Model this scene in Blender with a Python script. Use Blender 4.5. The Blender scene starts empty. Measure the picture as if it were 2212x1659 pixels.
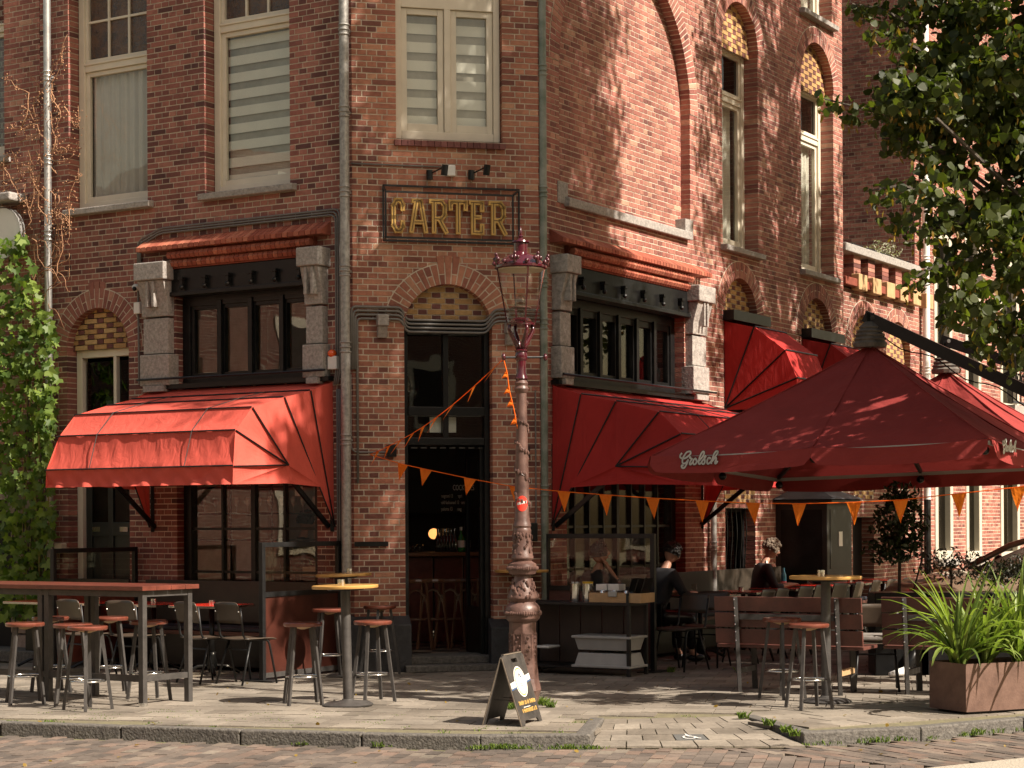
import bpy, bmesh, math, random
from mathutils import Vector, Matrix
R = random.Random(7)
PI = math.pi
sc = bpy.context.scene
col = sc.collection
# ---------------------------------------------------------------- camera, sky, sun, exposure
FPX, CX, CY, HY, CAMZ, ROLL = 4148.0, 1106.0, 829.5, 1123.5, 1.6, -0.0055
cam_d = bpy.data.cameras.new('camera'); cam = bpy.data.objects.new('camera', cam_d); col.objects.link(cam)
cam_d.sensor_width = 36.0; cam_d.lens = 36.0 * FPX / 2212.0
cam_d.shift_y = (HY - CY) / 2212.0; cam_d.clip_end = 600.0
c_r = Vector((math.cos(ROLL), 0, math.sin(ROLL))); c_u = Vector((-math.sin(ROLL), 0, math.cos(ROLL))); c_f = Vector((0, 1, 0))
mw = Matrix.Identity(4)
for i in range(3):
    mw[i][0] = c_r[i]; mw[i][1] = c_u[i]; mw[i][2] = -c_f[i]
mw[0][3] = 0; mw[1][3] = 0; mw[2][3] = CAMZ
cam.matrix_world = mw
sc.camera = cam
SUN = Vector((.842, -.539, .97)).normalized()
world = bpy.data.worlds.new("World"); sc.world = world; world.use_nodes = True
wn = world.node_tree; bg = wn.nodes['Background']
sky = wn.nodes.new('ShaderNodeTexSky'); sky.sky_type = 'NISHITA'; sky.sun_disc = False
sky.sun_elevation = math.asin(SUN.z); sky.sun_rotation = math.atan2(SUN.x, SUN.y)
sky.air_density = 1.6; sky.dust_density = 3.0; sky.ozone_density = 0.6
wt = wn.nodes.new('ShaderNodeVectorMath'); wt.operation = 'MULTIPLY'; wt.inputs[1].default_value = (1.14, .95, .76); wn.links.new(sky.outputs[0], wt.inputs[0]); wn.links.new(wt.outputs[0], bg.inputs[0]); bg.inputs[1].default_value = 0.066
sd = bpy.data.lights.new('sun', 'SUN'); sd.energy = 5.0; sd.angle = math.radians(0.55); sd.color = (1, .895, .77)
sun = bpy.data.objects.new('sun', sd); col.objects.link(sun)
sun.rotation_euler = SUN.to_track_quat('Z', 'Y').to_euler(); sun.location = (8, 10, 16)
sc.view_settings.view_transform = 'Standard'; sc.view_settings.look = 'None'
sc.view_settings.exposure = 1.08; sc.view_settings.gamma = 1.0
sc.view_settings.use_curve_mapping = False
sc.cycles.max_bounces = 7; sc.cycles.transparent_max_bounces = 12
sc.cycles.diffuse_bounces = 3; sc.cycles.caustics_reflective = False; sc.cycles.caustics_refractive = False

# ---------------------------------------------------------------- geometry helpers
def V(*a): return Vector(a)
def ray(q, y):
    return c_r * ((q - CX) / FPX) + c_u * (-(y - HY) / FPX) + c_f
def at(q, y, Y):
    return V(0, 0, CAMZ) + ray(q, y) * Y
def gnd(q, y, z=0.0):
    d = ray(q, y); return V(0, 0, CAMZ) + d * ((z - CAMZ) / d.z)
class Fr:
    """an upright plane: origin, unit vector along it, unit outward normal"""
    def __init__(s, o, e, n): s.o = V(*o, 0) if len(o) == 2 else V(*o); s.e = V(e[0], e[1], 0).normalized(); s.n = V(n[0], n[1], 0).normalized()
    def p(s, a, o, z): return s.o + s.e * a + s.n * o + V(0, 0, z)
    def q(s, q, y, o=0.0):
        d = ray(q, y); c = V(0, 0, CAMZ); den = d.dot(s.n)
        t = (s.o + s.n * o - c).dot(s.n) / den; w = c + d * t - s.o
        return w.dot(s.e), w.z
    def s(s, q, y, o=0.0): return s.q(q, y, o)[0]
    def z(s, q, y, o=0.0): return s.q(q, y, o)[1]
    def rot(s): return math.atan2(s.e.y, s.e.x)

def wm(o):
    m = Matrix.Identity(4)
    while o is not None:
        m = o.matrix_basis @ m; o = o.parent
    return m
def tag(o, label=None, cat=None, group=None, kind=None):
    if label: o['label'] = label
    if cat: o['category'] = cat
    if group: o['group'] = group
    if kind: o['kind'] = kind
    return o
def empty(name, loc=(0, 0, 0), rz=0.0, label=None, cat=None, group=None, parent=None):
    o = bpy.data.objects.new(name, None); col.objects.link(o)
    o.location = loc; o.rotation_euler = (0, 0, rz); o.empty_display_size = .1
    o.parent = parent
    return tag(o, label, cat, group)
def kids(o): return [c for c in ALL_CH.get(o.name, [])]
ALL_CH = {}
def link(o, parent=None):
    col.objects.link(o)
    if parent is not None:
        o.parent = parent; ALL_CH.setdefault(parent.name, []).append(o)
    return o
def copy_tree(o, parent=None, loc=None, rz=None, label=None, group=None):
    c = o.copy(); link(c, parent)
    if loc is not None: c.location = loc
    if rz is not None: c.rotation_euler[2] = rz
    if label: c['label'] = label
    if group: c['group'] = group
    for ch in kids(o): copy_tree(ch, c)
    return c

class MB:
    def __init__(s): s.v = []; s.f = []; s.t = []; s.tone = 0.5; s.use = False
    def quad(s, *p):
        i = len(s.v); s.v += [Vector(a) for a in p]; s.f.append(tuple(range(i, i + len(p)))); s.t.append(s.tone); return s
    def hexa(s, p):
        i = len(s.v); s.v += p
        for f in ((0, 3, 2, 1), (4, 5, 6, 7), (0, 1, 5, 4), (1, 2, 6, 5), (2, 3, 7, 6), (3, 0, 4, 7)):
            s.f.append(tuple(i + k for k in f)); s.t.append(s.tone)
        return s
    def box(s, x0, x1, y0, y1, z0, z1):
        return s.hexa([V(x0, y0, z0), V(x1, y0, z0), V(x1, y1, z0), V(x0, y1, z0), V(x0, y0, z1), V(x1, y0, z1), V(x1, y1, z1), V(x0, y1, z1)])
    def fbox(s, fr, a0, a1, o0, o1, z0, z1):
        return s.hexa([fr.p(a0, o0, z0), fr.p(a1, o0, z0), fr.p(a1, o1, z0), fr.p(a0, o1, z0), fr.p(a0, o0, z1), fr.p(a1, o0, z1), fr.p(a1, o1, z1), fr.p(a0, o1, z1)])
    def bar(s, p, q, w, h=None, up=V(0, 0, 1)):
        p = Vector(p); q = Vector(q); h = h or w; d = (q - p).normalized()
        if abs(d.dot(up)) > .97: up = V(1, 0, 0) if abs(d.x) < .9 else V(0, 1, 0)
        a = d.cross(up).normalized() * w / 2; b = a.cross(d).normalized() * h / 2
        return s.hexa([p - a - b, p + a - b, p + a + b, p - a + b, q - a - b, q + a - b, q + a + b, q - a + b])
    def tube(s, pts, r, n=6, cap=True, rs=None):
        pts = [Vector(p) for p in pts]; i0 = len(s.v); prev = None
        for k, p in enumerate(pts):
            d = (pts[min(k + 1, len(pts) - 1)] - pts[max(k - 1, 0)])
            d = d.normalized() if d.length > 1e-9 else V(0, 0, 1)
            if prev is None:
                u = V(0, 0, 1) if abs(d.z) < .9 else V(1, 0, 0)
                a = d.cross(u).normalized()
            else:
                a = (prev - d * prev.dot(d)); a = a.normalized() if a.length > 1e-6 else d.cross(V(0, 0, 1)).normalized()
            prev = a; b = d.cross(a); rr = rs[k] if rs else r
            for j in range(n):
                t = 2 * PI * j / n; s.v.append(p + a * (math.cos(t) * rr) + b * (math.sin(t) * rr))
        for k in range(len(pts) - 1):
            for j in range(n):
                a0 = i0 + k * n + j; a1 = i0 + k * n + (j + 1) % n
                s.f.append((a0, a1, a1 + n, a0 + n)); s.t.append(s.tone)
        if cap:
            s.f.append(tuple(i0 + j for j in reversed(range(n)))); s.t.append(s.tone)
            e = i0 + (len(pts) - 1) * n; s.f.append(tuple(e + j for j in range(n))); s.t.append(s.tone)
        return s
    def lathe(s, c, prof, n=20, ax=None):
        c = Vector(c); i0 = len(s.v)
        for r, z in prof:
            for j in range(n):
                t = 2 * PI * j / n; s.v.append(c + V(r * math.cos(t), r * math.sin(t), z))
        for k in range(len(prof) - 1):
            for j in range(n):
                a0 = i0 + k * n + j; a1 = i0 + k * n + (j + 1) % n
                s.f.append((a0, a1, a1 + n, a0 + n)); s.t.append(s.tone)
        if prof[0][0] > 1e-4: s.f.append(tuple(i0 + j for j in reversed(range(n)))); s.t.append(s.tone)
        if prof[-1][0] > 1e-4:
            e = i0 + (len(prof) - 1) * n; s.f.append(tuple(e + j for j in range(n))); s.t.append(s.tone)
        return s
    def prism(s, poly, vec):
        poly = [Vector(p) for p in poly]; vec = Vector(vec); i = len(s.v); n = len(poly)
        s.v += poly + [p + vec for p in poly]
        s.f.append(tuple(reversed(range(i, i + n)))); s.f.append(tuple(range(i + n, i + 2 * n))); s.t += [s.tone] * 2
        for k in range(n):
            s.f.append((i + k, i + (k + 1) % n, i + n + (k + 1) % n, i + n + k)); s.t.append(s.tone)
        return s
    def grid(s, fn, nu, nv):
        i0 = len(s.v)
        for a in range(nu + 1):
            for b in range(nv + 1): s.v.append(Vector(fn(a / nu, b / nv)))
        for a in range(nu):
            for b in range(nv):
                k = i0 + a * (nv + 1) + b; s.f.append((k, k + nv + 1, k + nv + 2, k + 1)); s.t.append(s.tone)
        return s
    def ball(s, c, r, n=12, m=8, sz=(1, 1, 1)):
        c = Vector(c); i0 = len(s.v)
        for a in range(m + 1):
            th = PI * a / m
            for b in range(n):
                t = 2 * PI * b / n
                s.v.append(c + V(r * sz[0] * math.sin(th) * math.cos(t), r * sz[1] * math.sin(th) * math.sin(t), r * sz[2] * math.cos(th)))
        for a in range(m):
            for b in range(n):
                k = i0 + a * n + b; k2 = i0 + a * n + (b + 1) % n
                s.f.append((k, k + n, k2 + n, k2)); s.t.append(s.tone)
        return s
    def mesh(s, name, mat=None, smooth=False, inv=None, mats=None):
        me = bpy.data.meshes.new(name)
        vs = [inv @ v for v in s.v] if inv else s.v
        me.from_pydata([tuple(v) for v in vs], [], s.f)
        if mat: me.materials.append(mat)
        if s.use:
            a = me.attributes.new('tone', 'FLOAT', 'FACE'); a.data.foreach_set('value', s.t)
        if smooth: me.shade_smooth() if hasattr(me, 'shade_smooth') else None
        me.update(); return me
    def build(s, name, mat, parent=None, world=True, smooth=False, bevel=0.0, fix=True, auto=None):
        inv = wm(parent).inverted() if (parent is not None and world) else None
        me = s.mesh(name, mat, smooth, inv)
        if fix and len(s.f) < 6000:
            bm = bmesh.new(); bm.from_mesh(me); bmesh.ops.recalc_face_normals(bm, faces=bm.faces); bm.to_mesh(me); bm.free()
            if smooth: me.shade_smooth()
        if smooth and auto:
            try: me.set_sharp_from_angle(angle=math.radians(auto))
            except Exception: pass
        o = bpy.data.objects.new(name, me); link(o, parent)
        if bevel > 0:
            b = o.modifiers.new('bevel', 'BEVEL'); b.width = bevel; b.segments = 2; b.limit_method = 'ANGLE'; b.angle_limit = math.radians(40)
        return o

# ---------------------------------------------------------------- materials
def nodes(name):
    m = bpy.data.materials.new(name); m.use_nodes = True; t = m.node_tree
    return m, t, t.nodes['Principled BSDF'], t.nodes, t.links
def rgb(c): return (c[0], c[1], c[2], 1)
def M(name, c, rough=.6, metal=0, var=.18, scale=6.0, bump=.1, bscale=60.0, spec=.5, coat=0, c2=None, stretch=None, dirt=0):
    m, t, p, N, L = nodes(name)
    tc = N.new('ShaderNodeTexCoord'); mp = N.new('ShaderNodeMapping'); L.new(tc.outputs['Object'], mp.inputs[0])
    if stretch: mp.inputs['Scale'].default_value = stretch
    nz = N.new('ShaderNodeTexNoise'); nz.inputs['Scale'].default_value = scale; nz.inputs['Detail'].default_value = 6; nz.inputs['Roughness'].default_value = .65
    L.new(mp.outputs[0], nz.inputs['Vector'])
    mx = N.new('ShaderNodeMix'); mx.data_type = 'RGBA'
    lo = [max(0, x * (1 - var)) for x in c]; hi = list(c2) if c2 else [min(1, x * (1 + var)) for x in c]
    mx.inputs[6].default_value = rgb(lo); mx.inputs[7].default_value = rgb(hi)
    mr = N.new('ShaderNodeMapRange'); mr.inputs[1].default_value = .3; mr.inputs[2].default_value = .7; L.new(nz.outputs[0], mr.inputs[0])
    L.new(mr.outputs[0], mx.inputs[0]); L.new(mx.outputs[2], p.inputs['Base Color'])
    p.inputs['Roughness'].default_value = rough; p.inputs['Metallic'].default_value = metal
    p.inputs['Specular IOR Level'].default_value = spec; p.inputs['Coat Weight'].default_value = coat
    if bump:
        n2 = N.new('ShaderNodeTexNoise'); n2.inputs['Scale'].default_value = bscale; n2.inputs['Detail'].default_value = 4
        L.new(mp.outputs[0], n2.inputs['Vector'])
        b = N.new('ShaderNodeBump'); b.inputs['Strength'].default_value = bump; b.inputs['Distance'].default_value = .01
        L.new(n2.outputs[0], b.inputs['Height']); L.new(b.outputs[0], p.inputs['Normal'])
    return m
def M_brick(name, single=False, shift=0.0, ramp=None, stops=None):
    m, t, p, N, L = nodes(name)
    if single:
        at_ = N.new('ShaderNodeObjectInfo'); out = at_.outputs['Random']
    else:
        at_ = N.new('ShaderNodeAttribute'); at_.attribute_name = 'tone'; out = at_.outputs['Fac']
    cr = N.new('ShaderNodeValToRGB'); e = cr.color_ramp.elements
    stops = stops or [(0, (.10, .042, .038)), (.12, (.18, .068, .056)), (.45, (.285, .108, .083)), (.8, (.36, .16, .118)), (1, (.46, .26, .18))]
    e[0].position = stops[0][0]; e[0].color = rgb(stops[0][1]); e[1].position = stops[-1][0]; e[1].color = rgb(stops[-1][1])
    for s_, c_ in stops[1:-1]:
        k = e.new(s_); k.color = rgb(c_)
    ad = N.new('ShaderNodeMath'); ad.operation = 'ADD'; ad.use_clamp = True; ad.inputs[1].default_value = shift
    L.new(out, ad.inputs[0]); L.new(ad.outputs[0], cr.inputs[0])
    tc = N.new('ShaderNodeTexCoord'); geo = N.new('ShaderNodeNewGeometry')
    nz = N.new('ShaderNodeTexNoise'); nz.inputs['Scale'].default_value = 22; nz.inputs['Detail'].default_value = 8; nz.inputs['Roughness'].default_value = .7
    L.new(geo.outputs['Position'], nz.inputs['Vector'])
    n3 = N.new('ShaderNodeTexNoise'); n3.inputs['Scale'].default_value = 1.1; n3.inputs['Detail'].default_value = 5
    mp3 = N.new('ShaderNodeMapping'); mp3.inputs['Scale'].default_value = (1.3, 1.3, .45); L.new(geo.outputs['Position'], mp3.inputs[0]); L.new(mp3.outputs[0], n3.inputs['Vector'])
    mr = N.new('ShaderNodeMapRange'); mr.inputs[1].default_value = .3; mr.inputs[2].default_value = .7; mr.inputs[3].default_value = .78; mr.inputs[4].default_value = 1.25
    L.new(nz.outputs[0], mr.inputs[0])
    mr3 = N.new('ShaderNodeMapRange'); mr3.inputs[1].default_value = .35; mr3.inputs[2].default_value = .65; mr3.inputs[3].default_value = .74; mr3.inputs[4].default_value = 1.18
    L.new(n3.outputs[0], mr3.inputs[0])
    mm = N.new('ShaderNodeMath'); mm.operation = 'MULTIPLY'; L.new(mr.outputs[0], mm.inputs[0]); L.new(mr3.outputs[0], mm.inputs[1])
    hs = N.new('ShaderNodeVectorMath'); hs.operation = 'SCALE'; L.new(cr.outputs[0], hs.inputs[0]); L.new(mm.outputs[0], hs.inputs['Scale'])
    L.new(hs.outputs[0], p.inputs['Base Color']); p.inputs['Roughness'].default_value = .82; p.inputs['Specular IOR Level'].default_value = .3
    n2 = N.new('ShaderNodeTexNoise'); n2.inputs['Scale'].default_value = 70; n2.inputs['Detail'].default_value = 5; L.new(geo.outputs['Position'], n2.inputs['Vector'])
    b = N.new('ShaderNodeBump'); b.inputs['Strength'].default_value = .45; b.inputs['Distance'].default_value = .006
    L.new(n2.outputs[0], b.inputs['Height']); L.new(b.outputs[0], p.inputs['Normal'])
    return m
def M_glass(name, tint=(.96, .97, .95), refl=1.0, rough=.01, alpha=.85):
    m = bpy.data.materials.new(name); m.use_nodes = True; t = m.node_tree; N = t.nodes; L = t.links
    for n in list(N): N.remove(n)
    out = N.new('ShaderNodeOutputMaterial'); tr = N.new('ShaderNodeBsdfTransparent'); gl = N.new('ShaderNodeBsdfGlossy'); mx = N.new('ShaderNodeMixShader')
    tr.inputs[0].default_value = rgb(tint); gl.inputs['Roughness'].default_value = rough
    fr = N.new('ShaderNodeLayerWeight'); fr.inputs[0].default_value = .5
    pw = N.new('ShaderNodeMath'); pw.operation = 'POWER'; pw.inputs[1].default_value = 4.5; L.new(fr.outputs['Facing'], pw.inputs[0])
    mul = N.new('ShaderNodeMath'); mul.operation = 'MULTIPLY_ADD'; mul.use_clamp = True; mul.inputs[1].default_value = .9; mul.inputs[2].default_value = .055 * refl
    geo = N.new('ShaderNodeNewGeometry'); nz = N.new('ShaderNodeTexNoise'); nz.inputs['Scale'].default_value = 1.3
    L.new(geo.outputs['Position'], nz.inputs['Vector'])
    b = N.new('ShaderNodeBump'); b.inputs['Strength'].default_value = .12; b.inputs['Distance'].default_value = .02
    L.new(nz.outputs[0], b.inputs['Height']); L.new(b.outputs[0], gl.inputs['Normal'])
    L.new(pw.outputs[0], mul.inputs[0]); L.new(mul.outputs[0], mx.inputs[0]); L.new(tr.outputs[0], mx.inputs[1]); L.new(gl.outputs[0], mx.inputs[2]); L.new(mx.outputs[0], out.inputs[0])
    return m
def M_leaf(name, c1, c2, trans=.35, rough=.5, scale=3.0):
    m, t, p, N, L = nodes(name)
    at_ = N.new('ShaderNodeAttribute'); at_.attribute_name = 'tone'
    mx = N.new('ShaderNodeMix'); mx.data_type = 'RGBA'; mx.inputs[6].default_value = rgb(c1); mx.inputs[7].default_value = rgb(c2)
    L.new(at_.outputs['Fac'], mx.inputs[0]); L.new(mx.outputs[2], p.inputs['Base Color']); p.inputs['Roughness'].default_value = rough
    p.inputs['Specular IOR Level'].default_value = .35
    tl = N.new('ShaderNodeBsdfTranslucent'); ms = N.new('ShaderNodeMixShader'); ms.inputs[0].default_value = trans
    sc_ = N.new('ShaderNodeVectorMath'); sc_.operation = 'MULTIPLY'; sc_.inputs[1].default_value = (1.5, 1.7, .6); L.new(mx.outputs[2], sc_.inputs[0]); L.new(sc_.outputs[0], tl.inputs[0])
    L.new(p.outputs[0], ms.inputs[1]); L.new(tl.outputs[0], ms.inputs[2]); L.new(ms.outputs[0], N['Material Output'].inputs[0])
    return m
def M_cloth(name, c, trans=.18, bump=.25, fold=None):
    m = M(name, c, rough=.8, var=.12, scale=2.5, bump=0, spec=.25)
    t = m.node_tree; N = t.nodes; L = t.links; p = N['Principled BSDF']
    geo = N.new('ShaderNodeNewGeometry')
    n1 = N.new('ShaderNodeTexNoise'); n1.inputs['Scale'].default_value = 5; n1.inputs['Detail'].default_value = 3; n1.inputs['Distortion'].default_value = 1.2
    mp = N.new('ShaderNodeMapping'); mp.inputs['Scale'].default_value = fold or (1.6, 1.6, .5); L.new(geo.outputs['Position'], mp.inputs[0]); L.new(mp.outputs[0], n1.inputs['Vector'])
    b = N.new('ShaderNodeBump'); b.inputs['Strength'].default_value = bump; b.inputs['Distance'].default_value = .05; L.new(n1.outputs[0], b.inputs['Height']); L.new(b.outputs[0], p.inputs['Normal'])
    tl = N.new('ShaderNodeBsdfTranslucent'); tl.inputs[0].default_value = rgb([min(1, x * 1.3) for x in c]); ms = N.new('ShaderNodeMixShader'); ms.inputs[0].default_value = trans
    L.new(p.outputs[0], ms.inputs[1]); L.new(tl.outputs[0], ms.inputs[2]); L.new(ms.outputs[0], N['Material Output'].inputs[0])
    return m
def M_emit(name, c, e):
    m, t, p, N, L = nodes(name); p.inputs['Base Color'].default_value = rgb(c); p.inputs['Emission Color'].default_value = rgb(c); p.inputs['Emission Strength'].default_value = e; return m

m_brick = M_brick('brick_clay'); m_brick1 = M_brick('brick_clay_single', True)
OR_ST = [(0, (.15, .06, .048)), (.15, (.26, .10, .07)), (.5, (.37, .155, .10)), (.8, (.43, .20, .125)), (1, (.48, .27, .17))]
m_brickc = M_brick('brick_clay_corner', stops=OR_ST); m_brickc1 = M_brick('brick_clay_corner_single', True, stops=OR_ST)
m_orange = M_brick('glazed_red_brick', stops=[(0, (.25, .065, .04)), (.5, (.34, .10, .06)), (1, (.42, .15, .09))])
m_yel = M_brick('yellow_brick', True, stops=[(0, (.42, .24, .10)), (.5, (.49, .30, .13)), (1, (.55, .37, .18))])
m_pur = M_brick('purple_brick', True, stops=[(0, (.13, .05, .045)), (1, (.2, .08, .07))])
m_road = M_brick('road_clinker', stops=[(0, (.085, .07, .06)), (.3, (.115, .095, .08)), (.6, (.14, .112, .092)), (.85, (.165, .115, .09)), (1, (.18, .155, .125))])
m_road1 = M_brick('road_clinker_single', True, stops=[(0, (.085, .07, .06)), (.3, (.115, .095, .08)), (.6, (.14, .112, .092)), (.85, (.165, .115, .09)), (1, (.18, .155, .125))])
PV = [(0, (.15, .128, .102)), (.4, (.185, .16, .13)), (.7, (.21, .183, .148)), (1, (.235, .205, .168))]
m_pave = M_brick('paving_slab', stops=PV); m_pave1 = M_brick('paving_slab_single', True, stops=PV)
m_mortar = M('mortar', (.56, .48, .38), .9, var=.2, scale=9, bump=.4, bscale=120)
m_joint = M('joint_sand', (.15, .125, .085), .95, var=.3, scale=12, c2=(.17, .155, .08), bump=.5)
m_cream = M('cream_paint', (.68, .61, .49), .42, var=.06, scale=5, bump=.04)
m_black = M('black_paint', (.009, .009, .009), .3, var=.4, scale=9, bump=.08, bscale=30, spec=.28)
m_blackm = M('black_steel', (.012, .012, .012), .42, metal=.0, spec=.35, var=.4, scale=14, bump=.1)
m_steel = M('raw_steel', (.062, .057, .053), .5, metal=.2, var=.3, scale=11, bump=.1)
m_zinc = M('zinc', (.50, .50, .49), .38, metal=.75, var=.3, scale=7, bump=.06, c2=(.62, .61, .58))
m_dpanel = M('dark_red_panel', (.06, .018, .012), .35, var=.3, scale=4, bump=.05, coat=.2); m_zincd = M('grey_zinc', (.27, .26, .245), .5, metal=.5, var=.3, scale=25, bump=.15, c2=(.42, .40, .37))
m_green = M('green_pipe_paint', (.12, .17, .12), .35, var=.3, scale=5, bump=.05, c2=(.30, .31, .27))
m_granite = M('granite', (.31, .285, .26), .85, var=.4, scale=30, bump=.7, bscale=80, c2=(.42, .385, .35))
m_granr = M('rough_granite', (.30, .275, .25), .9, var=.4, scale=18, bump=1.0, bscale=45, c2=(.44, .40, .36))
m_wood_red = M('red_brown_wood', (.13, .035, .022), .38, var=.35, scale=7, bump=.15, bscale=30, stretch=(1, 1, 1), coat=.15)
m_plank = M('bench_plank_stain', (.10, .038, .030), .45, var=.3, scale=5, bump=.15, c2=(.155, .055, .04))
m_seat = M('stool_seat_wood', (.12, .030, .02), .28, var=.3, scale=9, bump=.05, c2=(.22, .065, .038), coat=.4)
m_oak = M('oak_tabletop', (.52, .30, .09), .35, var=.15, scale=8, bump=.06, coat=.3)
m_crate = M('crate_wood', (.47, .30, .15), .6, var=.2, scale=6, bump=.1)
m_ply = M('dark_plywood', (.062, .045, .031), .4, var=.25, scale=5, bump=.06)
m_red = M_cloth('red_canvas', (.42, .034, .030), .2, .3); m_redlit = M_cloth('sunlit_red_canvas', (.60, .10, .072), .16, .3)  # second red is the same canvas, with the sun's brightness painted into its colour
m_redu = M_cloth('parasol_canvas', (.27, .038, .034), .12, .35, (.7, .7, 1.5))
m_redtop = M('red_tabletop', (.62, .03, .015), .25, var=.1, bump=0, coat=.3)
m_chrome = M('chrome', (.7, .7, .68), .18, metal=1, var=.05, bump=0)
m_gold = M('gold_paint', (.60, .37, .10), .45, var=.15, bump=.08)
m_goldd = M('gold_groove', (.10, .055, .02), .7, var=.1, bump=0)
m_white = M('white_enamel', (.72, .71, .67), .4, var=.06, bump=.02)
m_grey = M('grey_plastic', (.36, .36, .34), .45, var=.08, bump=.03)
m_dark = M('dark_interior', (.012, .010, .009), .8, var=.3, bump=0)
m_room = M('room_wall', (.05, .035, .028), .8, var=.3, bump=0)
m_lampred = M('oxblood_paint', (.055, .006, .011), .22, var=.35, scale=8, bump=.06, coat=.5)
m_lampold = M('faded_oxblood_paint', (.085, .042, .034), .42, var=.3, scale=7, bump=.3, bscale=22, c2=(.155, .088, .07))
m_corten = M('corten_steel', (.12, .060, .040), .7, var=.3, scale=5, bump=.2, c2=(.175, .10, .072))
m_flag = M_cloth('orange_flag', (.85, .21, .02), .45, .05)
m_kerb = M('kerb_granite', (.07, .062, .055), .85, var=.35, scale=30, bump=.9, bscale=55, c2=(.15, .138, .12))
m_glass = M_glass('window_glass'); m_glassd = M_glass('dark_glass', (.32, .30, .27), 1.1)
m_gamber = M_glass('amber_glass', (.30, .17, .05), .6, .25)
m_lglass = M_glass('lantern_glass', (.93, .91, .86), .5)
m_skin = M('skin', (.47, .25, .17), .5, var=.08, bump=.02)
m_curt = M('grey_curtain', (.62, .56, .52), .9, var=.06, bump=.03)
m_blind = M('blind_fabric', (.78, .74, .67), .8, var=.04, bump=.03)
m_sheer = M('sheer_fabric', (.36, .32, .27), .85, var=.2, scale=4, bump=.1)
m_wire = M('grey_conduit', (.15, .14, .13), .45, var=.2, bump=.05)
# ---------------------------------------------------------------- the planes of the corner building
A = V(-1.67, 20.3, 0); cd = V(.972, .233, 0).normalized(); CW = 2.03
B = A + cd * CW; rd = V(.518, .855, 0).normalized(); nR = V(.855, -.518, 0).normalized()
ld = V(-.855, .518, 0).normalized(); nL = V(-.518, -.855, 0).normalized(); nC = V(.233, -.972, 0).normalized()
FL = Fr(A, ld, nL); FC = Fr(A, cd, nC); FR = Fr(B, rd, nR)
FE = Fr(B - nR * .06, rd, nR)
CH = .0622
def op(fr, q0, q1, zb, zt, qy=None, arch=None, d=.22, yq=600):
    s0, s1 = sorted((fr.s(q0, yq), fr.s(q1, yq)))
    o = dict(s0=s0, s1=s1, z0=zb, z1=zt, d=d, c=(s0 + s1) / 2, r=(s1 - s0) / 2, arch=None)
    if arch:
        o['arch'] = arch - o['r']; o['z1'] = o['arch']           # arch = height of the crown of the arch
    return o
def zq(fr, q, y, o=0): return fr.q(q, y, o)[1]
RW = .215
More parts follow.
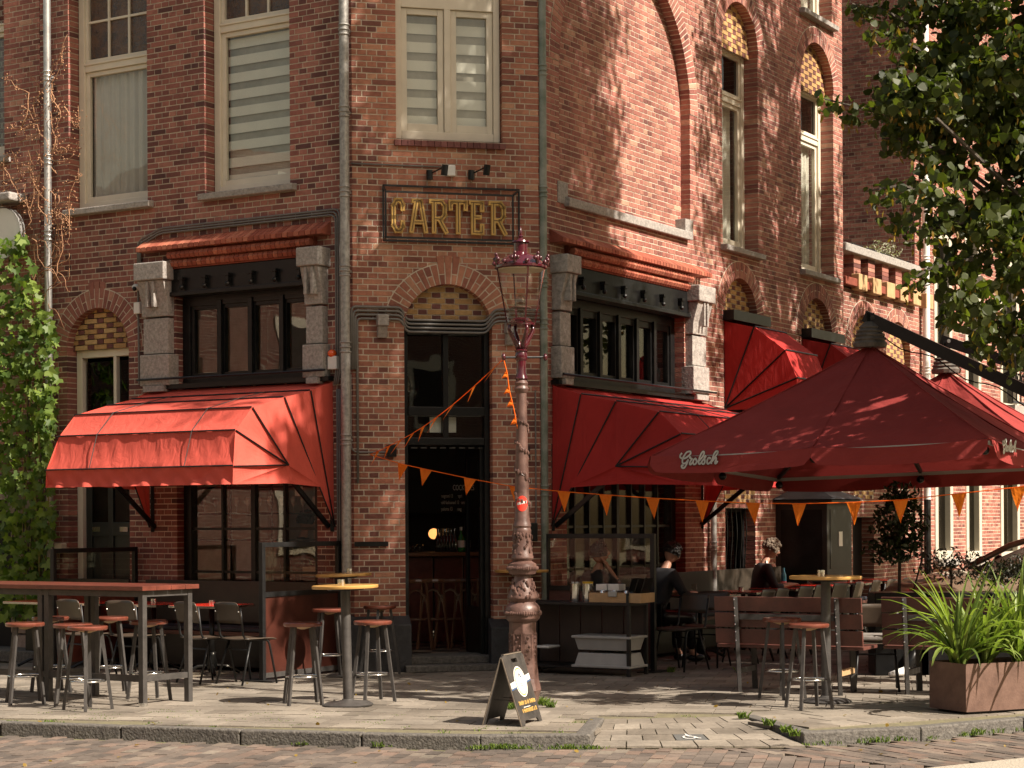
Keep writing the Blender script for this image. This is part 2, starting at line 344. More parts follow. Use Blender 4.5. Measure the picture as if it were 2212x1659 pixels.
def brick_wall(fr, name, s0, s1, z0, z1, ops, parent, mat, mat1=None, singles=0, bias=None, ztop=None, dproud=0.0, msingle=None):
    w = MB(); b = MB(); b.use = True
    nsing = []; n = int((z1 - z0) / CH)
    for i in range(n):
        za = z0 + i * CH; zc = za + CH / 2; cuts = []
        for o in ops:
            if o['z0'] - .01 <= zc <= o['z1']: cuts.append((o['s0'], o['s1'], o['d']))
            elif o['arch'] is not None and o['arch'] < zc < o['arch'] + o['r'] + RW * .55:
                h = math.sqrt(max(0, (o['r'] + RW * .55) ** 2 - (zc - o['arch']) ** 2)); cuts.append((o['c'] - h, o['c'] + h, 0))
        cuts.sort(); segs = []; x = s0; dl = 0
        for a, c, d in cuts:
            if a > x: segs.append((x, a, dl, d))
            x = max(x, c); dl = d
        if x < s1: segs.append((x, s1, dl, 0))
        head = i % 2 == 1; m = .1076 if head else .2152; ph = .0538 if head else (.1076 if (i // 2) % 2 else 0)
        for a, c, d0, d1 in segs:
            if ztop and zc > ztop((a + c) / 2): continue
            w.quad(fr.p(a, -.004, za), fr.p(c, -.004, za), fr.p(c, -.004, za + CH), fr.p(a, -.004, za + CH))
            if d0: w.quad(fr.p(a + .006, -.004, za), fr.p(a + .006, -.004, za + CH), fr.p(a + .006, -d0, za + CH), fr.p(a + .006, -d0, za))
            if d1: w.quad(fr.p(c - .006, -.004, za), fr.p(c - .006, -.004, za + CH), fr.p(c - .006, -d1, za + CH), fr.p(c - .006, -d1, za))
            k = math.floor((a - ph) / m); iv = []
            while True:
                xa = ph + k * m + .006; xb = xa + m - .012; k += 1
                if xa >= c: break
                if min(xb, c) - max(xa, a) > .004: iv.append([max(xa, a), min(xb, c), xa > a - .001 and xb < c + .001])
            if iv and iv[0][1] - iv[0][0] < .04 and len(iv) > 1: iv[1][0] = a; iv[1][2] = False; iv.pop(0)
            if iv and iv[-1][1] - iv[-1][0] < .04 and len(iv) > 1: iv[-2][1] = c; iv[-2][2] = False; iv.pop()
            if iv:
                if iv[0][0] - a < .02: iv[0][0] = a
                else: iv.insert(0, [a, iv[0][0] - .012, False]) if iv[0][0] - a > .04 else iv[0].__setitem__(0, a)
                if c - iv[-1][1] < .04: iv[-1][1] = c
                else: iv.append([iv[-1][1] + .012, c, False])
            for ii, (xa2, xb2, full) in enumerate(iv):
                dd = max(d0 if ii == 0 else 0, d1 if ii == len(iv) - 1 else 0)
                jo = R.uniform(-.0010, .0022); jz = R.uniform(-.0010, .0010)
                sm = (xa2 + xb2) / 2
                if full and not dd and not head and singles and msingle(sm, zc) and len(nsing) < singles:
                    nsing.append((xa2, za + .006 + jz, jo)); continue
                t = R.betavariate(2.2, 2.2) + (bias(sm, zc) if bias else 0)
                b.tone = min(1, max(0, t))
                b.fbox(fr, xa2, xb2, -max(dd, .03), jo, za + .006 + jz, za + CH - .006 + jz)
    wo = w.build(name, m_mortar, parent, fix=False)
    bo = b.build('brickwork', mat, wo, fix=False); bo['kind'] = 'stuff'
    if nsing:
        q = MB().box(0, .2032, 0, .045, 0, CH - .012); me = q.mesh('brick', mat1)
        inv = wm(wo).inverted()
        for a, z, jo in nsing:
            o = bpy.data.objects.new('brick', me); link(o, wo)
            o.location = inv @ fr.p(a, jo, z); o.rotation_euler = (0, 0, fr.rot())
    return wo
def arch_ring(fr, o, parent, mat, single=False, key=True, n=None, proud=.008, name='arch_brick'):
    r0 = o['r']; r1 = r0 + RW; n = n or int(PI * (r0 + RW / 2) / .066); j = .013
    mb = MB(); mb.use = True; objs = 0
    back = MB()
    for k in range(n):
        a0 = PI * k / n; a1 = PI * (k + 1) / n; am = (a0 + a1) / 2
        def P(r, a, oo=.0045): return fr.p(o['c'] + r * math.cos(a), oo, o['arch'] + r * math.sin(a))
        back.quad(P(r0 + .004, a0), P(r1 + .012, a0), P(r1 + .012, a1), P(r0 + .004, a1))
        back.quad(P(r0 + .004, a0, 0), P(r0 + .004, a1, 0), P(r0 + .004, a1, -o['d']), P(r0 + .004, a0, -o['d']))
        ext = .09 if (key and abs(am - PI / 2) < .13) else 0
        cuts = [(r0, r1 + ext)] if k % 2 else [(r0, r0 + RW * .5 - .006), (r0 + RW * .5 + .006, r1 + ext)]
        for ra, rb in cuts:
            da = j / 2 / ra; db = j / 2 / rb; jo = proud + R.uniform(-.001, .003)
            P8 = [P(ra, a0 + da, -o['d'] if ra == r0 else -.02), P(ra, a1 - da, -o['d'] if ra == r0 else -.02), P(rb, a1 - db, -.02), P(rb, a0 + db, -.02),
                  P(ra, a0 + da, jo), P(ra, a1 - da, jo), P(rb, a1 - db, jo), P(rb, a0 + db, jo)]
            if single:
                q = MB(); q.use = True; q.tone = min(1, max(0, R.betavariate(2, 2))); q.hexa(P8); q.build(name, mat, parent, fix=False)
            else:
                mb.tone = R.betavariate(2, 2); mb.hexa(P8)
    bo = back.build('arch_mortar', m_mortar, parent, fix=False)
    if not single:
        x = mb.build('arch_brickwork', mat, parent, fix=False); x['kind'] = 'stuff'
def tympanum(fr, o, parent, zb, zt=None, single=True, d=.13, full=False):
    rr = o['r'] + .02; zt = zt or o['arch'] + o['r'] + .02
    MB().quad(fr.p(o['c'] - rr, -d - .006, zb), fr.p(o['c'] + rr, -d - .006, zb), fr.p(o['c'] + rr, -d - .006, zt), fr.p(o['c'] - rr, -d - .006, zt)).build('tympanum', m_mortar, parent, fix=False)
    ty = ALL_CH[parent.name][-1]; i = 0; z = zb
    inv = wm(ty).inverted(); ms = MB().box(0, .19, 0, .03, 0, .05).mesh('tympanum_brick', m_yel); mh = MB().box(0, .092, 0, .03, 0, .05).mesh('tympanum_brick', m_pur)
    ys = MB(); ps = MB()
    while z < zt:
        x = o['c'] - rr - .3 + (.0 if i % 2 else .1505)
        while x < o['c'] + rr:
            for wd, me, mb in ((.19, ms, ys), (.092, mh, ps)):
                if o['arch'] is not None and not full: inside = (x + wd / 2 - o['c']) ** 2 + max(0, z - o['arch']) ** 2 < (o['r'] + .08) ** 2 and abs(x + wd / 2 - o['c']) < rr + .05
                else: inside = o['s0'] - .04 < x + wd / 2 < o['s1'] + .04
                if inside:
                    if single:
                        q = bpy.data.objects.new('tympanum_brick', me); link(q, ty); q.location = inv @ fr.p(x, -d + .002, z + .004); q.rotation_euler = (0, 0, fr.rot())
                    else: mb.fbox(fr, x, x + wd, -d - .03, -d + .002, z + .004, z + .054)
                x += wd + .009
        z += .0605; i += 1
    if not single:
        for mb, mt, nm in ((ys, m_yel, 'yellow_brickwork'), (ps, m_pur, 'purple_brickwork')):
            if mb.v: mb.build(nm, mt, ty, fix=False)['kind'] = 'stuff'
    return ty

# ---------------------------------------------------------------- ground
def in_building(p):
    return (p - A).dot(nL) < -.0 and (p - A).dot(nC) < 0 and (p - B).dot(nR) < 0
rp = MB(); rp.quad(V(-60, -25, -.105), V(70, -25, -.105), V(70, 110, -.105), V(-60, 110, -.105))
road = tag(rp.build('road', M('road_joint', (.13, .105, .08), .95, var=.3, scale=14, c2=(.15, .15, .06), bump=.5)), kind='structure')
KL = [gnd(q, y) for q, y in ((-900, 1537), (-600, 1545), (-300, 1553), (0, 1562), (260, 1571), (518, 1580), (780, 1587), (1037, 1592), (1275, 1590))]
KR = [gnd(q, y) for q, y in ((1735, 1585), (1990, 1573), (2212, 1553), (2500, 1533), (2900, 1508))]
KM = [KL[-1], gnd(1306, 1553)]; KN = [gnd(1600, 1547), KR[0]]
sb = MB(); back = [V(60, 80, 0), V(-60, 80, 0), V(-60, 19, 0)]
poly = KL + [KM[1], KN[0]] + KR + back
i0 = len(sb.v); sb.v += [p + V(0, 0, -.012) for p in poly]
from mathutils.geometry import tessellate_polygon
for tri in tessellate_polygon([poly]): sb.f.append(tuple(tri)); sb.t.append(.5)
sidewalk = tag(sb.build('sidewalk', m_joint, fix=False), kind='structure')
# the ramp between the two kerbs
E1 = V(KM[0].x, KM[0].y - .02, -.075); E2 = V(KR[0].x, KR[0].y - .14, -.075)
rb_ = MB(); rb_.quad(KM[1] + V(0, 0, -.012), KN[0] + V(0, 0, -.012), E2 + V(0, 0, -.012), E1 + V(0, 0, -.012)); ramp = rb_.build('ramp', m_joint, sidewalk, fix=False)
KF = Fr((KL[-1].x, KL[-1].y), (.981, -.19), (-.19, -.981))
K2 = Fr((KR[0].x, KR[0].y), (.877, .48), (.48, -.877))
def poly_in(p, pl):
    c = False; n = len(pl)
    for i in range(n):
        a = pl[i]; b = pl[i - 1]
        if (a.y > p.y) != (b.y > p.y) and p.x < (b.x - a.x) * (p.y - a.y) / (b.y - a.y) + a.x: c = not c
    return c
TS = .30; cand = []
def kdist(p, ks):
    return min(((p - (a + (b - a) * max(0, min(1, (p - a).dot(b - a) / (b - a).length_squared)))).length) for a, b in zip(ks, ks[1:]))
for f, sel in ((KF, 0), (K2, 1)):
    for i in range(-26 if not sel else -2, 26 if not sel else 30):
        for j in range(0, 34 if not sel else 12):
            u = i * TS + (TS / 2 if j % 2 else 0); v = -(.02 + j * TS) - TS
            p = f.p(u + TS / 2, v + TS / 2, 0)
            right = p.x > 1.75 and (p - K2.o).dot(K2.n) > -1.25
            if right != bool(sel) or not poly_in(p, poly) or in_building(p - nC * 0 ) or p.y > 27: continue
            if kdist(p, KL) < .09 or kdist(p, KR) < .09 or kdist(p, KM) < .12 or kdist(p, KN) < .12: continue
            if abs(p.x) > p.y * .30 + .3: continue
            cand.append((p.y, f, u, v))
cand.sort(key=lambda c: c[0])
tm = MB().box(0, TS - .009, 0, TS - .009, -.03, 0).mesh('paving_tile', m_pave1); ts = MB(); ts.use = True
for k, (yy, f, u, v) in enumerate(cand):
    z = R.uniform(-.003, .003)
    if k < 292:
        o = bpy.data.objects.new('paving_tile', tm); link(o, sidewalk); o.location = f.p(u, v, z); o.rotation_euler = (R.uniform(-.006, .006), R.uniform(-.006, .006), f.rot() + R.uniform(-.008, .008))
    else:
        ts.tone = R.random(); ts.fbox(f, u, u + TS - .009, v, v + TS - .009, -.03, z)
ts.build('paving', m_pave, sidewalk, fix=False)['kind'] = 'stuff'
# ramp tiles (a larger sloping field) with one dark tile carrying the wheelchair symbol
ex = (E2 - E1); up1 = (KM[1] - E1); up2 = (KN[0] - E2)
def rp_(u, v, h=0): return (E1 + ex * u) * (1 - v) + (KM[1] + (KN[0] - KM[1]) * u) * v + V(0, 0, h)
m_sym = M('dark_symbol_tile', (.10, .10, .095), .8, var=.2)
nv = 5
for j in range(nv):
    nu = 6; wdt = 1 / nu
    for i in range(-1, nu + 1):
        u0 = i * wdt + (wdt / 2 if j % 2 else 0); u1 = u0 + wdt
        u0 = max(u0, 0); u1 = min(u1, 1)
        if u1 - u0 < .03: continue
        g = .0035; v0 = j / nv + g; v1 = (j + 1) / nv - g; z = R.uniform(-.002, .002)
        dk = (j == 1 and i == 2)
        q = MB(); q.use = True; q.tone = R.random()
        q.hexa([rp_(u0 + g, v0, -.03), rp_(u1 - g, v0, -.03), rp_(u1 - g, v1, -.03), rp_(u0 + g, v1, -.03), rp_(u0 + g, v0, z), rp_(u1 - g, v0, z), rp_(u1 - g, v1, z), rp_(u0 + g, v1, z)])
        q.build('ramp_tile', m_sym if dk else m_pave, ramp)
        if dk:
            S = MB()
            def sp(x, y): return rp_(u0 + (u1 - u0) * x, v0 + (v1 - v0) * y, .006)
            def strip(pts, w):
                for (x0, y0), (x1, y1) in zip(pts, pts[1:]):
                    dx, dy = x1 - x0, y1 - y0; l = math.hypot(dx, dy); nx, ny = -dy / l * w, dx / l * w
                    S.quad(sp(x0 + nx, y0 + ny), sp(x1 + nx, y1 + ny), sp(x1 - nx, y1 - ny), sp(x0 - nx, y0 - ny))
            strip([(.45 + .18 * math.cos(t), .38 + .26 * math.sin(t)) for t in [math.radians(100 + 26 * k_) for k_ in range(11)]], .03)
            strip([(.42, .85), (.47, .5), (.62, .5), (.72, .2), (.8, .22)], .035)
            strip([(.44, .68), (.58, .68)], .03)
            S.quad(sp(.39, .86), sp(.45, .86), sp(.45, .97), sp(.39, .97))
            S.build('wheelchair_symbol', m_white, ramp)
# road clinkers
rt = []; 
for f, sel in ((KF, 0), (K2, 1)):
    for i in range(-50 if not sel else -8, 40 if not sel else 34):
        for j in range(-3, 14):
            u = i * .102; v = .0 + j * .204 + (.102 if i % 2 else 0) + (.06 if not sel else .03)
            p = f.p(u + .05, v + .1, 0)
            side = p.x > 1.35 + (14.2 - p.y) * 1.2
            if side != bool(sel): continue
            if poly_in(p, poly) or p.y > 16 or p.y < 12.9 or abs(p.x) > p.y * .29: continue
            if kdist(p, KL) < .1 or kdist(p, KR) < .1: continue
            if E1.x - .02 < p.x < E2.x + .05 and p.y > E1.y - .05 + (E2.y - E1.y) * (p.x - E1.x) / (E2.x - E1.x): continue
            if (p - gnd(1950, 1665, -.085)).dot(V(.55, -.83, 0)) > 0: continue
            rt.append((p.y, f, u, v))
rt.sort(key=lambda c: -c[0]); vis = [r for r in rt]
rm = MB().box(0, .095, 0, .197, -.05, 0).mesh('road_brick', m_road1); rs_ = MB(); rs_.use = True
R2 = random.Random(3); pick = set(R2.sample(range(len(vis)), min(296, len(vis))))
for k, (yy, f, u, v) in enumerate(vis):
    z = -.087 + R.uniform(-.003, .003)
    if k in pick:
        o = bpy.data.objects.new('road_brick', rm); link(o, road); o.location = f.p(u, v + .197, z); o.rotation_euler = (0, 0, f.rot())
        o.rotation_euler = (0, 0, f.rot()); o.location = f.p(u, v + .197, z)
    else:
        rs_.tone = R.random(); rs_.fbox(f, u, u + .095, v, v + .197, -.17, z)
rs_.build('road_paving', m_road, road, fix=False)['kind'] = 'stuff'
# concrete strip at the lower right, and plain road beyond
gc = gnd(1950, 1665, -.085)
q = MB(); dr = V(.83, .55, 0); pn = V(.55, -.83, 0)
q.hexa([gc - dr * 3 + pn * 0 + V(0, 0, -.1), gc + dr * 12 + V(0, 0, -.1), gc + dr * 12 + pn * 8 + V(0, 0, -.1), gc - dr * 3 + pn * 8 + V(0, 0, -.1)] + [gc - dr * 3 + V(0, 0, .002), gc + dr * 12 + V(0, 0, .002), gc + dr * 12 + pn * 8 + V(0, 0, .002), gc - dr * 3 + pn * 8 + V(0, 0, .002)])
tag(q.build('pavement', M('gravel_concrete', (.36, .31, .24), .9, var=.35, scale=60, bump=1, bscale=90, c2=(.47, .42, .34))), kind='structure')
# kerbs
kerb = tag(empty('kerb', (0, 0, 0)), kind='structure')
def stones(ks, rev=1, flat=False):
    for a, b in zip(ks, ks[1:]):
        n = max(1, round((b - a).length / 1.0)); nn = V(-(b - a).y, (b - a).x, 0).normalized() * rev
        for k in range(n):
            p = a + (b - a) * (k / n + .004); r = a + (b - a) * ((k + 1) / n - .004); z = R.uniform(.008, .012)
            zz = lambda pt: z
            m_ = MB().hexa([p + V(0, 0, -.25), r + V(0, 0, -.25), r + nn * .12 + V(0, 0, -.25), p + nn * .12 + V(0, 0, -.25), p + V(0, 0, z), r + V(0, 0, z), r + nn * .12 + V(0, 0, z), p + nn * .12 + V(0, 0, z)])
            m_.build('kerb_stone', m_kerb, kerb, bevel=.012)
stones(KL); stones(KR); stones(KM); stones(KN)

# ---------------------------------------------------------------- the corner building
bld = empty('corner_building', A, 0, 'three storey brown brick corner building with arched windows and red awnings', 'building')
z6 = lambda q, y, f, o=0: f.q(q, y, o)[1]
oL1 = op(FL, 150, 320, FL.z(235, 446), 9.5); oL2 = op(FL, 443, 628, FL.z(535, 410), 9.5)
oLs = op(FL, 380, 683, -.1, FL.z(520, 574), yq=700, d=.16); oLd = op(FL, 145, 278, -.1, 0, arch=FL.z(215, 665), yq=760)
oCw = op(FC, 855, 1085, FC.z(960, 302), 9.5, yq=200); oCd = op(FC, 874, 1064, -.1, 0, arch=FC.z(965, 614), yq=900, d=.2)
oRs = op(FR, 1222, 1478, -.1, FR.z(1350, 606), yq=700, d=.18)
oRb = op(FR, 1208, 1490, FR.z(1350, 472), 0, arch=8.3, yq=250, d=.13)
oRA = op(FR, 1560, 1637, FR.z(1600, 540), 0, arch=FR.z(1590, 2), yq=300, d=.25); oRB = op(FR, 1730, 1800, FR.z(1765, 592), 0, arch=FR.z(1765, 94), yq=300, d=.25)
oRC = op(FR, 1730, 1797, FR.z(1760, 36), 11.0, yq=10, d=.25)
oRa = op(FR, 1563, 1635, 2.05, 0, arch=FR.z(1600, 602), yq=675, d=.22); oRbb = op(FR, 1732, 1797, 2.05, 0, arch=FR.z(1765, 645), yq=690, d=.22)
oRw = op(FR, 1567, 1632, .45, FR.z(1590, 1096), yq=1150, d=.22)
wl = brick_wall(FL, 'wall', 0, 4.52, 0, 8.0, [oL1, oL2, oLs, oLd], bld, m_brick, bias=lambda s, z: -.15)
def qb(s, z):                                  # darker quoins at the edges of the chamfered face
    e = .0 if .36 < s < 1.68 else (-.22 if R.random() < .7 else 0)
    return e + (.05 if z > 3.3 else -.08)
wc = brick_wall(FC, 'wall', 0, CW, 0, 8.0, [oCw, oCd], bld, m_brickc, m_brickc1, 296, bias=qb, msingle=lambda s, z: .62 < z < 6.2 and (.3 < s < 1.72) )
wr = brick_wall(FR, 'wall', 0, 8.9, 0, 10.2, [oRs, oRb, oRA, oRB, oRC, oRa, oRbb, oRw], bld, m_brick, bias=lambda s, z: .02, ztop=lambda s: 8.0 + s * .27)
# recessed field of the blind arch
FRb = Fr(B - nR * .13, rd, nR)
rf = brick_wall(FRb, 'recessed_wall', oRb['s0'] - .05, oRb['s1'] + .05, oRb['z0'] - .05, 8.4, [], bld, m_brick, bias=lambda s, z: .05)
arch_ring(FL, oLd, wl, m_brick, True); arch_ring(FC, oCd, wc, m_brickc, True)
for o_ in (oRb, oRA, oRB, oRa, oRbb): arch_ring(FR, o_, wr, m_brick, False, key=False)
tympanum(FL, oLd, bld, FL.z(220, 752)); tympanum(FC, oCd, bld, FC.z(965, 690))
tympanum(FR, oRA, bld, FR.z(1582, 100), single=False); tympanum(FR, oRB, bld, FR.z(1748, 190), single=False)
tympanum(FR, oRa, bld, 3.95, single=False, d=.1); tympanum(FR, oRbb, bld, 3.95, single=False, d=.1)
# dark backing volume, plain upper storeys
ub = MB(); 
for f, s0, s1, zb, o in ((FL, -.05, 4.6, 8.0, 0), (FC, 0, CW, 8.0, 0), (FR, 0, 9.0, 10.2, 0)):
    ub.fbox(f, s0, s1, -.35, -.002, zb, 12.5)
m_far = None
def M_bt(name, sc_=1.0):
    m, t, p, N, L = nodes(name); geo = N.new('ShaderNodeNewGeometry'); br = N.new('ShaderNodeTexBrick')
    sx = N.new('ShaderNodeSeparateXYZ'); cb = N.new('ShaderNodeCombineXYZ'); ad = N.new('ShaderNodeMath'); ad.operation = 'ADD'
    L.new(geo.outputs['Position'], sx.inputs[0]); L.new(sx.outputs[0], ad.inputs[0]); L.new(sx.outputs[1], ad.inputs[1]); L.new(ad.outputs[0], cb.inputs[0]); L.new(sx.outputs[2], cb.inputs[1])
    L.new(cb.outputs[0], br.inputs['Vector']); br.inputs['Color1'].default_value = rgb((.2, .07, .05)); br.inputs['Color2'].default_value = rgb((.13, .045, .035)); br.inputs['Mortar'].default_value = rgb((.36, .3, .24))
    br.inputs['Scale'].default_value = 1; br.inputs['Brick Width'].default_value = .215; br.inputs['Row Height'].default_value = .0622; br.inputs['Mortar Size'].default_value = .006
    L.new(br.outputs[0], p.inputs['Base Color']); p.inputs['Roughness'].default_value = .85; return m
m_bt = M_bt('brick_texture'); ub.build('upper_wall', m_bt, bld)
# roof slab and interior
def inner(o, s, f=FC): return f.p(s, o, 0)
rfm = MB(); pts = [FL.p(6, -.3, 0), FL.p(.1, -.3, 0), FC.p(.1, -.3, 0), FC.p(CW - .1, -.3, 0), FR.p(.1, -.3, 0), FR.p(9, -.3, 0), FR.p(9, -7, 0), FL.p(6, -7, 0)]
for z, nm, mt in ((12.45, 'roof', m_zincd), (3.95 + 1.0, 'ceiling', m_dark)):
    MB().prism([p + V(0, 0, z) for p in (pts[1], pts[4], pts[5], pts[6], pts[7], pts[0])], (0, 0, .1)).build(nm, mt, bld)
bk = MB()
for f, s0, s1, zb, zt in ((FL, .2, 4.6, 5.05, 8.6), (FC, .2, 1.9, 5.05, 8.6), (FR, .3, 9, 5.05, 10.8)):
    bk.fbox(f, s0, s1, -.75, -.7, zb, zt)
bk.build('inner_wall', m_room, bld)
# ---------------------------------------------------------------- windows
def frame_rect(mb, fr, s0, s1, z0, z1, w, o0, o1, wb=None, wt=None):
    wb = wb or w; wt = wt or w
    mb.fbox(fr, s0, s0 + w, o0, o1, z0, z1); mb.fbox(fr, s1 - w, s1, o0, o1, z0, z1)
    mb.fbox(fr, s0 + w, s1 - w, o0 + .001, o1 - .001, z0, z0 + wb); mb.fbox(fr, s0 + w, s1 - w, o0 + .001, o1 - .001, z1 - wt, z1)
def pane(fr, s0, s1, z0, z1, o, mat, parent, name='pane'):
    return MB().fbox(fr, s0, s1, o - .006, o, z0, z1).build(name, mat, parent)
def curtain(fr, s0, s1, z0, z1, o, parent, waves=9, amp=.03, mat=None, name='curtain'):
    ph = R.random() * 6; n = waves * 10
    def off(u): return o + amp * math.sin(u * waves * 2 * PI + ph) + amp * .5 * math.sin(u * waves * 4.3 * PI + 1)
    m = MB()
    for k in range(n):
        u0, u1 = k / n, (k + 1) / n; a0, a1 = s0 + (s1 - s0) * u0, s0 + (s1 - s0) * u1
        m.hexa([fr.p(a0, off(u0) - .004, z0), fr.p(a1, off(u1) - .004, z0), fr.p(a1, off(u1), z0), fr.p(a0, off(u0), z0), fr.p(a0, off(u0) - .004, z1), fr.p(a1, off(u1) - .004, z1), fr.p(a1, off(u1), z1), fr.p(a0, off(u0), z1)])
    return m.build(name, mat or m_curt, parent)
def blinds(fr, s0, s1, z0, z1, o, parent, n, z_first=0.0):
    h = (z1 - z0) / n
    pane(fr, s0, s1, z0, z1, o - .03, m_sheer, parent, 'sheer_blind')
    for k in range(n):
        MB().fbox(fr, s0, s1, o - .012, o - .006, z0 + h * (k + z_first), min(z1, z0 + h * (k + z_first + .56))).build('blind_band', m_blind, parent)
def sill(fr, s0, s1, z, parent, out=.09, h=.07, d=.2, mat=None, name='sill'):
    m = MB(); P = [fr.p(s0, -d, z - h), fr.p(s1, -d, z - h), fr.p(s1, out, z - h), fr.p(s0, out, z - h), fr.p(s0, -d, z + .03), fr.p(s1, -d, z + .03), fr.p(s1, out, z), fr.p(s0, out, z)]
    return m.hexa(P).build(name, mat or m_granite, parent, bevel=.008)
def sash_window(fr, o, kind, ztr, ztop=None):
    s0, s1 = o['s0'] + .008, o['s1'] - .008; zb = o['z0'] + .005; zt = ztop or o['z1']; d = o['d']
    m = MB(); frame_rect(m, fr, s0, s1, zb, zt, .085, -d - .05, -d + .055, wb=.10)
    i0, i1 = s0 + .085, s1 - .085
    m.fbox(fr, i0, i1, -d - .03, -d + .045, ztr, ztr + .075)
    m.fbox(fr, i0, i1, -d - .02, -d + .06, ztr + .075, ztr + .10)
    frame_rect(m, fr, i0, i1, zb + .10, ztr - .002, .052, -d - .03, -d + .02, wb=.07)
    w = m.build('window', m_cream, bld, bevel=.004)
    p0, p1 = i0 + .052, i1 - .052
    pane(fr, p0, p1, zb + .17, ztr - .052, -d - .008, m_glass, w)
    return w, p0, p1, i0, i1, d
def upper_lights(fr, w, i0, i1, z0, z1, d, nx, rows, mat):
    frame = MB(); frame_rect(frame, fr, i0, i1, z0, z1, .045, -d - .02, -d + .03); frame.build('upper_sash', m_cream, w, bevel=.003)
    a0, a1 = i0 + .045, i1 - .045; ww = (a1 - a0) / nx; hh = (z1 - z0 - .09) / rows
    for i in range(nx):
        for j in range(rows):
            pane(fr, a0 + i * ww + .014, a0 + (i + 1) * ww - .014, z0 + .045 + j * hh + .014, z0 + .045 + (j + 1) * hh - .014, -d, mat, w)
    for i in range(1, nx): MB().fbox(fr, a0 + i * ww - .014, a0 + i * ww + .014, -d - .015, -d + .022, z0 + .045, z1 - .045).build('muntin', m_cream, w)
    for j in range(1, rows): MB().fbox(fr, a0, a1, -d - .014, -d + .02, z0 + .045 + j * hh - .013, z0 + .045 + j * hh + .013).build('muntin', m_cream, w)
m_ripple = M('rippled_amber_glass', (.035, .014, .008), .12, var=.6, scale=5, bump=1.0, bscale=45, c2=(.12, .05, .012), spec=.8)
# left face, two tall sash windows
for o_, kind, qy in ((oL1, 'c', (235, 150)), (oL2, 'b', (540, 62))):
    ztr = FL.z(qy[0], qy[1], -.2)
    w, p0, p1, i0, i1, d = sash_window(FL, o_, kind, ztr, 9.4)
    upper_lights(FL, w, i0, i1, ztr + .10, ztr + 1.5, d, 3, 3, m_ripple)
    if kind == 'c': curtain(FL, p0 - .03, p1 + .03, o_['z0'] + .14, ztr, -d - .075, w, 7, .022)
    else: blinds(FL, p0 - .02, p1 + .02, o_['z0'] + .12, ztr, -d - .05, w, 9, .1)
    sill(FL, o_['s0'] - .09, o_['s1'] + .03, o_['z0'], w)
# corner face casement window
o_ = oCw; s0, s1, d = o_['s0'] + .006, o_['s1'] - .006, .16; zb = o_['z0'] + .01
m = MB(); frame_rect(m, FC, s0, s1, zb, 9.4, .07, -d - .05, -d + .07, wb=.09)
ztr = FC.z(960, 20, -.1); m.fbox(FC, s0 + .07, s1 - .07, -d - .03, -d + .06, ztr, ztr + .13); m.fbox(FC, (s0 + s1) / 2 - .035, (s0 + s1) / 2 + .035, -d - .02, -d + .065, zb + .09, ztr)
w = m.build('window', m_cream, bld, bevel=.006)
for a, b in ((s0 + .07, (s0 + s1) / 2 - .035), ((s0 + s1) / 2 + .035, s1 - .07)):
    m = MB(); frame_rect(m, FC, a + .003, b - .003, zb + .093, ztr - .003, .065, -d - .03, -d + .035, wb=.085); m.build('casement', m_cream, w, bevel=.004)
    pane(FC, a + .068, b - .068, zb + .18, ztr - .07, -d, m_glass, w); blinds(FC, a + .06, b - .06, zb + .17, ztr - .05, -d - .06, w, 6, .0)
frame_rect(m := MB(), FC, s0 + .07, s1 - .07, ztr + .13, 9.3, .06, -d - .03, -d + .035); m.build('upper_sash', m_cream, w)
pane(FC, s0 + .13, s1 - .13, ztr + .19, 9.2, -d, m_glassd, w); curtain(FC, s1 - .3, s1 - .13, ztr + .19, 9.2, -d - .1, w, waves=3)
n = 17
for k in range(n):
    a = o_['s0'] - .02 + (o_['s1'] - o_['s0'] + .05) * k / n; b = a + (o_['s1'] - o_['s0'] + .05) / n - .006
    MB().hexa([FC.p(a, -.12, o_['z0'] - .075), FC.p(b, -.12, o_['z0'] - .075), FC.p(b, .05, o_['z0'] - .085), FC.p(a, .05, o_['z0'] - .085), FC.p(a, -.12, o_['z0'] + .01), FC.p(b, -.12, o_['z0'] + .01), FC.p(b, .05, o_['z0'] - .03), FC.p(a, .05, o_['z0'] - .03)]).build('sill_brick', M_ if False else m_pur, w)
# right face arched windows
for o_, qt in ((oRA, (1600, 233, 97)), (oRB, (1765, 315, 186))):
    zt = FR.z(1582 if o_ is oRA else 1750, qt[2] + 8, -.2); ztr = FR.z(qt[0], qt[1], -.2)
    w, p0, p1, i0, i1, d = sash_window(FR, o_, 'x', ztr, zt)
    pane(FR, i0 + .045, i1 - .045, ztr + .13, zt - .12, -d, m_glassd, w, 'upper_pane')
    frame_rect(m := MB(), FR, i0, i1, ztr + .10, zt - .085, .045, -d - .02, -d + .03); m.build('upper_sash', m_cream, w)
    curtain(FR, p0, p1, o_['z0'] + .12, ztr + (.0), -d - .1, w, 7, .02, m_blind); curtain(FR, p0, p1, ztr + .15, zt - .12, -d - .1, w, 7, .02, m_curt)
    sill(FR, o_['s0'] - .06, o_['s1'] + .06, o_['z0'], w)
w, p0, p1, i0, i1, d = sash_window(FR, oRC, 'x', oRC['z0'] + 1.3, 10.9); sill(FR, oRC['s0'] - .06, oRC['s1'] + .06, oRC['z0'], w); curtain(FR, p0, p1, oRC['z0'] + .12, oRC['z0'] + 1.3, -d - .1, w, 7, .02, m_blind)
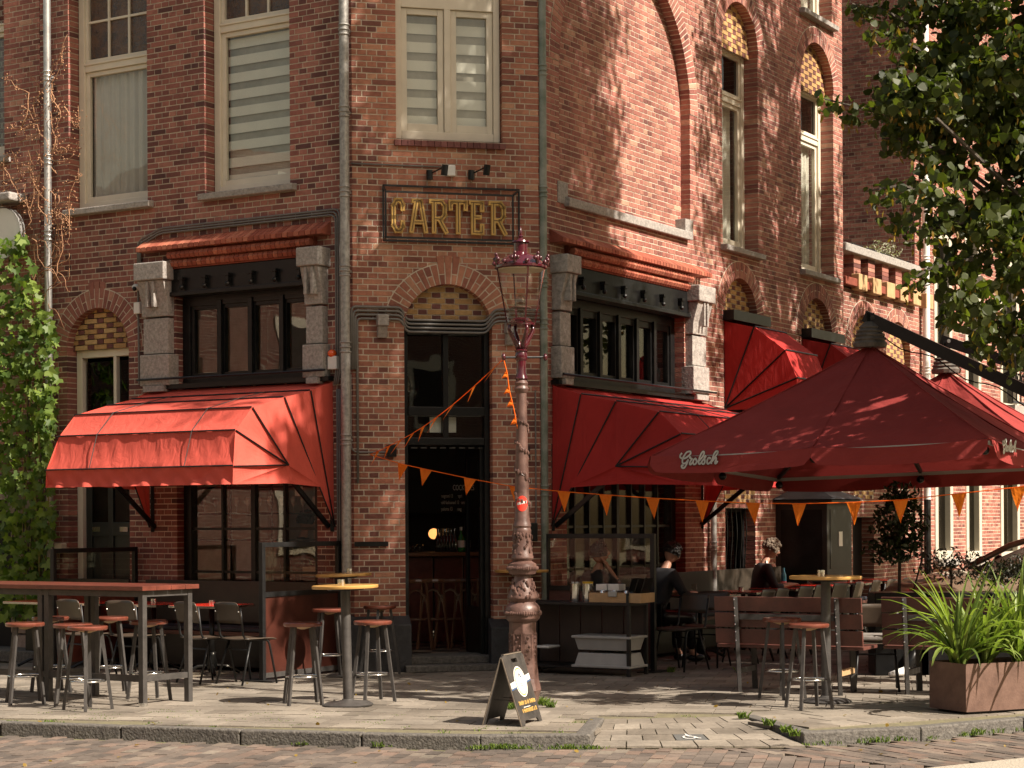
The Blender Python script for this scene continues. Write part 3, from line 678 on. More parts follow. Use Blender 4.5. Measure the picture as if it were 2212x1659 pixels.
# blind-arch sill and end stones
zz = oRb['z0']; sb_ = MB().hexa([FR.p(oRb['s0'] + .10, -.13, zz - .04), FR.p(oRb['s1'] - .08, -.13, zz - .04), FR.p(oRb['s1'] - .08, .07, zz - .06), FR.p(oRb['s0'] + .10, .07, zz - .06), FR.p(oRb['s0'] + .10, -.13, zz + .10), FR.p(oRb['s1'] - .08, -.13, zz + .10), FR.p(oRb['s1'] - .08, .07, zz + .04), FR.p(oRb['s0'] + .10, .07, zz + .04)])
sb_.build('long_sill', m_granite, bld, bevel=.01)
for a in (oRb['s0'] - .05, oRb['s1'] - .16):
    MB().fbox(FR, a, a + .22, -.14, .012, zz - .03, zz + .21).build('end_stone', m_granite, bld, bevel=.006)

# ---------------------------------------------------------------- shop fronts
def shopfront(fr, o, q_cor, panes, zsill, zhead, zf0, zlow, nlow, pil, rough, sgn):
    """o: opening, zf0..o.z1 fascia, zhead top of the glass, zsill black rail, zlow bottom of the lower window"""
    s0, s1, d = o['s0'], o['s1'], o['d']
    m = MB(); frame_rect(m, fr, s0 + .004, s1 - .004, 0, zf0 - .03, .11, -d - .06, -d + .05, wb=.02)
    m.fbox(fr, s0 + .11, s1 - .11, -d - .04, -d + .05, zhead, zf0 - .05)
    m.fbox(fr, s0 + .11, s1 - .11, -d - .04, -d + .09, zsill - .02, zsill + .09)
    m.fbox(fr, s0 + .11, s1 - .11, -d - .04, -d + .06, 2.62, 2.76)
    m.fbox(fr, s0 + .11, s1 - .11, -d - .04, -d + .045, zlow - .09, zlow)
    w = m.build('shop_window', m_black, bld, bevel=.004)
    fa = MB(); fa.fbox(fr, s0 - .03, s1 + .03, -.10, .05, zf0, o['z1'] + .02); fa.fbox(fr, s0 - .02, s1 + .02, -.10, .085, zf0 - .035, zf0 + .012); f_ = fa.build('fascia', m_black, w, bevel=.006)
    nk = 6
    for k in range(nk):
        a = s0 + (s1 - s0) * (k + .5) / nk; zc = (zf0 + o['z1']) / 2 - .03
        MB().fbox(fr, a - .035, a + .035, .05, .115, zc + .045, zc + .075).fbox(fr, a - .02, a + .02, .05, .10, zc - .02, zc + .045).ball(fr.p(a, .09, zc - .04), .028, 8, 6).build('bracket', m_black, w)
    i0, i1 = s0 + .11, s1 - .11; ww = (i1 - i0) / panes
    for k in range(panes):
        a, b = i0 + k * ww, i0 + (k + 1) * ww
        mm = MB(); frame_rect(mm, fr, a + .004, b - .004, zsill + .09, zhead, .045, -d - .03, -d + .03, wt=.09); mm.build('sash', m_black, w, bevel=.003)
        pane(fr, a + .047, b - .047, zsill + .13, zhead - .09, -d - .005, m_glass, w)
        pane(fr, a + .02, b - .02, 2.76, zsill - .02, -d - .005, m_glassd, w)
        if k: MB().fbox(fr, a - .03, a + .03, -d - .04, -d + .07, zsill + .09, zhead).build('mullion', m_black, w, bevel=.004)
    wl_ = (i1 - i0) / nlow; rows = [zlow, 1.04, 1.52, 2.1, 2.62]
    for k in range(nlow):
        a, b = i0 + k * wl_, i0 + (k + 1) * wl_
        for z0, z1 in zip(rows, rows[1:]): pane(fr, a + .012, b - .012, z0 + .012, z1 - .012, -d - .005, m_glass, w, 'lower_pane')
        if k: MB().fbox(fr, a - (.03 if k % (nlow // 2) == 0 else .014), a + (.03 if k % (nlow // 2) == 0 else .014), -d - .03, -d + .03, zlow, 2.62).build('glazing_bar', m_black, w)
    for z in rows[1:-1]: MB().fbox(fr, i0, i1, -d - .028, -d + .02, z - .014, z + .014).build('glazing_bar', m_black, w)
    MB().fbox(fr, i0, i1, -d - .04, -d + .03, .02, zlow - .09).build('base_panel', m_black, w, bevel=.004)
    # granite pilasters with console blocks
    for (a, b, flip) in pil:
        zt = o['z1'] + .10; zb = zsill - .02; c0, c1 = a, b
        q = MB().fbox(fr, a + .03, b - .03, -.05, .10, zb + .38, zt - .62).build('pilaster', rough, bld, bevel=.008)
        MB().fbox(fr, a, b, -.05, .13, zb + .02, zb + .37).build('pilaster_base', rough, q, bevel=.01)
        MB().fbox(fr, a + .06, b - .06, .0, .15, zb - .05, zb + .018).build('pilaster_foot', rough, q, bevel=.006)
        MB().fbox(fr, a - .01, b + .01, -.05, .22, zt - .20, zt).build('console_head', rough, q, bevel=.012)
        P = [fr.p(a + .02, .0, zt - .6), fr.p(a + .02, .11, zt - .6), fr.p(a + .02, .12, zt - .45), fr.p(a + .02, .19, zt - .203), fr.p(a + .02, .0, zt - .203)]
        MB().prism(P, fr.e * (b - a - .04)).build('console', rough, q, bevel=.006)
        for k in (-1, 1):
            MB().fbox(fr, (a + b) / 2 + k * .045 - .018, (a + b) / 2 + k * .045 + .018, .10, .20, zt - .5, zt - .21).build('console_rib', rough, q, bevel=.004)
    # projecting brick cornice
    zc = o['z1'] + .045; a, b = s0 - .02, s1 + .02
    for row, (oo, h) in enumerate(((.06, .085), (.10, .085))):
        n = int((b - a) / .066); mb = MB(); mb.use = True
        for k in range(n):
            mb.tone = R.random(); x = a + (b - a) * k / n; mb.tube([fr.p(x + .004, oo, zc + row * .09 + .035), fr.p(x + (b - a) / n - .004, oo, zc + row * .09 + .035)], .042, 6)
        mb.build('cornice_brickwork', m_orange, w, fix=False)['kind'] = 'stuff'
    MB().fbox(fr, a, b, -.05, .055, zc - .02, zc + .2).build('cornice_bed', m_orange, w)
    aa, bb = pil[0][0] - .02, pil[1][1] + .02
    n = int((bb - aa) / .075)
    for k in range(n):
        x = aa + (bb - aa) * k / n; y = x + (bb - aa) / n - .010; t = R.random()
        mb = MB(); mb.use = True; mb.tone = t
        mb.hexa([fr.p(x, 0, zc + .19), fr.p(y, 0, zc + .19), fr.p(y, .17, zc + .19), fr.p(x, .17, zc + .19), fr.p(x, 0, zc + .34), fr.p(y, 0, zc + .34), fr.p(y, .17, zc + .235), fr.p(x, .17, zc + .235)])
        mb.build('cornice_brick', m_orange, w, fix=False)
    return w, zc + .34
zL = lambda y, q=530: FL.z(q, y)
swL, zcL = shopfront(FL, oLs, None, 4, FL.z(530, 815) - .05, FL.z(530, 640), FL.z(530, 622), .80, 4, [(FL.s(713, 700), FL.s(668, 700), 0), (FL.s(380, 680), FL.s(318, 680), 1)], m_granite, 1)
swR, zcR = shopfront(FR, oRs, None, 6, FR.z(1350, 836), FR.z(1350, 678), FR.z(1350, 655), .80, 8, [(FR.s(1190, 700), FR.s(1219, 700), 0), (FR.s(1478, 700), FR.s(1512, 700), 1)], m_granr, -1)

# arched doorway on the left face
o_ = oLd; s0, s1, d = o_['s0'] + .005, o_['s1'] - .005, .2; zt = FL.z(220, 752)
m = MB(); frame_rect(m, FL, s0, s1, 0, zt, .085, -d - .05, -d + .05, wb=.01); zm = FL.z(215, 905, -.2)
m.fbox(FL, s0 + .085, s1 - .085, -d - .03, -d + .04, zm - .05, zm + .05); m.fbox(FL, s0 + .33, s0 + .375, -d - .02, -d + .045, zm + .05, zt - .085)
w = m.build('doorway', m_cream, bld, bevel=.005)
pane(FL, s0 + .11, s0 + .31, zm + .09, zt - .13, -d, m_glassd, w); pane(FL, s0 + .395, s1 - .11, zm + .09, zt - .13, -d, m_glassd, w)
dg = M('dark_green_paint', (.016, .022, .020), .3, var=.3, bump=.05)
dm = MB(); frame_rect(dm, FL, s0 + .09, s1 - .09, .03, zm - .055, .09, -d - .04, -d + .0, wb=.25); zp = FL.z(230, 1128, -.2)
dm.fbox(FL, s0 + .18, s1 - .18, -d - .04, -d + .0, zp - .16, zp); dm.fbox(FL, (s0 + s1) / 2 - .04, (s0 + s1) / 2 + .04, -d - .041, -d + .002, .05, zm - .1); dm.fbox(FL, s0 + .12, s1 - .12, -d - .045, -d - .02, .1, zp - .1)
dr_ = dm.build('door', dg, w, bevel=.006)
for a, b in ((s0 + .18, (s0 + s1) / 2 - .04), ((s0 + s1) / 2 + .04, s1 - .18)): pane(FL, a, b, zp, zm - .14, -d - .02, m_gamber, dr_)
for a in (s0 + .2, s1 - .32): MB().fbox(FL, a, a + .12, -d, -d + .012, zp - .11, zp - .055).build('letter_slot', m_chrome, dr_)
MB().fbox(FL, o_['s0'], o_['s1'], -.3, .12, 0, .09).build('doorstep', m_granite, bld, bevel=.01)
MB().fbox(FL, o_['s1'] + .02, o_['s1'] + .14, 0, .09, 1.24, 1.36).build('lock_plate', m_cream, w, bevel=.01)

# corner door: transom lights over an open doorway
o_ = oCd; s0, s1, d = o_['s0'] + .005, o_['s1'] - .005, .2
zh = FC.z(965, 704); z1_ = FC.z(965, 880, -.2); z2 = FC.z(965, 899, -.2); z3 = FC.z(965, 946, -.2); z4 = FC.z(965, 962, -.2)
m = MB(); frame_rect(m, FC, s0, s1, 0, zh, .055, -d - .07, -d + .07, wb=.02, wt=.075)
m.fbox(FC, s0 + .055, s1 - .055, -d - .04, -d + .09, z2 - .0, z1_); m.fbox(FC, s0 + .055, s1 - .055, -d - .04, -d + .06, z4, z3)
cm = (s0 + s1) / 2; m.fbox(FC, cm - .03, cm + .03, -d - .03, -d + .05, z3, zh - .075)
w = m.build('doorway', m_black, bld, bevel=.006)
for a, b in ((s0 + .055, cm - .03), (cm + .03, s1 - .055)):
    pane(FC, a, b, z1_, zh - .075, -d, m_glass, w); pane(FC, a, b, z3, z2, -d, m_glass, w)
for k in range(8): MB().fbox(FC, s0 + .1 + k * .105, s0 + .165 + k * .105, -d + .0, -d + .012, z4 - .035, z4 - .02).build('vent_slot', m_steel, w)
MB().fbox(FC, cm - .16, cm - .035, -d - .05, -d - .045, z3 + .06, z2 - .01).build('notice', m_white, w); MB().fbox(FC, cm + .035, cm + .13, -d - .05, -d - .045, z3 + .06, z2 - .01).build('notice', m_white, w)
dl_ = MB(); frame_rect(dl_, Fr((FC.p(s1 - .06, -d, 0).x, FC.p(s1 - .06, -d, 0).y), -nC, cd), 0.02, .8, .05, z4 - .03, .09, -.03, .01, wb=.6); dl_.build('open_door', m_black, w, bevel=.006)
MB().fbox(FC, s0 - .05, s1 + .05, -.45, .25, 0.0, .07).build('doorstep', m_kerb, bld, bevel=.01); MB().fbox(FC, s0, s1, -.5, .02, .07, .15).build('doorstep', m_kerb, bld, bevel=.01)
for a, b in ((-.10, o_['s0'] + .04), (o_['s1'] - .06, CW + .05)):
    zt = .60 if a < 0 else .55
    MB().hexa([FC.p(a, -.02, 0), FC.p(b, -.02, 0), FC.p(b, .14, 0), FC.p(a, .14, 0), FC.p(a, -.02, zt), FC.p(b, -.02, zt), FC.p(b, .14, zt - .10), FC.p(a, .14, zt - .10)]).build('plinth', M('painted_plinth', (.028, .028, .03), .6, var=.4, scale=14, bump=.5), bld, bevel=.01)

# ---------------------------------------------------------------- inside the cafe
itr = Fr((FC.p(CW / 2, 0, 0).x, FC.p(CW / 2, 0, 0).y), cd, -nC)   # a: across, o: depth inwards
rm_ = MB(); rm_.fbox(itr, -5.9, 5.9, 5.2, 5.3, 0, 4.9)
rm_.build('room_wall', m_dark, bld)
mt, t_, p_, N_, L_ = nodes('checker_floor'); ck = N_.new('ShaderNodeTexChecker'); ck.inputs['Scale'].default_value = 3.3; ck.inputs[1].default_value = rgb((.25, .2, .15)); ck.inputs[2].default_value = rgb((.02, .02, .02)); gg = N_.new('ShaderNodeNewGeometry'); L_.new(gg.outputs['Position'], ck.inputs[0]); L_.new(ck.outputs[0], p_.inputs['Base Color']); p_.inputs['Roughness'].default_value = .4
MB().prism([p + V(0, 0, .10) for p in (FL.p(4.4, -.12, 0), FL.p(.1, -.12, 0), FC.p(.1, -.12, 0), FC.p(CW - .1, -.12, 0), FR.p(.1, -.12, 0), FR.p(8.6, -.12, 0), itr.p(5.9, 5.2, 0), itr.p(-5.9, 5.2, 0))], (0, 0, .03)).build('interior_floor', mt, bld)
bar = empty('bar_counter', itr.p(.1, 2.5, .13), itr.rot(), 'dark wooden bar counter seen through the open corner door', 'counter')
zt = 1.17
MB().fbox(itr, -1.6, 1.9, 2.45, 3.1, zt, zt + .05).build('counter_top', M('bar_wood', (.20, .09, .04), .3, coat=.4), bar, bevel=.01)
for k in range(9): MB().fbox(itr, -1.5 + k * .37, -1.15 + k * .37, 2.55, 2.6, .14, zt - .01).build('panel', m_wood_red, bar, bevel=.01)
blk = tag(MB().fbox(itr, -.3, 1.5, 5.0, 5.06, 1.7, 3.0).build('chalk_menu', m_dark), 'black chalkboard with the cocktail list on the bar back wall', 'chalkboard')
def text(s, size, fr_p, right, up, parent, mat, ext=.002, name='lettering', shear=0, sx=1, align='LEFT', offset=0, space=1):
    c = bpy.data.curves.new('t', 'FONT'); c.body = s; c.size = size; c.extrude = ext; c.shear = shear; c.align_x = align; c.offset = offset; c.space_character = space
    c.resolution_u = 3
    to = bpy.data.objects.new('t', c); me = bpy.data.meshes.new_from_object(to); bpy.data.objects.remove(to)
    n = right.cross(up); m4 = Matrix.Identity(4)
    for i in range(3): m4[i][0] = right[i] * sx; m4[i][1] = up[i]; m4[i][2] = n[i]; m4[i][3] = fr_p[i]
    me.transform(wm(parent).inverted() @ m4 if parent else m4); me.materials.clear(); me.materials.append(mat)
    o = bpy.data.objects.new(name, me); link(o, parent); return o
m_chalk = M('chalk', (.8, .78, .72), .9, bump=0)
pb = at(978, 1060, 25.4)
for s_, q_, y_, z_ in (('COCKTAILS', 978, 1059, .105), ('·negroni 13      ·spri', 952, 1075, .07), ('·old fashioned 13  ·ama', 952, 1089, .07), ('·paloma 13      ·neg', 952, 1103, .07)):
    a_, zz_ = itr.q(q_, y_, 4.99)
    text(s_, z_, itr.p(a_, 4.99, zz_), cd, V(0, 0, 1), blk, m_chalk, sx=.52)
lamp = tag(MB().ball(at(937, 1153, 23.6), .066, 14, 10, (1, .3, 1)).build('wall_lamp', M_emit('warm_globe', (1, .42, .12), .75), smooth=True), 'round amber lamp glowing behind the bar', 'lamp')
# bottles and glasses on the bar
def bottle(name, loc, h, mat, cap, label, cat='bottle', group=None, lab=True):
    e = empty(name, loc, 0, label, cat, group); r = h * .13
    MB().lathe((0, 0, 0), [(r * .9, 0), (r, h * .03), (r, h * .55), (r * .38, h * .74), (r * .36, h * .93)], 12).build('glass_body', mat, e, world=False, smooth=True)
    MB().lathe((0, 0, 0), [(r * .42, h * .86), (r * .42, h), (0, h)], 10).build('cap', cap, e, world=False)
    if lab: MB().lathe((0, 0, 0), [(r * 1.03, h * .18), (r * 1.03, h * .46)], 12).build('label', m_white, e, world=False)
    return e
m_bgreen = M('green_bottle', (.02, .22, .03), .08, var=.1, bump=0, spec=.8); m_bdark = M('dark_bottle', (.012, .012, .010), .1, var=.1, bump=0, spec=.8)
def onbar(q, dep=2.6):
    a_, z_ = itr.q(q, 1200, dep); return itr.p(a_, dep, zt + .05)
bottle('bottle', onbar(996), .30, m_bgreen, m_white, 'green bottle with white cap, left of the two on the bar end')
bottle('bottle', onbar(1009), .30, m_bgreen, m_white, 'green bottle with white label, right of the two on the bar end')
b0 = bottle('bottle', onbar(946, 2.8), .28, m_bdark, m_bdark, 'dark bottle in the row standing along the bar', group='dark bottles along the bar', lab=False)
for k in range(1, 6): copy_tree(b0, loc=onbar(946 + k * 7, 2.8), rz=0)
for k, q_ in enumerate((886, 895, 908)):
    g = tag(MB().lathe(onbar(q_, 2.7), [(.03, 0), (.035, .09), (.03, .09)], 10).build('drinking_glass', m_lglass, smooth=True), ['short drinking glass at the left end of the bar', 'short drinking glass second from the left end of the bar', 'drinking glass near the amber lamp on the bar'][k], 'glass')
# bentwood bar stools in front of the counter
m_bent = M('bentwood', (.16, .075, .038), .35, coat=.4)
def bentstool():
    e = empty('bentwood_stool', (0, 0, 0), 0, 'bentwood bar stool lined up at the dark counter', 'bar stool', 'bentwood stools inside at the bar')
    MB().lathe((0, 0, 0), [(.17, .76), (.175, .78), (.17, .80), (0, .80)], 16).build('seat', m_bent, e, world=False)
    for sx in (-1, 1):
        for sy in (-1, 1): MB().tube([(sx * .12, sy * .12, .76), (sx * .14, sy * .14, .4), (sx * .18, sy * .18, 0)], .013, 6).build('leg', m_bent, e, world=False)
    MB().tube([(.15 * math.cos(t), .15 * math.sin(t), .34) for t in [k * PI / 8 for k in range(17)]], .009, 5).build('ring', m_bent, e, world=False)
    for sy in (-1, 1): MB().tube([(.13 * math.cos(t), sy * .13, .42 + .26 * math.sin(t)) for t in [k * PI / 8 for k in range(9)]], .009, 5).build('arch', m_bent, e, world=False)
    return e
bs = bentstool()
for k, q_ in enumerate((899, 935, 972, 1008, 1044)):
    a_, z_ = itr.q(q_, 1200, 1.5); o = bs if k == 0 else copy_tree(bs); o.location = itr.p(a_, 1.5, .13)
# shelf with hanging glasses seen through the left shop window
zsh = FL.z(600, 1060, -1.6)
shf = empty('glass_rack', FL.p(1.2, -1.6, 1.2), 0, 'black metal rack of hanging wine glasses inside the left shop window', 'rack')
for z_ in (1.98, 1.68, 1.38): MB().fbox(FL, .95, 2.85, -.85, -.65, z_, z_ + .02).build('shelf', m_blackm, shf)
for a_ in (.95, 1.6, 2.2, 2.83): MB().fbox(FL, a_, a_ + .02, -.66, -.64, .2, 2.3).build('upright', m_blackm, shf)
m_wine = M('bright_glass', (.55, .55, .52), .12, bump=0, spec=.9)
gm = MB().lathe((0, 0, 0), [(.030, 0), (.004, .004), (.004, .07), (.03, .10), (.036, .14), (.028, .18)], 10).mesh('wine_glass', m_wine, True)
for r_, z_ in ((0, 2.0), (1, 1.7)):
    for k in range(11):
        if k > 10: continue
        o = bpy.data.objects.new('wine_glass', gm); link(o); o.location = FL.p(1.05 + k * .16 + R.uniform(-.02, .02), -.72, z_)
        tag(o, ['wine glass on the upper shelf of the black rack inside the left window', 'wine glass on the middle shelf of the black rack inside the left window'][r_], 'wine glass', ['glasses on the upper rack shelf', 'glasses on the middle rack shelf'][r_])
tag(MB().ball(FC.p(.62, -.62, FC.z(935, 838, -.6)), .215, 24, 16).build('glass_globe', M_glass('globe_glass', (.75, .72, .66), 2.2), smooth=True), 'large clear glass globe hanging behind the light over the corner door', 'lamp')
# warm wall panel visible through the left window
MB().fbox(FL, 2.2, 4.9, -2.3, -2.2, .1, 4.6).build('interior_partition', M('beige_plaster', (.42, .33, .26), .8), bld); MB().fbox(FL, 2.9, 3.0, -2.2, -.35, .1, 4.6).build('interior_partition', bpy.data.materials['beige_plaster'], bld)
fb = empty('flower_box', FL.p(.62, -.45, 1.05), 0, 'beige flower box with loose green plant on the inner sill of the left shop window', 'plant'); MB().fbox(FL, .38, .95, -.55, -.35, 1.0, 1.10).build('box', m_crate, fb)
tag(MB().fbox(FL, .93, 1.03, -.33, -.32, 1.88, 1.98).build('number_card', m_white), 'small white card hanging inside the left shop window', 'card')

# ---------------------------------------------------------------- pipes, conduits, small things on the walls
def pipe(name, fr, q, ytop, ybot, r, off, mat, cols, label, cat='drainpipe', zb=None, q2=None):
    s_ = fr.s(q, 500, off); z0 = zb if zb is not None else fr.z(q, ybot, off)
    zt = 10 if ytop is None else fr.z(q, ytop, off)
    e = empty(name, fr.p(s_, off, 0), 0, label, cat)
    MB().tube([fr.p(s_, off, z0), fr.p(s_, off, zt)], r, 14).build('pipe', mat, e, smooth=True, auto=40)
    for y in cols:
        z = fr.z(q, y, off)
        for dz in (-.05, 0, .05): MB().lathe(fr.p(s_, off, z + dz), [(r, -.012), (r + .010, -.006), (r + .010, .006), (r, .012)], 14).build('collar', mat, e, smooth=True)
        MB().fbox(fr, s_ - .015, s_ + .015, -.01, off, z - .012, z + .012).build('bracket', mat, e)
    return e
pipe('drainpipe', FL, 104, None, 1320, .043, .09, m_zinc, (164, 345, 509, 749, 925, 1107), 'slim zinc drainpipe among the vines at the left edge', zb=.35)
pipe('drainpipe', FL, 745, None, 1240, .052, .10, m_zincd, (64, 241, 414, 585, 750, 950), 'thick grey zinc drainpipe left of the corner door', zb=.9)
pipe('drainpipe', FR, 1173, None, 1400, .045, .02, m_green, (153, 415, 610, 700, 1060), 'green grey drainpipe right of the corner door, behind the street lamp', zb=.3)
def wires(name, paths, r, mat, label, cat='cable'):
    e = empty(name, paths[0][0], 0, label, cat)
    for p in paths: MB().tube(p, r, 6).build('conduit', mat, e, smooth=True)
    return e
def rnd(pts, rad=.08, n=4):
    out = [pts[0]]
    for a, b, c in zip(pts, pts[1:], pts[2:]):
        u = (a - b); w_ = (c - b); r_ = min(rad, u.length / 2, w_.length / 2); p = b + u.normalized() * r_; q = b + w_.normalized() * r_
        for k in range(n + 1):
            t = k / n; out.append(p * (1 - t) ** 2 + b * 2 * t * (1 - t) + q * t * t)
    return out + [pts[-1]]
ps = []
for k in range(3):
    dz = .028 * k; a0 = FL.s(722, 600) + .02 * 0; zt_ = zcL + .06 + dz
    sl = FL.s(310, 545) + .02 - .0 * k; sr = FL.s(724, 600) - .03 - .026 * k
    ps.append(rnd([FL.p(sl + .02 * k, .03, zt_ - .55), FL.p(sl + .02 * k, .03, zt_ - .12), FL.p(sl - .3, .03, zt_), FL.p(sr, .03, zt_), FL.p(sr, .03, 3.2), FL.p(sr + .03, .03, 3.05)]))
wires('conduit_run', ps, .011, m_wire, 'three grey cables looping over the left brick cornice', 'cable')
ps = [rnd([FL.p(.02 + .028 * k - .01, .05, 3.0), FL.p(.02 + .028 * k - .01, .05, .5)]) for k in range(3)]
wires('conduit_run', [[FL.p(.135 + .028 * k, .03, 3.0), FL.p(.135 + .028 * k, .03, .75)] for k in range(3)], .012, m_wire, 'grey cables running down beside the thick drainpipe')
ps = []
for k in range(4):
    dz = -.042 * k; z_a = FC.z(830, 664) + dz; z_b = FC.z(965, 692) + dz; sx = oCd['s0']; sy = oCd['s1']
    ps.append(rnd([FC.p(-.02 + .02 * k, .03, 2.0 if k == 3 else 3.2), FC.p(-.02 + .02 * k, .03, z_a), FC.p(sx - .04, .03, z_a), FC.p(sx + .03, -.03, z_b), FC.p(sy - .06, -.03, z_b), FC.p(sy + .03, .03, z_a + .0), FC.p(CW + .0, .03, z_a)], .05))
wires('conduit_run', ps, .014, m_wire, 'bundle of four grey conduits crossing above the corner door')
z_ = FC.z(870, 358); wires('conduit_run', [[FC.p(-.02, .02, z_), FC.p(FC.s(962, 360), .02, z_)]], .009, m_wire, 'thin grey conduit running to the junction box over the sign')
s_ = FC.s(972, 370); tag(MB().fbox(FC, s_ - .05, s_ + .05, 0, .06, FC.z(972, 382), FC.z(972, 358)).build('junction_box', m_white, bevel=.01), 'small white junction box above the gold sign', 'junction box')
for k, q_ in enumerate((930, 1020)):
    s_ = FC.s(q_, 380); z_ = FC.z(q_, 380); e = empty('spotlight', FC.p(s_, 0, z_), 0, ['black spotlight above the sign, left one, below the junction box', 'black spotlight above the sign, right one'][k], 'spotlight', 'spotlights over the sign')
    MB().tube([FC.p(s_ - .02, .05, z_ - .05), FC.p(s_ - .02, .05, z_ + .05)], .035, 12).build('mount', m_black, e)
    MB().tube([FC.p(s_, .05, z_ + .02), FC.p(s_ + .09, .28, z_ + .05)], .008, 6).build('arm', m_black, e)
    MB().tube([FC.p(s_ + .10, .30, z_ + .07), FC.p(s_ + .09, .28, z_ - .04)], .036, 14).build('lamp_head', m_black, e)
# wall light, camera, alarm lamp, stone consoles
for fr, q_, y_, lab in ((FC, 824, 706, 'small stone console block beside the corner door arch, left'), (FC, 1100, 722, 'small stone console block beside the corner door arch, right, behind the lantern')):
    s_, z_ = fr.q(q_, y_); e = empty('stone_console', fr.p(s_, 0, z_), 0, lab, 'console')
    MB().fbox(fr, s_ - .06, s_ + .06, 0, .14, z_ + .0, z_ + .12).build('console_top', m_granite, e, bevel=.01)
    MB().prism([fr.p(s_ - .05, 0, z_ - .12), fr.p(s_ - .05, .05, z_ - .12), fr.p(s_ - .05, .11, z_ - .003), fr.p(s_ - .05, 0, z_ - .003)], fr.e * .1).build('console_scroll', m_granite, e, bevel=.005)
s_, z_ = FL.q(728, 764); e = empty('alarm_light', FL.p(s_, 0, z_), 0, 'orange alarm light on a white box beside the thick drainpipe', 'alarm')
MB().fbox(FL, s_ - .05, s_ + .07, .02, .08, z_ - .17, z_ - .03).build('housing', m_white, e, bevel=.008); MB().ball(FL.p(s_ + .02, .06, z_), .05, 14, 8, (1, 1, .85)).build('dome', M('orange_dome', (.75, .10, .01), .2, var=.05, bump=0, coat=.5), e, smooth=True)
s_, z_ = FL.q(302, 622); e = empty('security_camera', FL.p(s_, 0, z_), 0, 'white dome camera beside the left stone pilaster', 'camera')
MB().ball(FL.p(s_, .06, z_), .05, 12, 8, (1, 1, .8)).build('dome', m_white, e, smooth=True); MB().ball(FL.p(s_ - .01, .10, z_ - .02), .027, 10, 6).build('lens', m_black, e, smooth=True)
MB().fbox(FL, s_ - .055, s_ + .035, .01, .07, z_ - .30, z_ - .17).build('box', m_white, e, bevel=.008); MB().tube([FL.p(s_, .03, z_ - .03), FL.p(s_ - .01, .03, z_ - 1.1)], .012, 6).build('cable', m_wire, e)
s_, z_ = FC.q(842, 975); e = empty('wall_light', FC.p(s_, 0, z_), 0, 'black box wall light on the brick pier left of the corner door', 'wall light')
MB().fbox(FC, s_ - .04, s_ + .06, 0, .09, z_ - .06, z_ + .07).build('housing', m_black, e, bevel=.008)
MB().tube(rnd([FC.p(-.03, .02, 3.15), FC.p(-.03, .02, z_ - .01), FC.p(s_ - .03, .02, z_ - .01)], .08), .010, 6).build('conduit', m_wire, e)
s_, z_ = FC.q(1158, 978); e = empty('wall_light', FC.p(1.86, 0, z_), 0, 'black box wall light on the brick pier right of the corner door', 'wall light'); MB().fbox(FC, 1.80, 1.90, 0, .09, z_ - .06, z_ + .07).build('housing', m_black, e, bevel=.008)
s_ = 1.78; e = empty('flood_lamp', FC.p(s_, 0, 1.5), 0, 'black flood lamp on the brick pier behind the street lamp post', 'lamp'); MB().fbox(FC, s_ + .02, s_ + .2, .02, .1, 1.37, 1.57).build('housing', m_black, e, bevel=.01); MB().tube([FC.p(s_ + .2, .02, 1.55), FC.p(s_ + .2, .02, 3.0)], .009, 5).build('conduit', m_wire, e)
MB().fbox(FC, s_ - .0, s_ + .09, 0, .04, 1.16, 1.26).build('socket', m_white, e, bevel=.005)

# ---------------------------------------------------------------- the sign
sg = empty('shop_sign', FC.p(.9, .1, FC.z(965, 465)), 0, 'black open frame sign with gold letters CARTER above the corner door', 'sign')
def rect(fr, o, c): return [fr.p(*(lambda a: (a[0], o, a[1]))(fr.q(q, y, o))) for q, y in c]
zt0, zb0 = FC.z(965, 405, .03), FC.z(965, 523, .03)
sa, sbb = FC.s(828, 460, .03), FC.s(1121, 460, .03)
r1 = [FC.p(sa, .03, zt0), FC.p(sbb, .03, zt0), FC.p(sbb, .03, zb0), FC.p(sa, .03, zb0)]
zt1, zb1 = FC.z(965, 418, .26), FC.z(965, 516, .26); sc_, sd_ = FC.s(833, 460, .26), FC.s(1108, 460, .26)
r2 = [FC.p(sc_, .26, zt1), FC.p(sd_, .26, zt1), FC.p(sd_, .26, zb1), FC.p(sc_, .26, zb1)]
for k in range(4):
    MB().bar(r1[k], r1[(k + 1) % 4], .02).build('frame_bar', m_blackm, sg); MB().bar(r2[k], r2[(k + 1) % 4], .02).build('frame_bar', m_blackm, sg); MB().bar(r1[k], r2[k], .018).build('frame_bar', m_blackm, sg)
LT = {'C': [[(.82, .72), (.82, .86), (.66, 1), (.34, 1), (.15, .83), (.15, .17), (.34, 0), (.66, 0), (.82, .14), (.82, .28)]],
      'A': [[(.02, 0), (.36, 1), (.64, 1), (.98, 0)], [(.2, .30), (.8, .30)], [(.16, 1), (.40, 1)]],
      'R': [[(.2, 0), (.2, 1)], [(.02, 1), (.66, 1), (.86, .86), (.86, .56), (.66, .42), (.2, .42)], [(.52, .42), (.95, 0)]],
      'T': [[(.5, 0), (.5, 1)], [(.02, .78), (.02, 1), (.98, 1), (.98, .78)]],
      'E': [[(.2, 0), (.2, 1)], [(.02, 1), (.88, 1), (.88, .76)], [(.2, .52), (.70, .52)], [(.2, 0), (.88, 0), (.88, .24)]]}
qs = [(848, 890), (897, 945), (950, 1002), (1003, 1047), (1052, 1098 - 40), (1058, 1098)]
cols = [(846, 889), (897, 943), (946, 992), (996, 1040), (1044, 1084), (1086, 1131)]
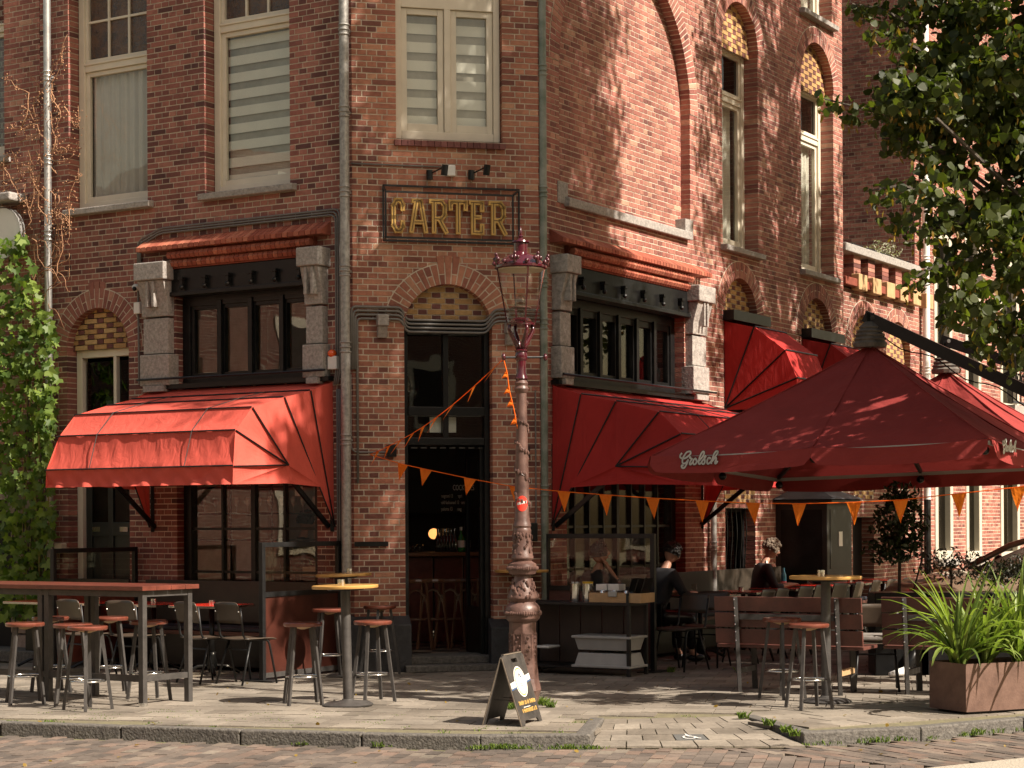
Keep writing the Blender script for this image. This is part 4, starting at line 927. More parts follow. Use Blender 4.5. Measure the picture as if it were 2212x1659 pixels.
# letter slots measured on the photograph
cols = [(848, 883), (899, 937), (945, 985), (993, 1032), (1042, 1078), (1052, 1096)]
cols = [(846, 888), (893, 936), (943, 988), (992, 1035), (1044, 1081), (1089, 1097)]
xs = [(1190, 1315), (1345, 1480), (1500, 1645), (1655, 1795), (1815, 1935), (1970, 2110)]
for ch, (xa, xb) in zip('CARTER', xs):
    qa, qb_ = (xa / 3.16 + 600) / 1.15732, (xb / 3.16 + 600) / 1.15732
    a0, a1 = FC.s(qa, 465, .08) + .012, FC.s(qb_, 465, .08) - .012
    yb = (335 + (xa - 1190) * .028) / 3.16 + 475; yt = (65 + (xa - 1190) * .032) / 3.16 + 475
    zb_, zt_ = FC.z(qa, yb / 1.15732 - 1, .08) + .018, FC.z(qa, yt / 1.15732, .08) - .018
    P = lambda x, y, o: FC.p(a0 + (a1 - a0) * x, o, zb_ + (zt_ - zb_) * y)
    g = MB(); k_ = MB()
    for si, st in enumerate(LT[ch]):
        for i in range(len(st) - 1):
            p0, p1 = P(*st[i], .06 - si * .0015), P(*st[i + 1], .06 - si * .0015); e_ = (p1 - p0).normalized() * .021
            g.bar(p0 - e_, p1 + e_, .05, .05, up=cd)if False else g.bar(p0 - e_, p1 + e_, .046, .046, up=nC)
            k_.bar(p0 + nC * .024, p1 + nC * .024, .007, .008, up=nC)
    l_ = g.build('letter', m_gold, sg, fix=False); k_.build('groove', m_goldd, l_, fix=False)
m_offw = M('off_white_paint', (.50, .46, .37), .5, var=.06, bump=.03)
# ---------------------------------------------------------------- folding hood awnings
def awning(fr, sa, sb, zp, label, R1=1.54, pr=1.0, hood=True, straps=2, seed=1, both=True, m_red=m_red):
    rr = random.Random(seed)
    e = empty('awning', fr.p((sa + sb) / 2, 0, zp), 0, label, 'awning')
    W = (0.02, zp + R1); b = (.35 * pr, zp + 1.43); c = (.77 * pr, zp + 1.34); J = (.80 * pr, zp + .64)
    d = (1.28 * pr, zp + 1.21); f_ = (1.53 * pr, zp + .97); g = (1.65 * pr, zp + .61); h = (1.66 * pr, zp + .43); jb = (.82 * pr, zp + .45); K = (.22 * pr, zp + .42)
    if not hood: pass
    prof = [W, b, c, d, f_, g, h]; ins = [0, .05, .07, .08, .09, .02, .02]
    dirn = 1 if sb > sa else -1
    ph = [rr.uniform(0, 6) for _ in range(8)]
    # main sheet
    nu = 110
    vs = []; seg = []
    for i in range(len(prof) - 1):
        n = 5 if i >= 3 else 3
        for k in range(n): seg.append((i, k / n))
    seg.append((len(prof) - 2, 1.0))
    def pt(u, si):
        i, t = seg[si]; a, bb = prof[i], prof[i + 1]; o = a[0] * (1 - t) + bb[0] * t; z = a[1] * (1 - t) + bb[1] * t
        inn = ins[i] * (1 - t) + ins[i + 1] * t
        s0 = sa + dirn * inn; s1 = sb - dirn * inn; s_ = s0 + (s1 - s0) * u
        bulge = math.sin(PI * t) * .018 if 0 < t < 1 else 0
        wr = 0
        if i >= 4: wr = (.0035 + .016 * (i == 5) * t) * (math.sin(u * 31 + ph[0]) * math.sin(u * 13 + ph[1] + 2 * t) + .7 * math.sin(u * 77 + ph[2] + 5 * t) + .5 * math.sin(u * 41 + ph[3] - 6 * t))
        return fr.p(s_, o - bulge + wr, z - bulge * .6)
    m = MB(); i0 = 0
    for a in range(nu + 1):
        for si in range(len(seg)): m.v.append(pt(a / nu, si))
    L_ = len(seg)
    for a in range(nu):
        for si in range(L_ - 1):
            k = a * L_ + si; m.f.append((k, k + L_, k + L_ + 1, k + 1)); m.t.append(.5)
    can = m.build('canopy', m_red, e, smooth=True, fix=False, auto=35)
    for end, s_, di in ((0, sa, dirn), (1, sb, -dirn)):
        P = lambda q, k=0: fr.p(s_ + di * k, q[0], q[1])
        piv = (0.01, zp)
        sd = MB()
        def tri(p, q, r, kp=0, kq=0, kr=0, n=6, sag=.02):
            A_, B_, C_ = P(p, kp), P(q, kq), P(r, kr)
            def fn(u, v):
                x = A_ * (1 - u) + (B_ * (1 - v) + C_ * v) * u
                return x + fr.e * (-di) * (-sag) * math.sin(PI * min(1, u)) * math.sin(PI * v)
            sd.grid(fn, n, n)
        tri(piv, W, b, 0, 0, ins[1]); tri(piv, b, c, 0, ins[1], ins[2]); 
        tri(c, K, J, ins[2], 0, 0); tri(J, c, d, 0, ins[2], ins[3]); tri(J, d, f_, 0, ins[3], ins[4]); tri(J, f_, g, 0, ins[4], ins[5])
        tri(J, g, h, 0, ins[5], ins[6]); tri(J, h, jb, 0, ins[6], 0); tri(J, jb, K, 0, 0, 0)
        sd.build('side_panel', m_red, e, smooth=False, fix=False)
        out = -di * .012
        for p, q, k in ((piv, b, ins[1]), (piv, c, ins[2]), (J, d, ins[3]), (J, f_, ins[4]), (J, g, ins[5])):
            MB().tube([P(p) + fr.e * out, P(q, k) + fr.e * out], .0085, 6).build('hoop_arm', m_blackm, e)
        MB().bar(P(piv, .07), P((J[0], J[1] - .04), .07), .03, .05).build('folding_arm', m_black, e); MB().bar(P((0, zp + .9), .03), P((0, zp - .05), .03), .04, .04).build('wall_bracket', m_black, e)
    for q, i in ((b, 1), (c, 2), (d, 3), (f_, 4), (g, 5)):
        MB().tube([fr.p(sa + dirn * ins[i], q[0] + .006, q[1] + .008), fr.p(sb - dirn * ins[i], q[0] + .006, q[1] + .008)], .0085, 6).build('hoop_bar', m_blackm, e)
    for k in range(straps):
        s_ = sa + (sb - sa) * (.25 + .5 * k / max(1, straps - 1) if straps > 1 else .5)
        MB().tube([fr.p(s_, q[0] + .012, q[1] + .012) for q in (b, c, d, f_, g)], .005, 5).build('strap', m_steel, e)
    MB().fbox(fr, min(sa, sb) - .0, max(sa, sb), -.0, .10, zp + R1 + .01, zp + R1 + .06).build('head_rail', m_black, e)
    MB().tube([fr.p(sa, .16, zp + R1 + .12), fr.p(sb + (sb - sa) * .02, .16, zp + R1 + .12)], .014, 6).build('rail', m_blackm, e)
    return e
sa, sb_ = FL.s(722, 1000), FL.s(325, 1000)
awning(FL, sa, sb_, 1.54, 'bright red hood awning over the left shop window, sunlit', seed=2, m_red=m_redlit)
ra, rb2 = FR.s(1191, 1000), FR.s(1518, 1000)
awning(FR, ra, rb2, 1.53, 'deep red hood awning over the shop window right of the corner door', seed=3, straps=3)
def small_awning(fr, s0, s1, zt, label, H=1.05, P_=.95):
    e = empty('awning', fr.p((s0 + s1) / 2, 0, zt - H), 0, label, 'awning'); zp = zt - H
    pts = [(0, zt), (P_ * .42, zt - .10), (P_ * .85, zt - .42), (P_, zt - .78), (P_ * .99, zp)]
    m = MB(); m.grid(lambda u, v: fr.p(s0 + (s1 - s0) * u, *(lambda i, t: (pts[i][0] * (1 - t) + pts[i + 1][0] * t, pts[i][1] * (1 - t) + pts[i + 1][1] * t))(min(3, int(v * 4)), v * 4 - min(3, int(v * 4)))), 10, 12)
    m.build('canopy', m_red, e, fix=False)
    for s_ in (s0, s1):
        q = MB(); q.quad(*[fr.p(s_, *p) for p in [(0, zp)] + pts]); q.build('side_panel', m_red, e, fix=False)
        for p in pts[1:4]: MB().tube([fr.p(s_ + (-.01 if s_ == s0 else .01), 0, zp + .02), fr.p(s_ + (-.01 if s_ == s0 else .01), *p)], .011, 5).build('hoop_arm', m_black, e)
    for p in pts[1:4]: MB().tube([fr.p(s0, p[0] + .006, p[1] + .008), fr.p(s1, p[0] + .006, p[1] + .008)], .010, 5).build('hoop_bar', m_black, e)
    MB().fbox(fr, s0 - .05, s1 + .1, -.1, .16, zt + .01, zt + .14).build('head_box', m_black, e)
    return e
small_awning(FR, oRa['s0'] + .02, oRa['s1'] - .0, FR.z(1580, 697, 0), 'red hood awning on the arched window behind the large parasol', 1.15, 1.0)
small_awning(FR, oRbb['s0'] + .02, oRbb['s1'] - .0, FR.z(1750, 735, 0), 'small red hood awning furthest along the brick wall', 1.15, 1.0)
# openings below those awnings
for fr, o_, lab in ((FR, oRw, 'w'),):
    w = MB(); frame_rect(w, fr, o_['s0'] + .005, o_['s1'] - .005, o_['z0'], o_['z1'], .06, -.25, -.16); w = w.build('low_window', m_black, bld)
    pane(fr, o_['s0'] + .06, o_['s1'] - .06, o_['z0'] + .06, o_['z1'] - .06, -.22, m_glassd, w)
    for k in range(6):
        a = o_['s0'] + .1 + k * (o_['s1'] - o_['s0'] - .2) / 5; MB().tube([fr.p(a + .012 * math.sin(t * 9), -.1 + .012 * math.cos(t * 9), o_['z0'] + (o_['z1'] - o_['z0']) * t) for t in [j / 16 for j in range(17)]], .008, 4).build('grille_bar', m_black, w)
MB().fbox(FR, oRa['s0'], oRa['s1'], -.3, -.24, 2.05, 4.3).build('dark_window', m_dark, bld); MB().fbox(FR, oRbb['s0'], oRbb['s1'], -.3, -.24, 2.05, 4.3).build('dark_window', m_dark, bld)
def spandrel(fr, q0, q1, y0, y1, parent):
    a, zt_ = fr.q(q0, y0); b, zb_ = fr.q(q1, y1); r_ = abs(b - a) / 2
    o_ = dict(c=(a + b) / 2, r=r_, arch=None, s0=min(a, b), s1=max(a, b), d=0)
    tympanum(fr, o_, parent, zb_, zt_, single=False, d=-.012)
spandrel(FR, 1566, 1625, 1060, 1088, bld); spandrel(FR, 1700, 1765, 1058, 1083, bld)

# porch box against the wall
pq = FR.s(1722, 1200); pz = FR.z(1700, 1100, .6)
po = empty('entrance_porch', FR.p(pq, 0, 0), 0, 'dark green wooden entrance porch with hipped roof and a small white notice', 'porch')
m_porch = M('porch_paint', (.022, .021, .018), .5, var=.25, scale=4, bump=.1)
s0, s1 = FR.s(1682, 1200, .0) - .1, FR.s(1772, 1200, .0) - .7
MB().fbox(FR, s0, s1, .0, .75, 0, 1.82).build('body', m_porch, po, bevel=.01); MB().fbox(FR, s0 - .08, s1 + .08, -.0, .85, 1.8, 1.86).build('cornice', m_porch, po, bevel=.015)
rc = FR.p((s0 + s1) / 2, .3, 2.12); rq = [FR.p(s0 - .12, 0, 1.86), FR.p(s1 + .12, 0, 1.86), FR.p(s1 + .12, .9, 1.86), FR.p(s0 - .12, .9, 1.86)]
m = MB(); 
for k in range(4): m.quad(rq[k], rq[(k + 1) % 4], rc)
m.build('roof', M('slate_roof', (.10, .11, .12), .5, var=.2), po)
for z0, z1 in ((.15, .8), (.92, 1.72)): MB().fbox(FR, s0 + .1, s1 - .1, .75, .757, z0, z1).build('door_panel', m_porch, po)
MB().fbox(FR, (s0 + s1) / 2 - .06, (s0 + s1) / 2 + .07, .757, .765, 1.22, 1.42).build('notice', m_white, po)
MB().fbox(FR, s0 - .006, s0 - .001, .08, .68, .1, 1.72).build('side_door', m_black, po)
pipe('drainpipe', FR, 1538, 1060, 1400, .04, .07, m_zincd, (1180,), 'short grey drainpipe on the wall under the second awning', zb=.2)

# ---------------------------------------------------------------- extension with balustrade, neighbours
ext = empty('terrace_extension', FE.p(10.5, 0, 0), 0, 'low brick wing with arched openings and a stone balustrade on its terrace', 'building')
oE1 = op(FE, 1838, 1897, 2.15, 0, arch=FE.z(1864, 680), yq=750, d=.15); oE2 = op(FE, 1914, 1966, 2.15, 0, arch=FE.z(1946, 697), yq=750, d=.15)
oEd = op(FE, 1842, 1888, -.1, 1.62, yq=1150, d=.2)
ze = FE.z(1825, 602)
we = brick_wall(FE, 'wall', 8.92, 12.2, 0, ze - .1, [oE1, oE2, oEd], ext, m_brick, bias=lambda s, z: .03)
for o_ in (oE1, oE2):
    arch_ring(FE, o_, we, m_brick, False, key=False); tympanum(FE, o_, ext, 3.5, single=False, d=.1); MB().fbox(FE, o_['s0'], o_['s1'], -.2, -.16, 2.1, 3.6).build('dark_window', m_dark, ext)
MB().fbox(FE, oEd['s0'], oEd['s1'], -.24, -.2, 0, 1.65).build('door', m_black, ext, bevel=.004)
spandrel(FE, 1845, 1885, 1040, 1078, ext)
MB().fbox(FE, 8.92, 12.2, -.4, .10, ze - .10, ze + .02).build('coping_course', m_orange, ext, bevel=.01)
zt_ = FE.z(1825, 527)
nb = 6
for k in range(nb):
    a = FE.s(1848, 560) + (FE.s(1993, 620) - FE.s(1848, 560)) * k / (nb - 1)
    bm_ = MB(); bm_.use = True
    for j in range(int((zt_ - .12 - ze) / CH)):
        bm_.tone = R.random(); bm_.fbox(FE, a - .15, a + .13, -.20, .03, ze + .02 + j * CH + .004, ze + .02 + (j + 1) * CH - .004)
    pr_ = bm_.build('brick_pier', m_brick, ext, fix=False); MB().fbox(FE, a - .145, a + .125, -.19, .02, ze + .02, zt_ - .1).build('pier_core', m_mortar, pr_)
    MB().fbox(FE, a - .19, a + .16, .0, .13, ze - .14, ze + .10).build('corbel_block', M_ and m_yb if False else m_crate, ext, bevel=.01)
    if k < nb - 1:
        for zz in (.3, .45, .6): MB().tube([FE.p(a + .13, -.1, ze + zz), FE.p(a + .55, -.1, ze + zz)], .012, 5).build('iron_bar', m_black, ext)
MB().fbox(FE, 8.92, 12.25, -.26, .10, zt_ - .12, zt_).build('coping', m_granite, ext, bevel=.01)
fl_ = MB().fbox(FE, 8.9, 12.2, -3.5, -.3, ze - .15, ze).build('terrace_floor', m_zincd, ext)
# neighbour: side wall facing the terrace, then its street front
nbd = empty('neighbour_building', FE.p(15, 0, 0), 0, 'brick building beyond the terrace with tall white framed windows', 'building')
FW = Fr((FE.p(12.2, 0, 0).x, FE.p(12.2, 0, 0).y), (-nR.x, -nR.y), (-rd.x, -rd.y))
brick_wall(FW, 'side_wall', 0, 2.6, ze, 11.4, [], nbd, m_brick, bias=lambda s, z: -.02)
FN = Fr((FE.p(0, 0, 0).x, FE.p(0, 0, 0).y), rd, nR)
oN = [op(FN, 2018, 2056, FN.z(2035, 1208), FN.z(2035, 500), yq=900, d=.12), op(FN, 2085, 2118, FN.z(2100, 1208), FN.z(2100, 500), yq=900, d=.12), op(FN, 2160, 2200, FN.z(2180, 1208), FN.z(2180, 560), yq=900, d=.12)]
brick_wall(FN, 'front_wall', 12.2, 19.5, 0, 12.2, oN, nbd, m_brick, bias=lambda s, z: .0)
for o_ in oN:
    m = MB(); frame_rect(m, FN, o_['s0'], o_['s1'], o_['z0'], o_['z1'], .14, -.15, .02); zm = (o_['z0'] + o_['z1']) * .5; m.fbox(FN, o_['s0'] + .14, o_['s1'] - .14, -.13, 0, zm, zm + .1); w = m.build('window', m_offw, nbd, bevel=.01)
    pane(FN, o_['s0'] + .14, o_['s1'] - .14, o_['z0'] + .14, zm, -.08, m_glassd, w); pane(FN, o_['s0'] + .14, o_['s1'] - .14, zm + .1, o_['z1'] - .14, -.08, m_glassd, w)
    curtain(FN, o_['s0'] + .14, o_['s1'] - .14, o_['z0'] + .14, zm, -.14, w, 5, .02, m_blind); MB().fbox(FN, o_['s0'] - .1, o_['s1'] + .1, -.1, .1, o_['z0'] - .12, o_['z0']).build('sill', m_granite, w, bevel=.01)
MB().fbox(FN, 12.32, 19.5, -4, -.3, 0, 12.4).build('core', m_dark, nbd); 
q_ = MB(); q_.fbox(FN, 19.5, 40, -8, 0, 0, 12.4); tag(q_.build('row_house', m_bt), 'plain brick row house furthest along the street, mostly behind leaves', 'building')
e_ = pipe('drainpipe', FE, 2000, None, 1200, .06, .10, m_white, (560, 800), 'pale downpipe at the far end of the balustrade', zb=1.9)
MB().tube([FE.p(FE.s(2000, 500, .1), .1, 1.9), FE.p(FE.s(2000, 500, .1), .1, .1)], .058, 12).build('lower_pipe', m_blackm, e_)
# wrought iron railing on the far balcony
irn = empty('iron_railing', FN.p(15.5, 1.0, 2.6), 0, 'black wrought iron balcony railing with scrolls at the far right', 'railing')
rl = 14.2; zr0, zr1 = FN.z(2140, 860, 1), FN.z(2140, 762, 1)
for z in (zr0, zr1): MB().tube([FN.p(rl, 1, z), FN.p(19, 1, z)], .02, 6).build('rail', m_black, irn)
for k in range(20):
    a = rl + k * .24; MB().tube([FN.p(a, 1, zr0), FN.p(a, 1, zr1 + .08)], .013, 5).build('bar', m_black, irn)
    MB().tube([FN.p(a + .12 + .08 * math.cos(t) * (1 - t / 9), 1, (zr0 + zr1) / 2 + .16 * math.sin(t) * (1 - t / 9)) for t in [j * .6 for j in range(13)]], .010, 4).build('scroll', m_black, irn)
MB().fbox(FN, 14, 19.2, 0, 1.1, zr0 - .25, zr0 - .06).build('balcony_slab', m_granite, irn)
# building at the far left
FO = Fr((FL.p(4.53, 0, 0).x, FL.p(4.53, 0, 0).y), ld, nL)
lb = empty('left_neighbour', FO.p(1, 0, 0), 0, 'brick building at the left edge with a rusticated stone doorway behind the vines', 'building')
oO = op(FO, -60, 9, FO.z(4, 340), 9.5, yq=200, d=.18)
brick_wall(FO, 'wall', 0.0, 2.2, 1.9, 8.0, [oO], lb, m_brick, bias=lambda s, z: -.02)
w, p0, p1, i0, i1, d = sash_window(FO, oO, 'x', FO.z(4, 60), 9.4); w.name = 'side_window'; sill(FO, oO['s0'] - .1, oO['s1'] + .1, oO['z0'], w)
m_pink = M('pink_sandstone', (.32, .24, .20), .85, var=.3, scale=14, bump=.8, bscale=30, c2=(.42, .33, .28))
for j in range(7):
    for a, b in (((0.02, .42) if j % 2 else (.02, .34)), (1.25, 1.75)):
        MB().fbox(FO, a, b, -.1, .10, .02 + j * .27, .02 + j * .27 + .255).build('stone_block', m_pink, lb, bevel=.02)
for k in range(7):
    t0, t1 = PI * (k + .04) / 7, PI * (k + .96) / 7; cx_, zc_ = .80, 1.75 - .0
    P = [FO.p(cx_ + .42 * math.cos(t), .10, zc_ + .36 * math.sin(t) - .25) for t in (t0, t1)] + [FO.p(cx_ + .78 * math.cos(t), .10, zc_ + .70 * math.sin(t) - .25) for t in (t1, t0)]
    MB().prism(P, FO.n * -.2).build('arch_stone', m_pink, lb, bevel=.015)
MB().fbox(FO, .3, 1.3, -.2, -.15, 0, 2.0).build('dark_door', m_dark, lb); MB().fbox(FO, 0, 2.2, -.3, -.2, 0, 2.0).build('backing', m_dark, lb)
MB().fbox(FO, 0, 2.2, -.34, -.3, 2, 12).build('backing', m_bt, lb)
oval = empty('oval_lamp', FO.p(FO.s(10, 520, .3), .3, 0), 0, 'round white enamel sign on a bracket at the left edge among the vines', 'sign'); s_, z_ = FO.q(8, 505, .2)
MB().tube([FO.p(s_, .17, z_), FO.p(s_, .23, z_)], .3, 24).build('disc', m_white, oval); MB().tube([FO.p(s_, .16, z_), FO.p(s_, .24, z_)], .31, 24, cap=False).build('rim', m_zinc, oval); MB().fbox(FO, s_ - .25, s_ + .2, .05, .35, z_ + .36, z_ + .46).build('bracket', m_granite, oval, bevel=.02)
# houses across the street, behind the viewer: they show only as reflections
lft = empty('side_street_row', (-20, 0, 0), 0, 'houses on the far side of the side street, seen only as reflections', 'building')
MB().box(-34, -19, -14, 17, 0, 9.0).build('front', m_bt, lft)
for i in range(9):
    for j in range(3): MB().box(-19.04, -18.96, -13 + i * 3.3, -11.5 + i * 3.3, .9 + j * 2.9, 2.8 + j * 2.9).build('window', m_cream, lft); MB().box(-18.97, -18.93, -12.85 + i * 3.3, -11.65 + i * 3.3, 1.05 + j * 2.9, 2.65 + j * 2.9).build('pane', m_dark, lft)
opp = empty('opposite_row', (-6, -9, 0), 0, 'row of houses across the street, seen as reflections in the windows', 'building')
MB().box(-40, 34, -14, -8, 0, 9.5).build('front', m_bt, opp)
for i in range(22):
    for j in range(3): MB().box(-38 + i * 3.1, -36.7 + i * 3.1, -8.02, -7.96, .9 + j * 3.1, 2.9 + j * 3.1).build('window', m_white if False else m_cream, opp); MB().box(-37.85 + i * 3.1, -36.85 + i * 3.1, -7.97, -7.94, 1.05 + j * 3.1, 2.75 + j * 3.1).build('pane', m_dark, opp)

# ---------------------------------------------------------------- street lamp
lp = gnd(1130, 1520); lamp_ = empty('street_lamp', lp, 0, 'ornate oxblood cast iron street lamp with a glass lantern in front of the corner door', 'street lamp')
def lz(y): return CAMZ + (HY - y) / FPX * lp.y + .006 * 0
k_ = lp.y / FPX
pf = [(19, 1528), (18, 1500), (17, 1470), (15.5, 1440), (14.5, 1400), (15.5, 1335)]
P8 = MB().lathe((0, 0, 0), [(29 * k_, -.02), (28 * k_, .10), (24 * k_, .16), (30 * k_, lz(1470)), (29 * k_, lz(1440)), (28.5 * k_, lz(1360)), (29 * k_, lz(1345))], 8)
P8 = MB(); sec = [(37, 1528), (36, 1505), (42, 1490), (36, 1465), (33, 1430), (31, 1360), (31, 1342)]
P8.lathe((0, 0, 0), [(r * k_ * .95, lz(y)) for r, y in sec], 8); P8.build('base', m_lampold, lamp_, world=False, bevel=.006)
for a in range(8):
    t = PI / 8 + a * PI / 4 + .0; ri = 31 * k_ * .9; c0 = V(math.cos(t), math.sin(t), 0); s0_ = V(-math.sin(t), math.cos(t), 0)
    m = MB(); h0, h1 = lz(1440), lz(1368)
    for p, q in (((-.035, h0), (-.035, h1)), ((.035, h0), (.035, h1)), ((-.035, h0), (.035, h0)), ((-.035, h1), (.035, h1))):
        m.bar(c0 * ri + s0_ * p[0] + V(0, 0, p[1]), c0 * ri + s0_ * q[0] + V(0, 0, q[1]), .008, .012)
    for j in range(7): m.ball(c0 * ri + s0_ * (.018 * math.sin(j * 2.1)) + V(0, 0, h0 + (h1 - h0) * (.12 + .76 * j / 6)), .014, 6, 4)
    m.build('panel_relief', m_lampold, lamp_, world=False)
col_ = [(31, 1342), (37, 1336), (39, 1325), (37, 1312), (33, 1306), (27, 1300), (33, 1292), (33, 1288), (22, 1262), (18, 1248), (17, 1243), (28, 1240), (32, 1230), (30, 1218), (20, 1212), (24, 1206), (24, 1202), (20, 1195), (19.5, 1150), (20, 1146), (18, 1141), (20, 1136), (18.5, 1130), (16.5, 1124), (15, 1040), (12, 900), (11, 850), (14, 846), (16, 840), (13, 834), (15, 828), (11, 822)]
MB().lathe((0, 0, 0), [(r * k_, lz(y)) for r, y in col_], 20).build('shaft', m_lampold, lamp_, world=False, smooth=True, auto=30)
up_ = [(11, 822), (14, 818), (12, 812), (10, 806), (10.5, 780), (13, 776), (14, 768), (12, 762), (15, 758), (9, 754)]
MB().lathe((0, 0, 0), [(r * k_, lz(y)) for r, y in up_], 20).build('collar', m_lampred, lamp_, world=False, smooth=True, auto=30)
rr = random.Random(5)
vine = MB()
for k in range(150):
    y = 870 + k * 1.7; r = (11.5 + (y - 850) * .018) * k_ + .003; t = k * .19 + .5 * math.sin(k * .5); z = lz(y)
    c0 = V(math.cos(t), math.sin(t), 0) * r + V(0, 0, z); vine.ball(c0, rr.uniform(.006, .013), 5, 4, (1, 1, rr.uniform(1, 2.2)))
vine.tube([V(math.cos(.19 * k) * ((11.5 + 1.7 * k * .018) * k_ + .002), math.sin(.19 * k) * ((11.5 + 1.7 * k * .018) * k_ + .002), lz(870 + k * 1.7)) for k in range(150)], .005, 4)
vine.build('ivy_relief', m_lampold, lamp_, world=False)
for z0_, z1_, r0_, n_ in ((1290, 1250, 27, 70), (1240, 1215, 32.5, 46), (1338, 1310, 39.5, 50), (1200, 1152, 21, 60)):
    m = MB()
    for k in range(n_):
        t = rr.uniform(0, 2 * PI) if n_ > 55 else 2 * PI * k / n_; u = rr.random() if n_ > 55 else .5; y = z0_ + (z1_ - z0_) * u
        rad = r0_ * k_ if n_ <= 55 else ((33 - (1288 - y) * .36) if z0_ == 1290 else 20) * k_
        m.ball(V(math.cos(t) * rad, math.sin(t) * rad, lz(y)), rr.uniform(.009, .015), 5, 4, (1, 1, 1.6))
    m.build('leaf_relief', m_lampold, lamp_, world=False)
for a in (0, 1, 2, 3):
    t = a * PI / 2 + .45; d_ = V(math.cos(t), math.sin(t), 0)
    MB().tube([d_ * (r * k_) + V(0, 0, lz(y)) for r, y in ((6, 757), (12, 742), (24, 722), (29, 712), (27, 702))], .018, 8, rs=[.02, .022, .018, .016, .014]).build('cradle_arm', m_lampred, lamp_, world=False, smooth=True)
MB().lathe((0, 0, 0), [(30 * k_, lz(703)), (31 * k_, lz(700)), (31 * k_, lz(697)), (24 * k_, lz(694)), (18 * k_, lz(688)), (0, lz(685))], 16).build('lantern_base', m_lampred, lamp_, world=False, smooth=True, auto=30)
MB().lathe((0, 0, 0), [(31 * k_, lz(698)), (53 * k_, lz(578))], 18).build('lantern_glass', m_lglass, lamp_, world=False, smooth=True, fix=False)
for a in range(4):
    t = a * PI / 2 + .3; d_ = V(math.cos(t), math.sin(t), 0); MB().bar(d_ * 31.5 * k_ + V(0, 0, lz(698)), d_ * 53.5 * k_ + V(0, 0, lz(578)), .012, .012).build('lantern_rib', m_lampred, lamp_, world=False)
MB().lathe((0, 0, 0), [(54 * k_, lz(582)), (57 * k_, lz(580)), (57 * k_, lz(575)), (52 * k_, lz(571)), (36 * k_, lz(556)), (22 * k_, lz(549)), (17 * k_, lz(547)), (15 * k_, lz(545)), (15 * k_, lz(526)), (20 * k_, lz(524)), (19 * k_, lz(521)), (8 * k_, lz(519)), (4 * k_, lz(514)), (6 * k_, lz(511)), (3 * k_, lz(508)), (4 * k_, lz(500)), (1.5 * k_, lz(494)), (2.5 * k_, lz(492)), (0, lz(489))], 18).build('roof', m_lampred, lamp_, world=False, smooth=True, auto=35)
MB().lathe((0, 0, 0), [(51 * k_, lz(585)), (53 * k_, lz(577))], 18).build('reflector_rim', m_cream, lamp_, world=False)
for a in range(14):
    t = 2 * PI * a / 14; d_ = V(math.cos(t), math.sin(t), 0); s_ = V(-math.sin(t), math.cos(t), 0); m = MB(); big = a % 2 == 0
    hgt = .075 if big else .035
    m.ball(d_ * 57 * k_ + V(0, 0, lz(574) + hgt * .5), .03, 6, 5, (.7, .7, hgt / .05))
    if big:
        for q_ in (-1, 1): m.ball(d_ * 58 * k_ + s_ * q_ * .028 + V(0, 0, lz(574) + .045), .02, 6, 5)
        m.ball(d_ * 59 * k_ + V(0, 0, lz(574) + .085), .016, 6, 5)
    m.build('crown_leaf', m_lampred, lamp_, world=False, smooth=True)
MB().tube([V(0, 0, lz(690)), V(0, 0, lz(672))], .03, 10).ball(V(0, 0, lz(655)), .055, 12, 8, (1, 1, 1.4)).build('bulb', M_glass('bulb_glass', (.8, .8, .76), 1.4), lamp_, world=False, smooth=True)
MB().lathe((0, 0, 0), [(.0, lz(662)), (.09, lz(664)), (.09, lz(665.5)), (0, lz(665.5))], 14).build('bulb_collar', m_lampold, lamp_, world=False)
m = MB().tube([V(-36 * k_, -.05, lz(773)), V(50 * k_, .04, lz(771))], .010, 8); m.build('ladder_bar', m_black, lamp_, world=False)
for sx in (-38, 52): MB().ball(V(sx * k_, 0 if sx > 0 else -.05, lz(772)), .032, 12, 8, (.6, .8, 1)).build('bar_knob', m_lampred, lamp_, world=False, smooth=True)
tag(st := MB().grid(lambda u, v: V(0, 0, 0) + lp + V(math.cos(-PI / 2 + (u - .5) * 1.6) * (13.6 * k_ + .012), math.sin(-PI / 2 + (u - .5) * 1.6) * (13.6 * k_ + .012), lz(1088) + .045 * (2 * v - 1) * math.sqrt(max(0.02, 1 - (2 * u - 1) ** 2)) * 1.5), 12, 4).build('sticker', M('red_sticker', (.75, .05, .03), .4, bump=0), fix=False), 'round red sticker on the lamp post', 'sticker')
stq = MB(); rc_ = 13.6 * k_ + .0135
for i_ in range(5):
    t0 = -PI / 2 + (-.62 + i_ * .26); t1 = t0 + .2; z0, z1 = lz(1091) + .004 * i_, lz(1091) + .022 + .004 * i_
    stq.quad(lp + V(math.cos(t0) * rc_, math.sin(t0) * rc_, z0), lp + V(math.cos(t1) * rc_, math.sin(t1) * rc_, z0), lp + V(math.cos(t1) * rc_, math.sin(t1) * rc_, z1), lp + V(math.cos(t0) * rc_, math.sin(t0) * rc_, z1))
stq.build('sticker_print', m_white, st, fix=False)

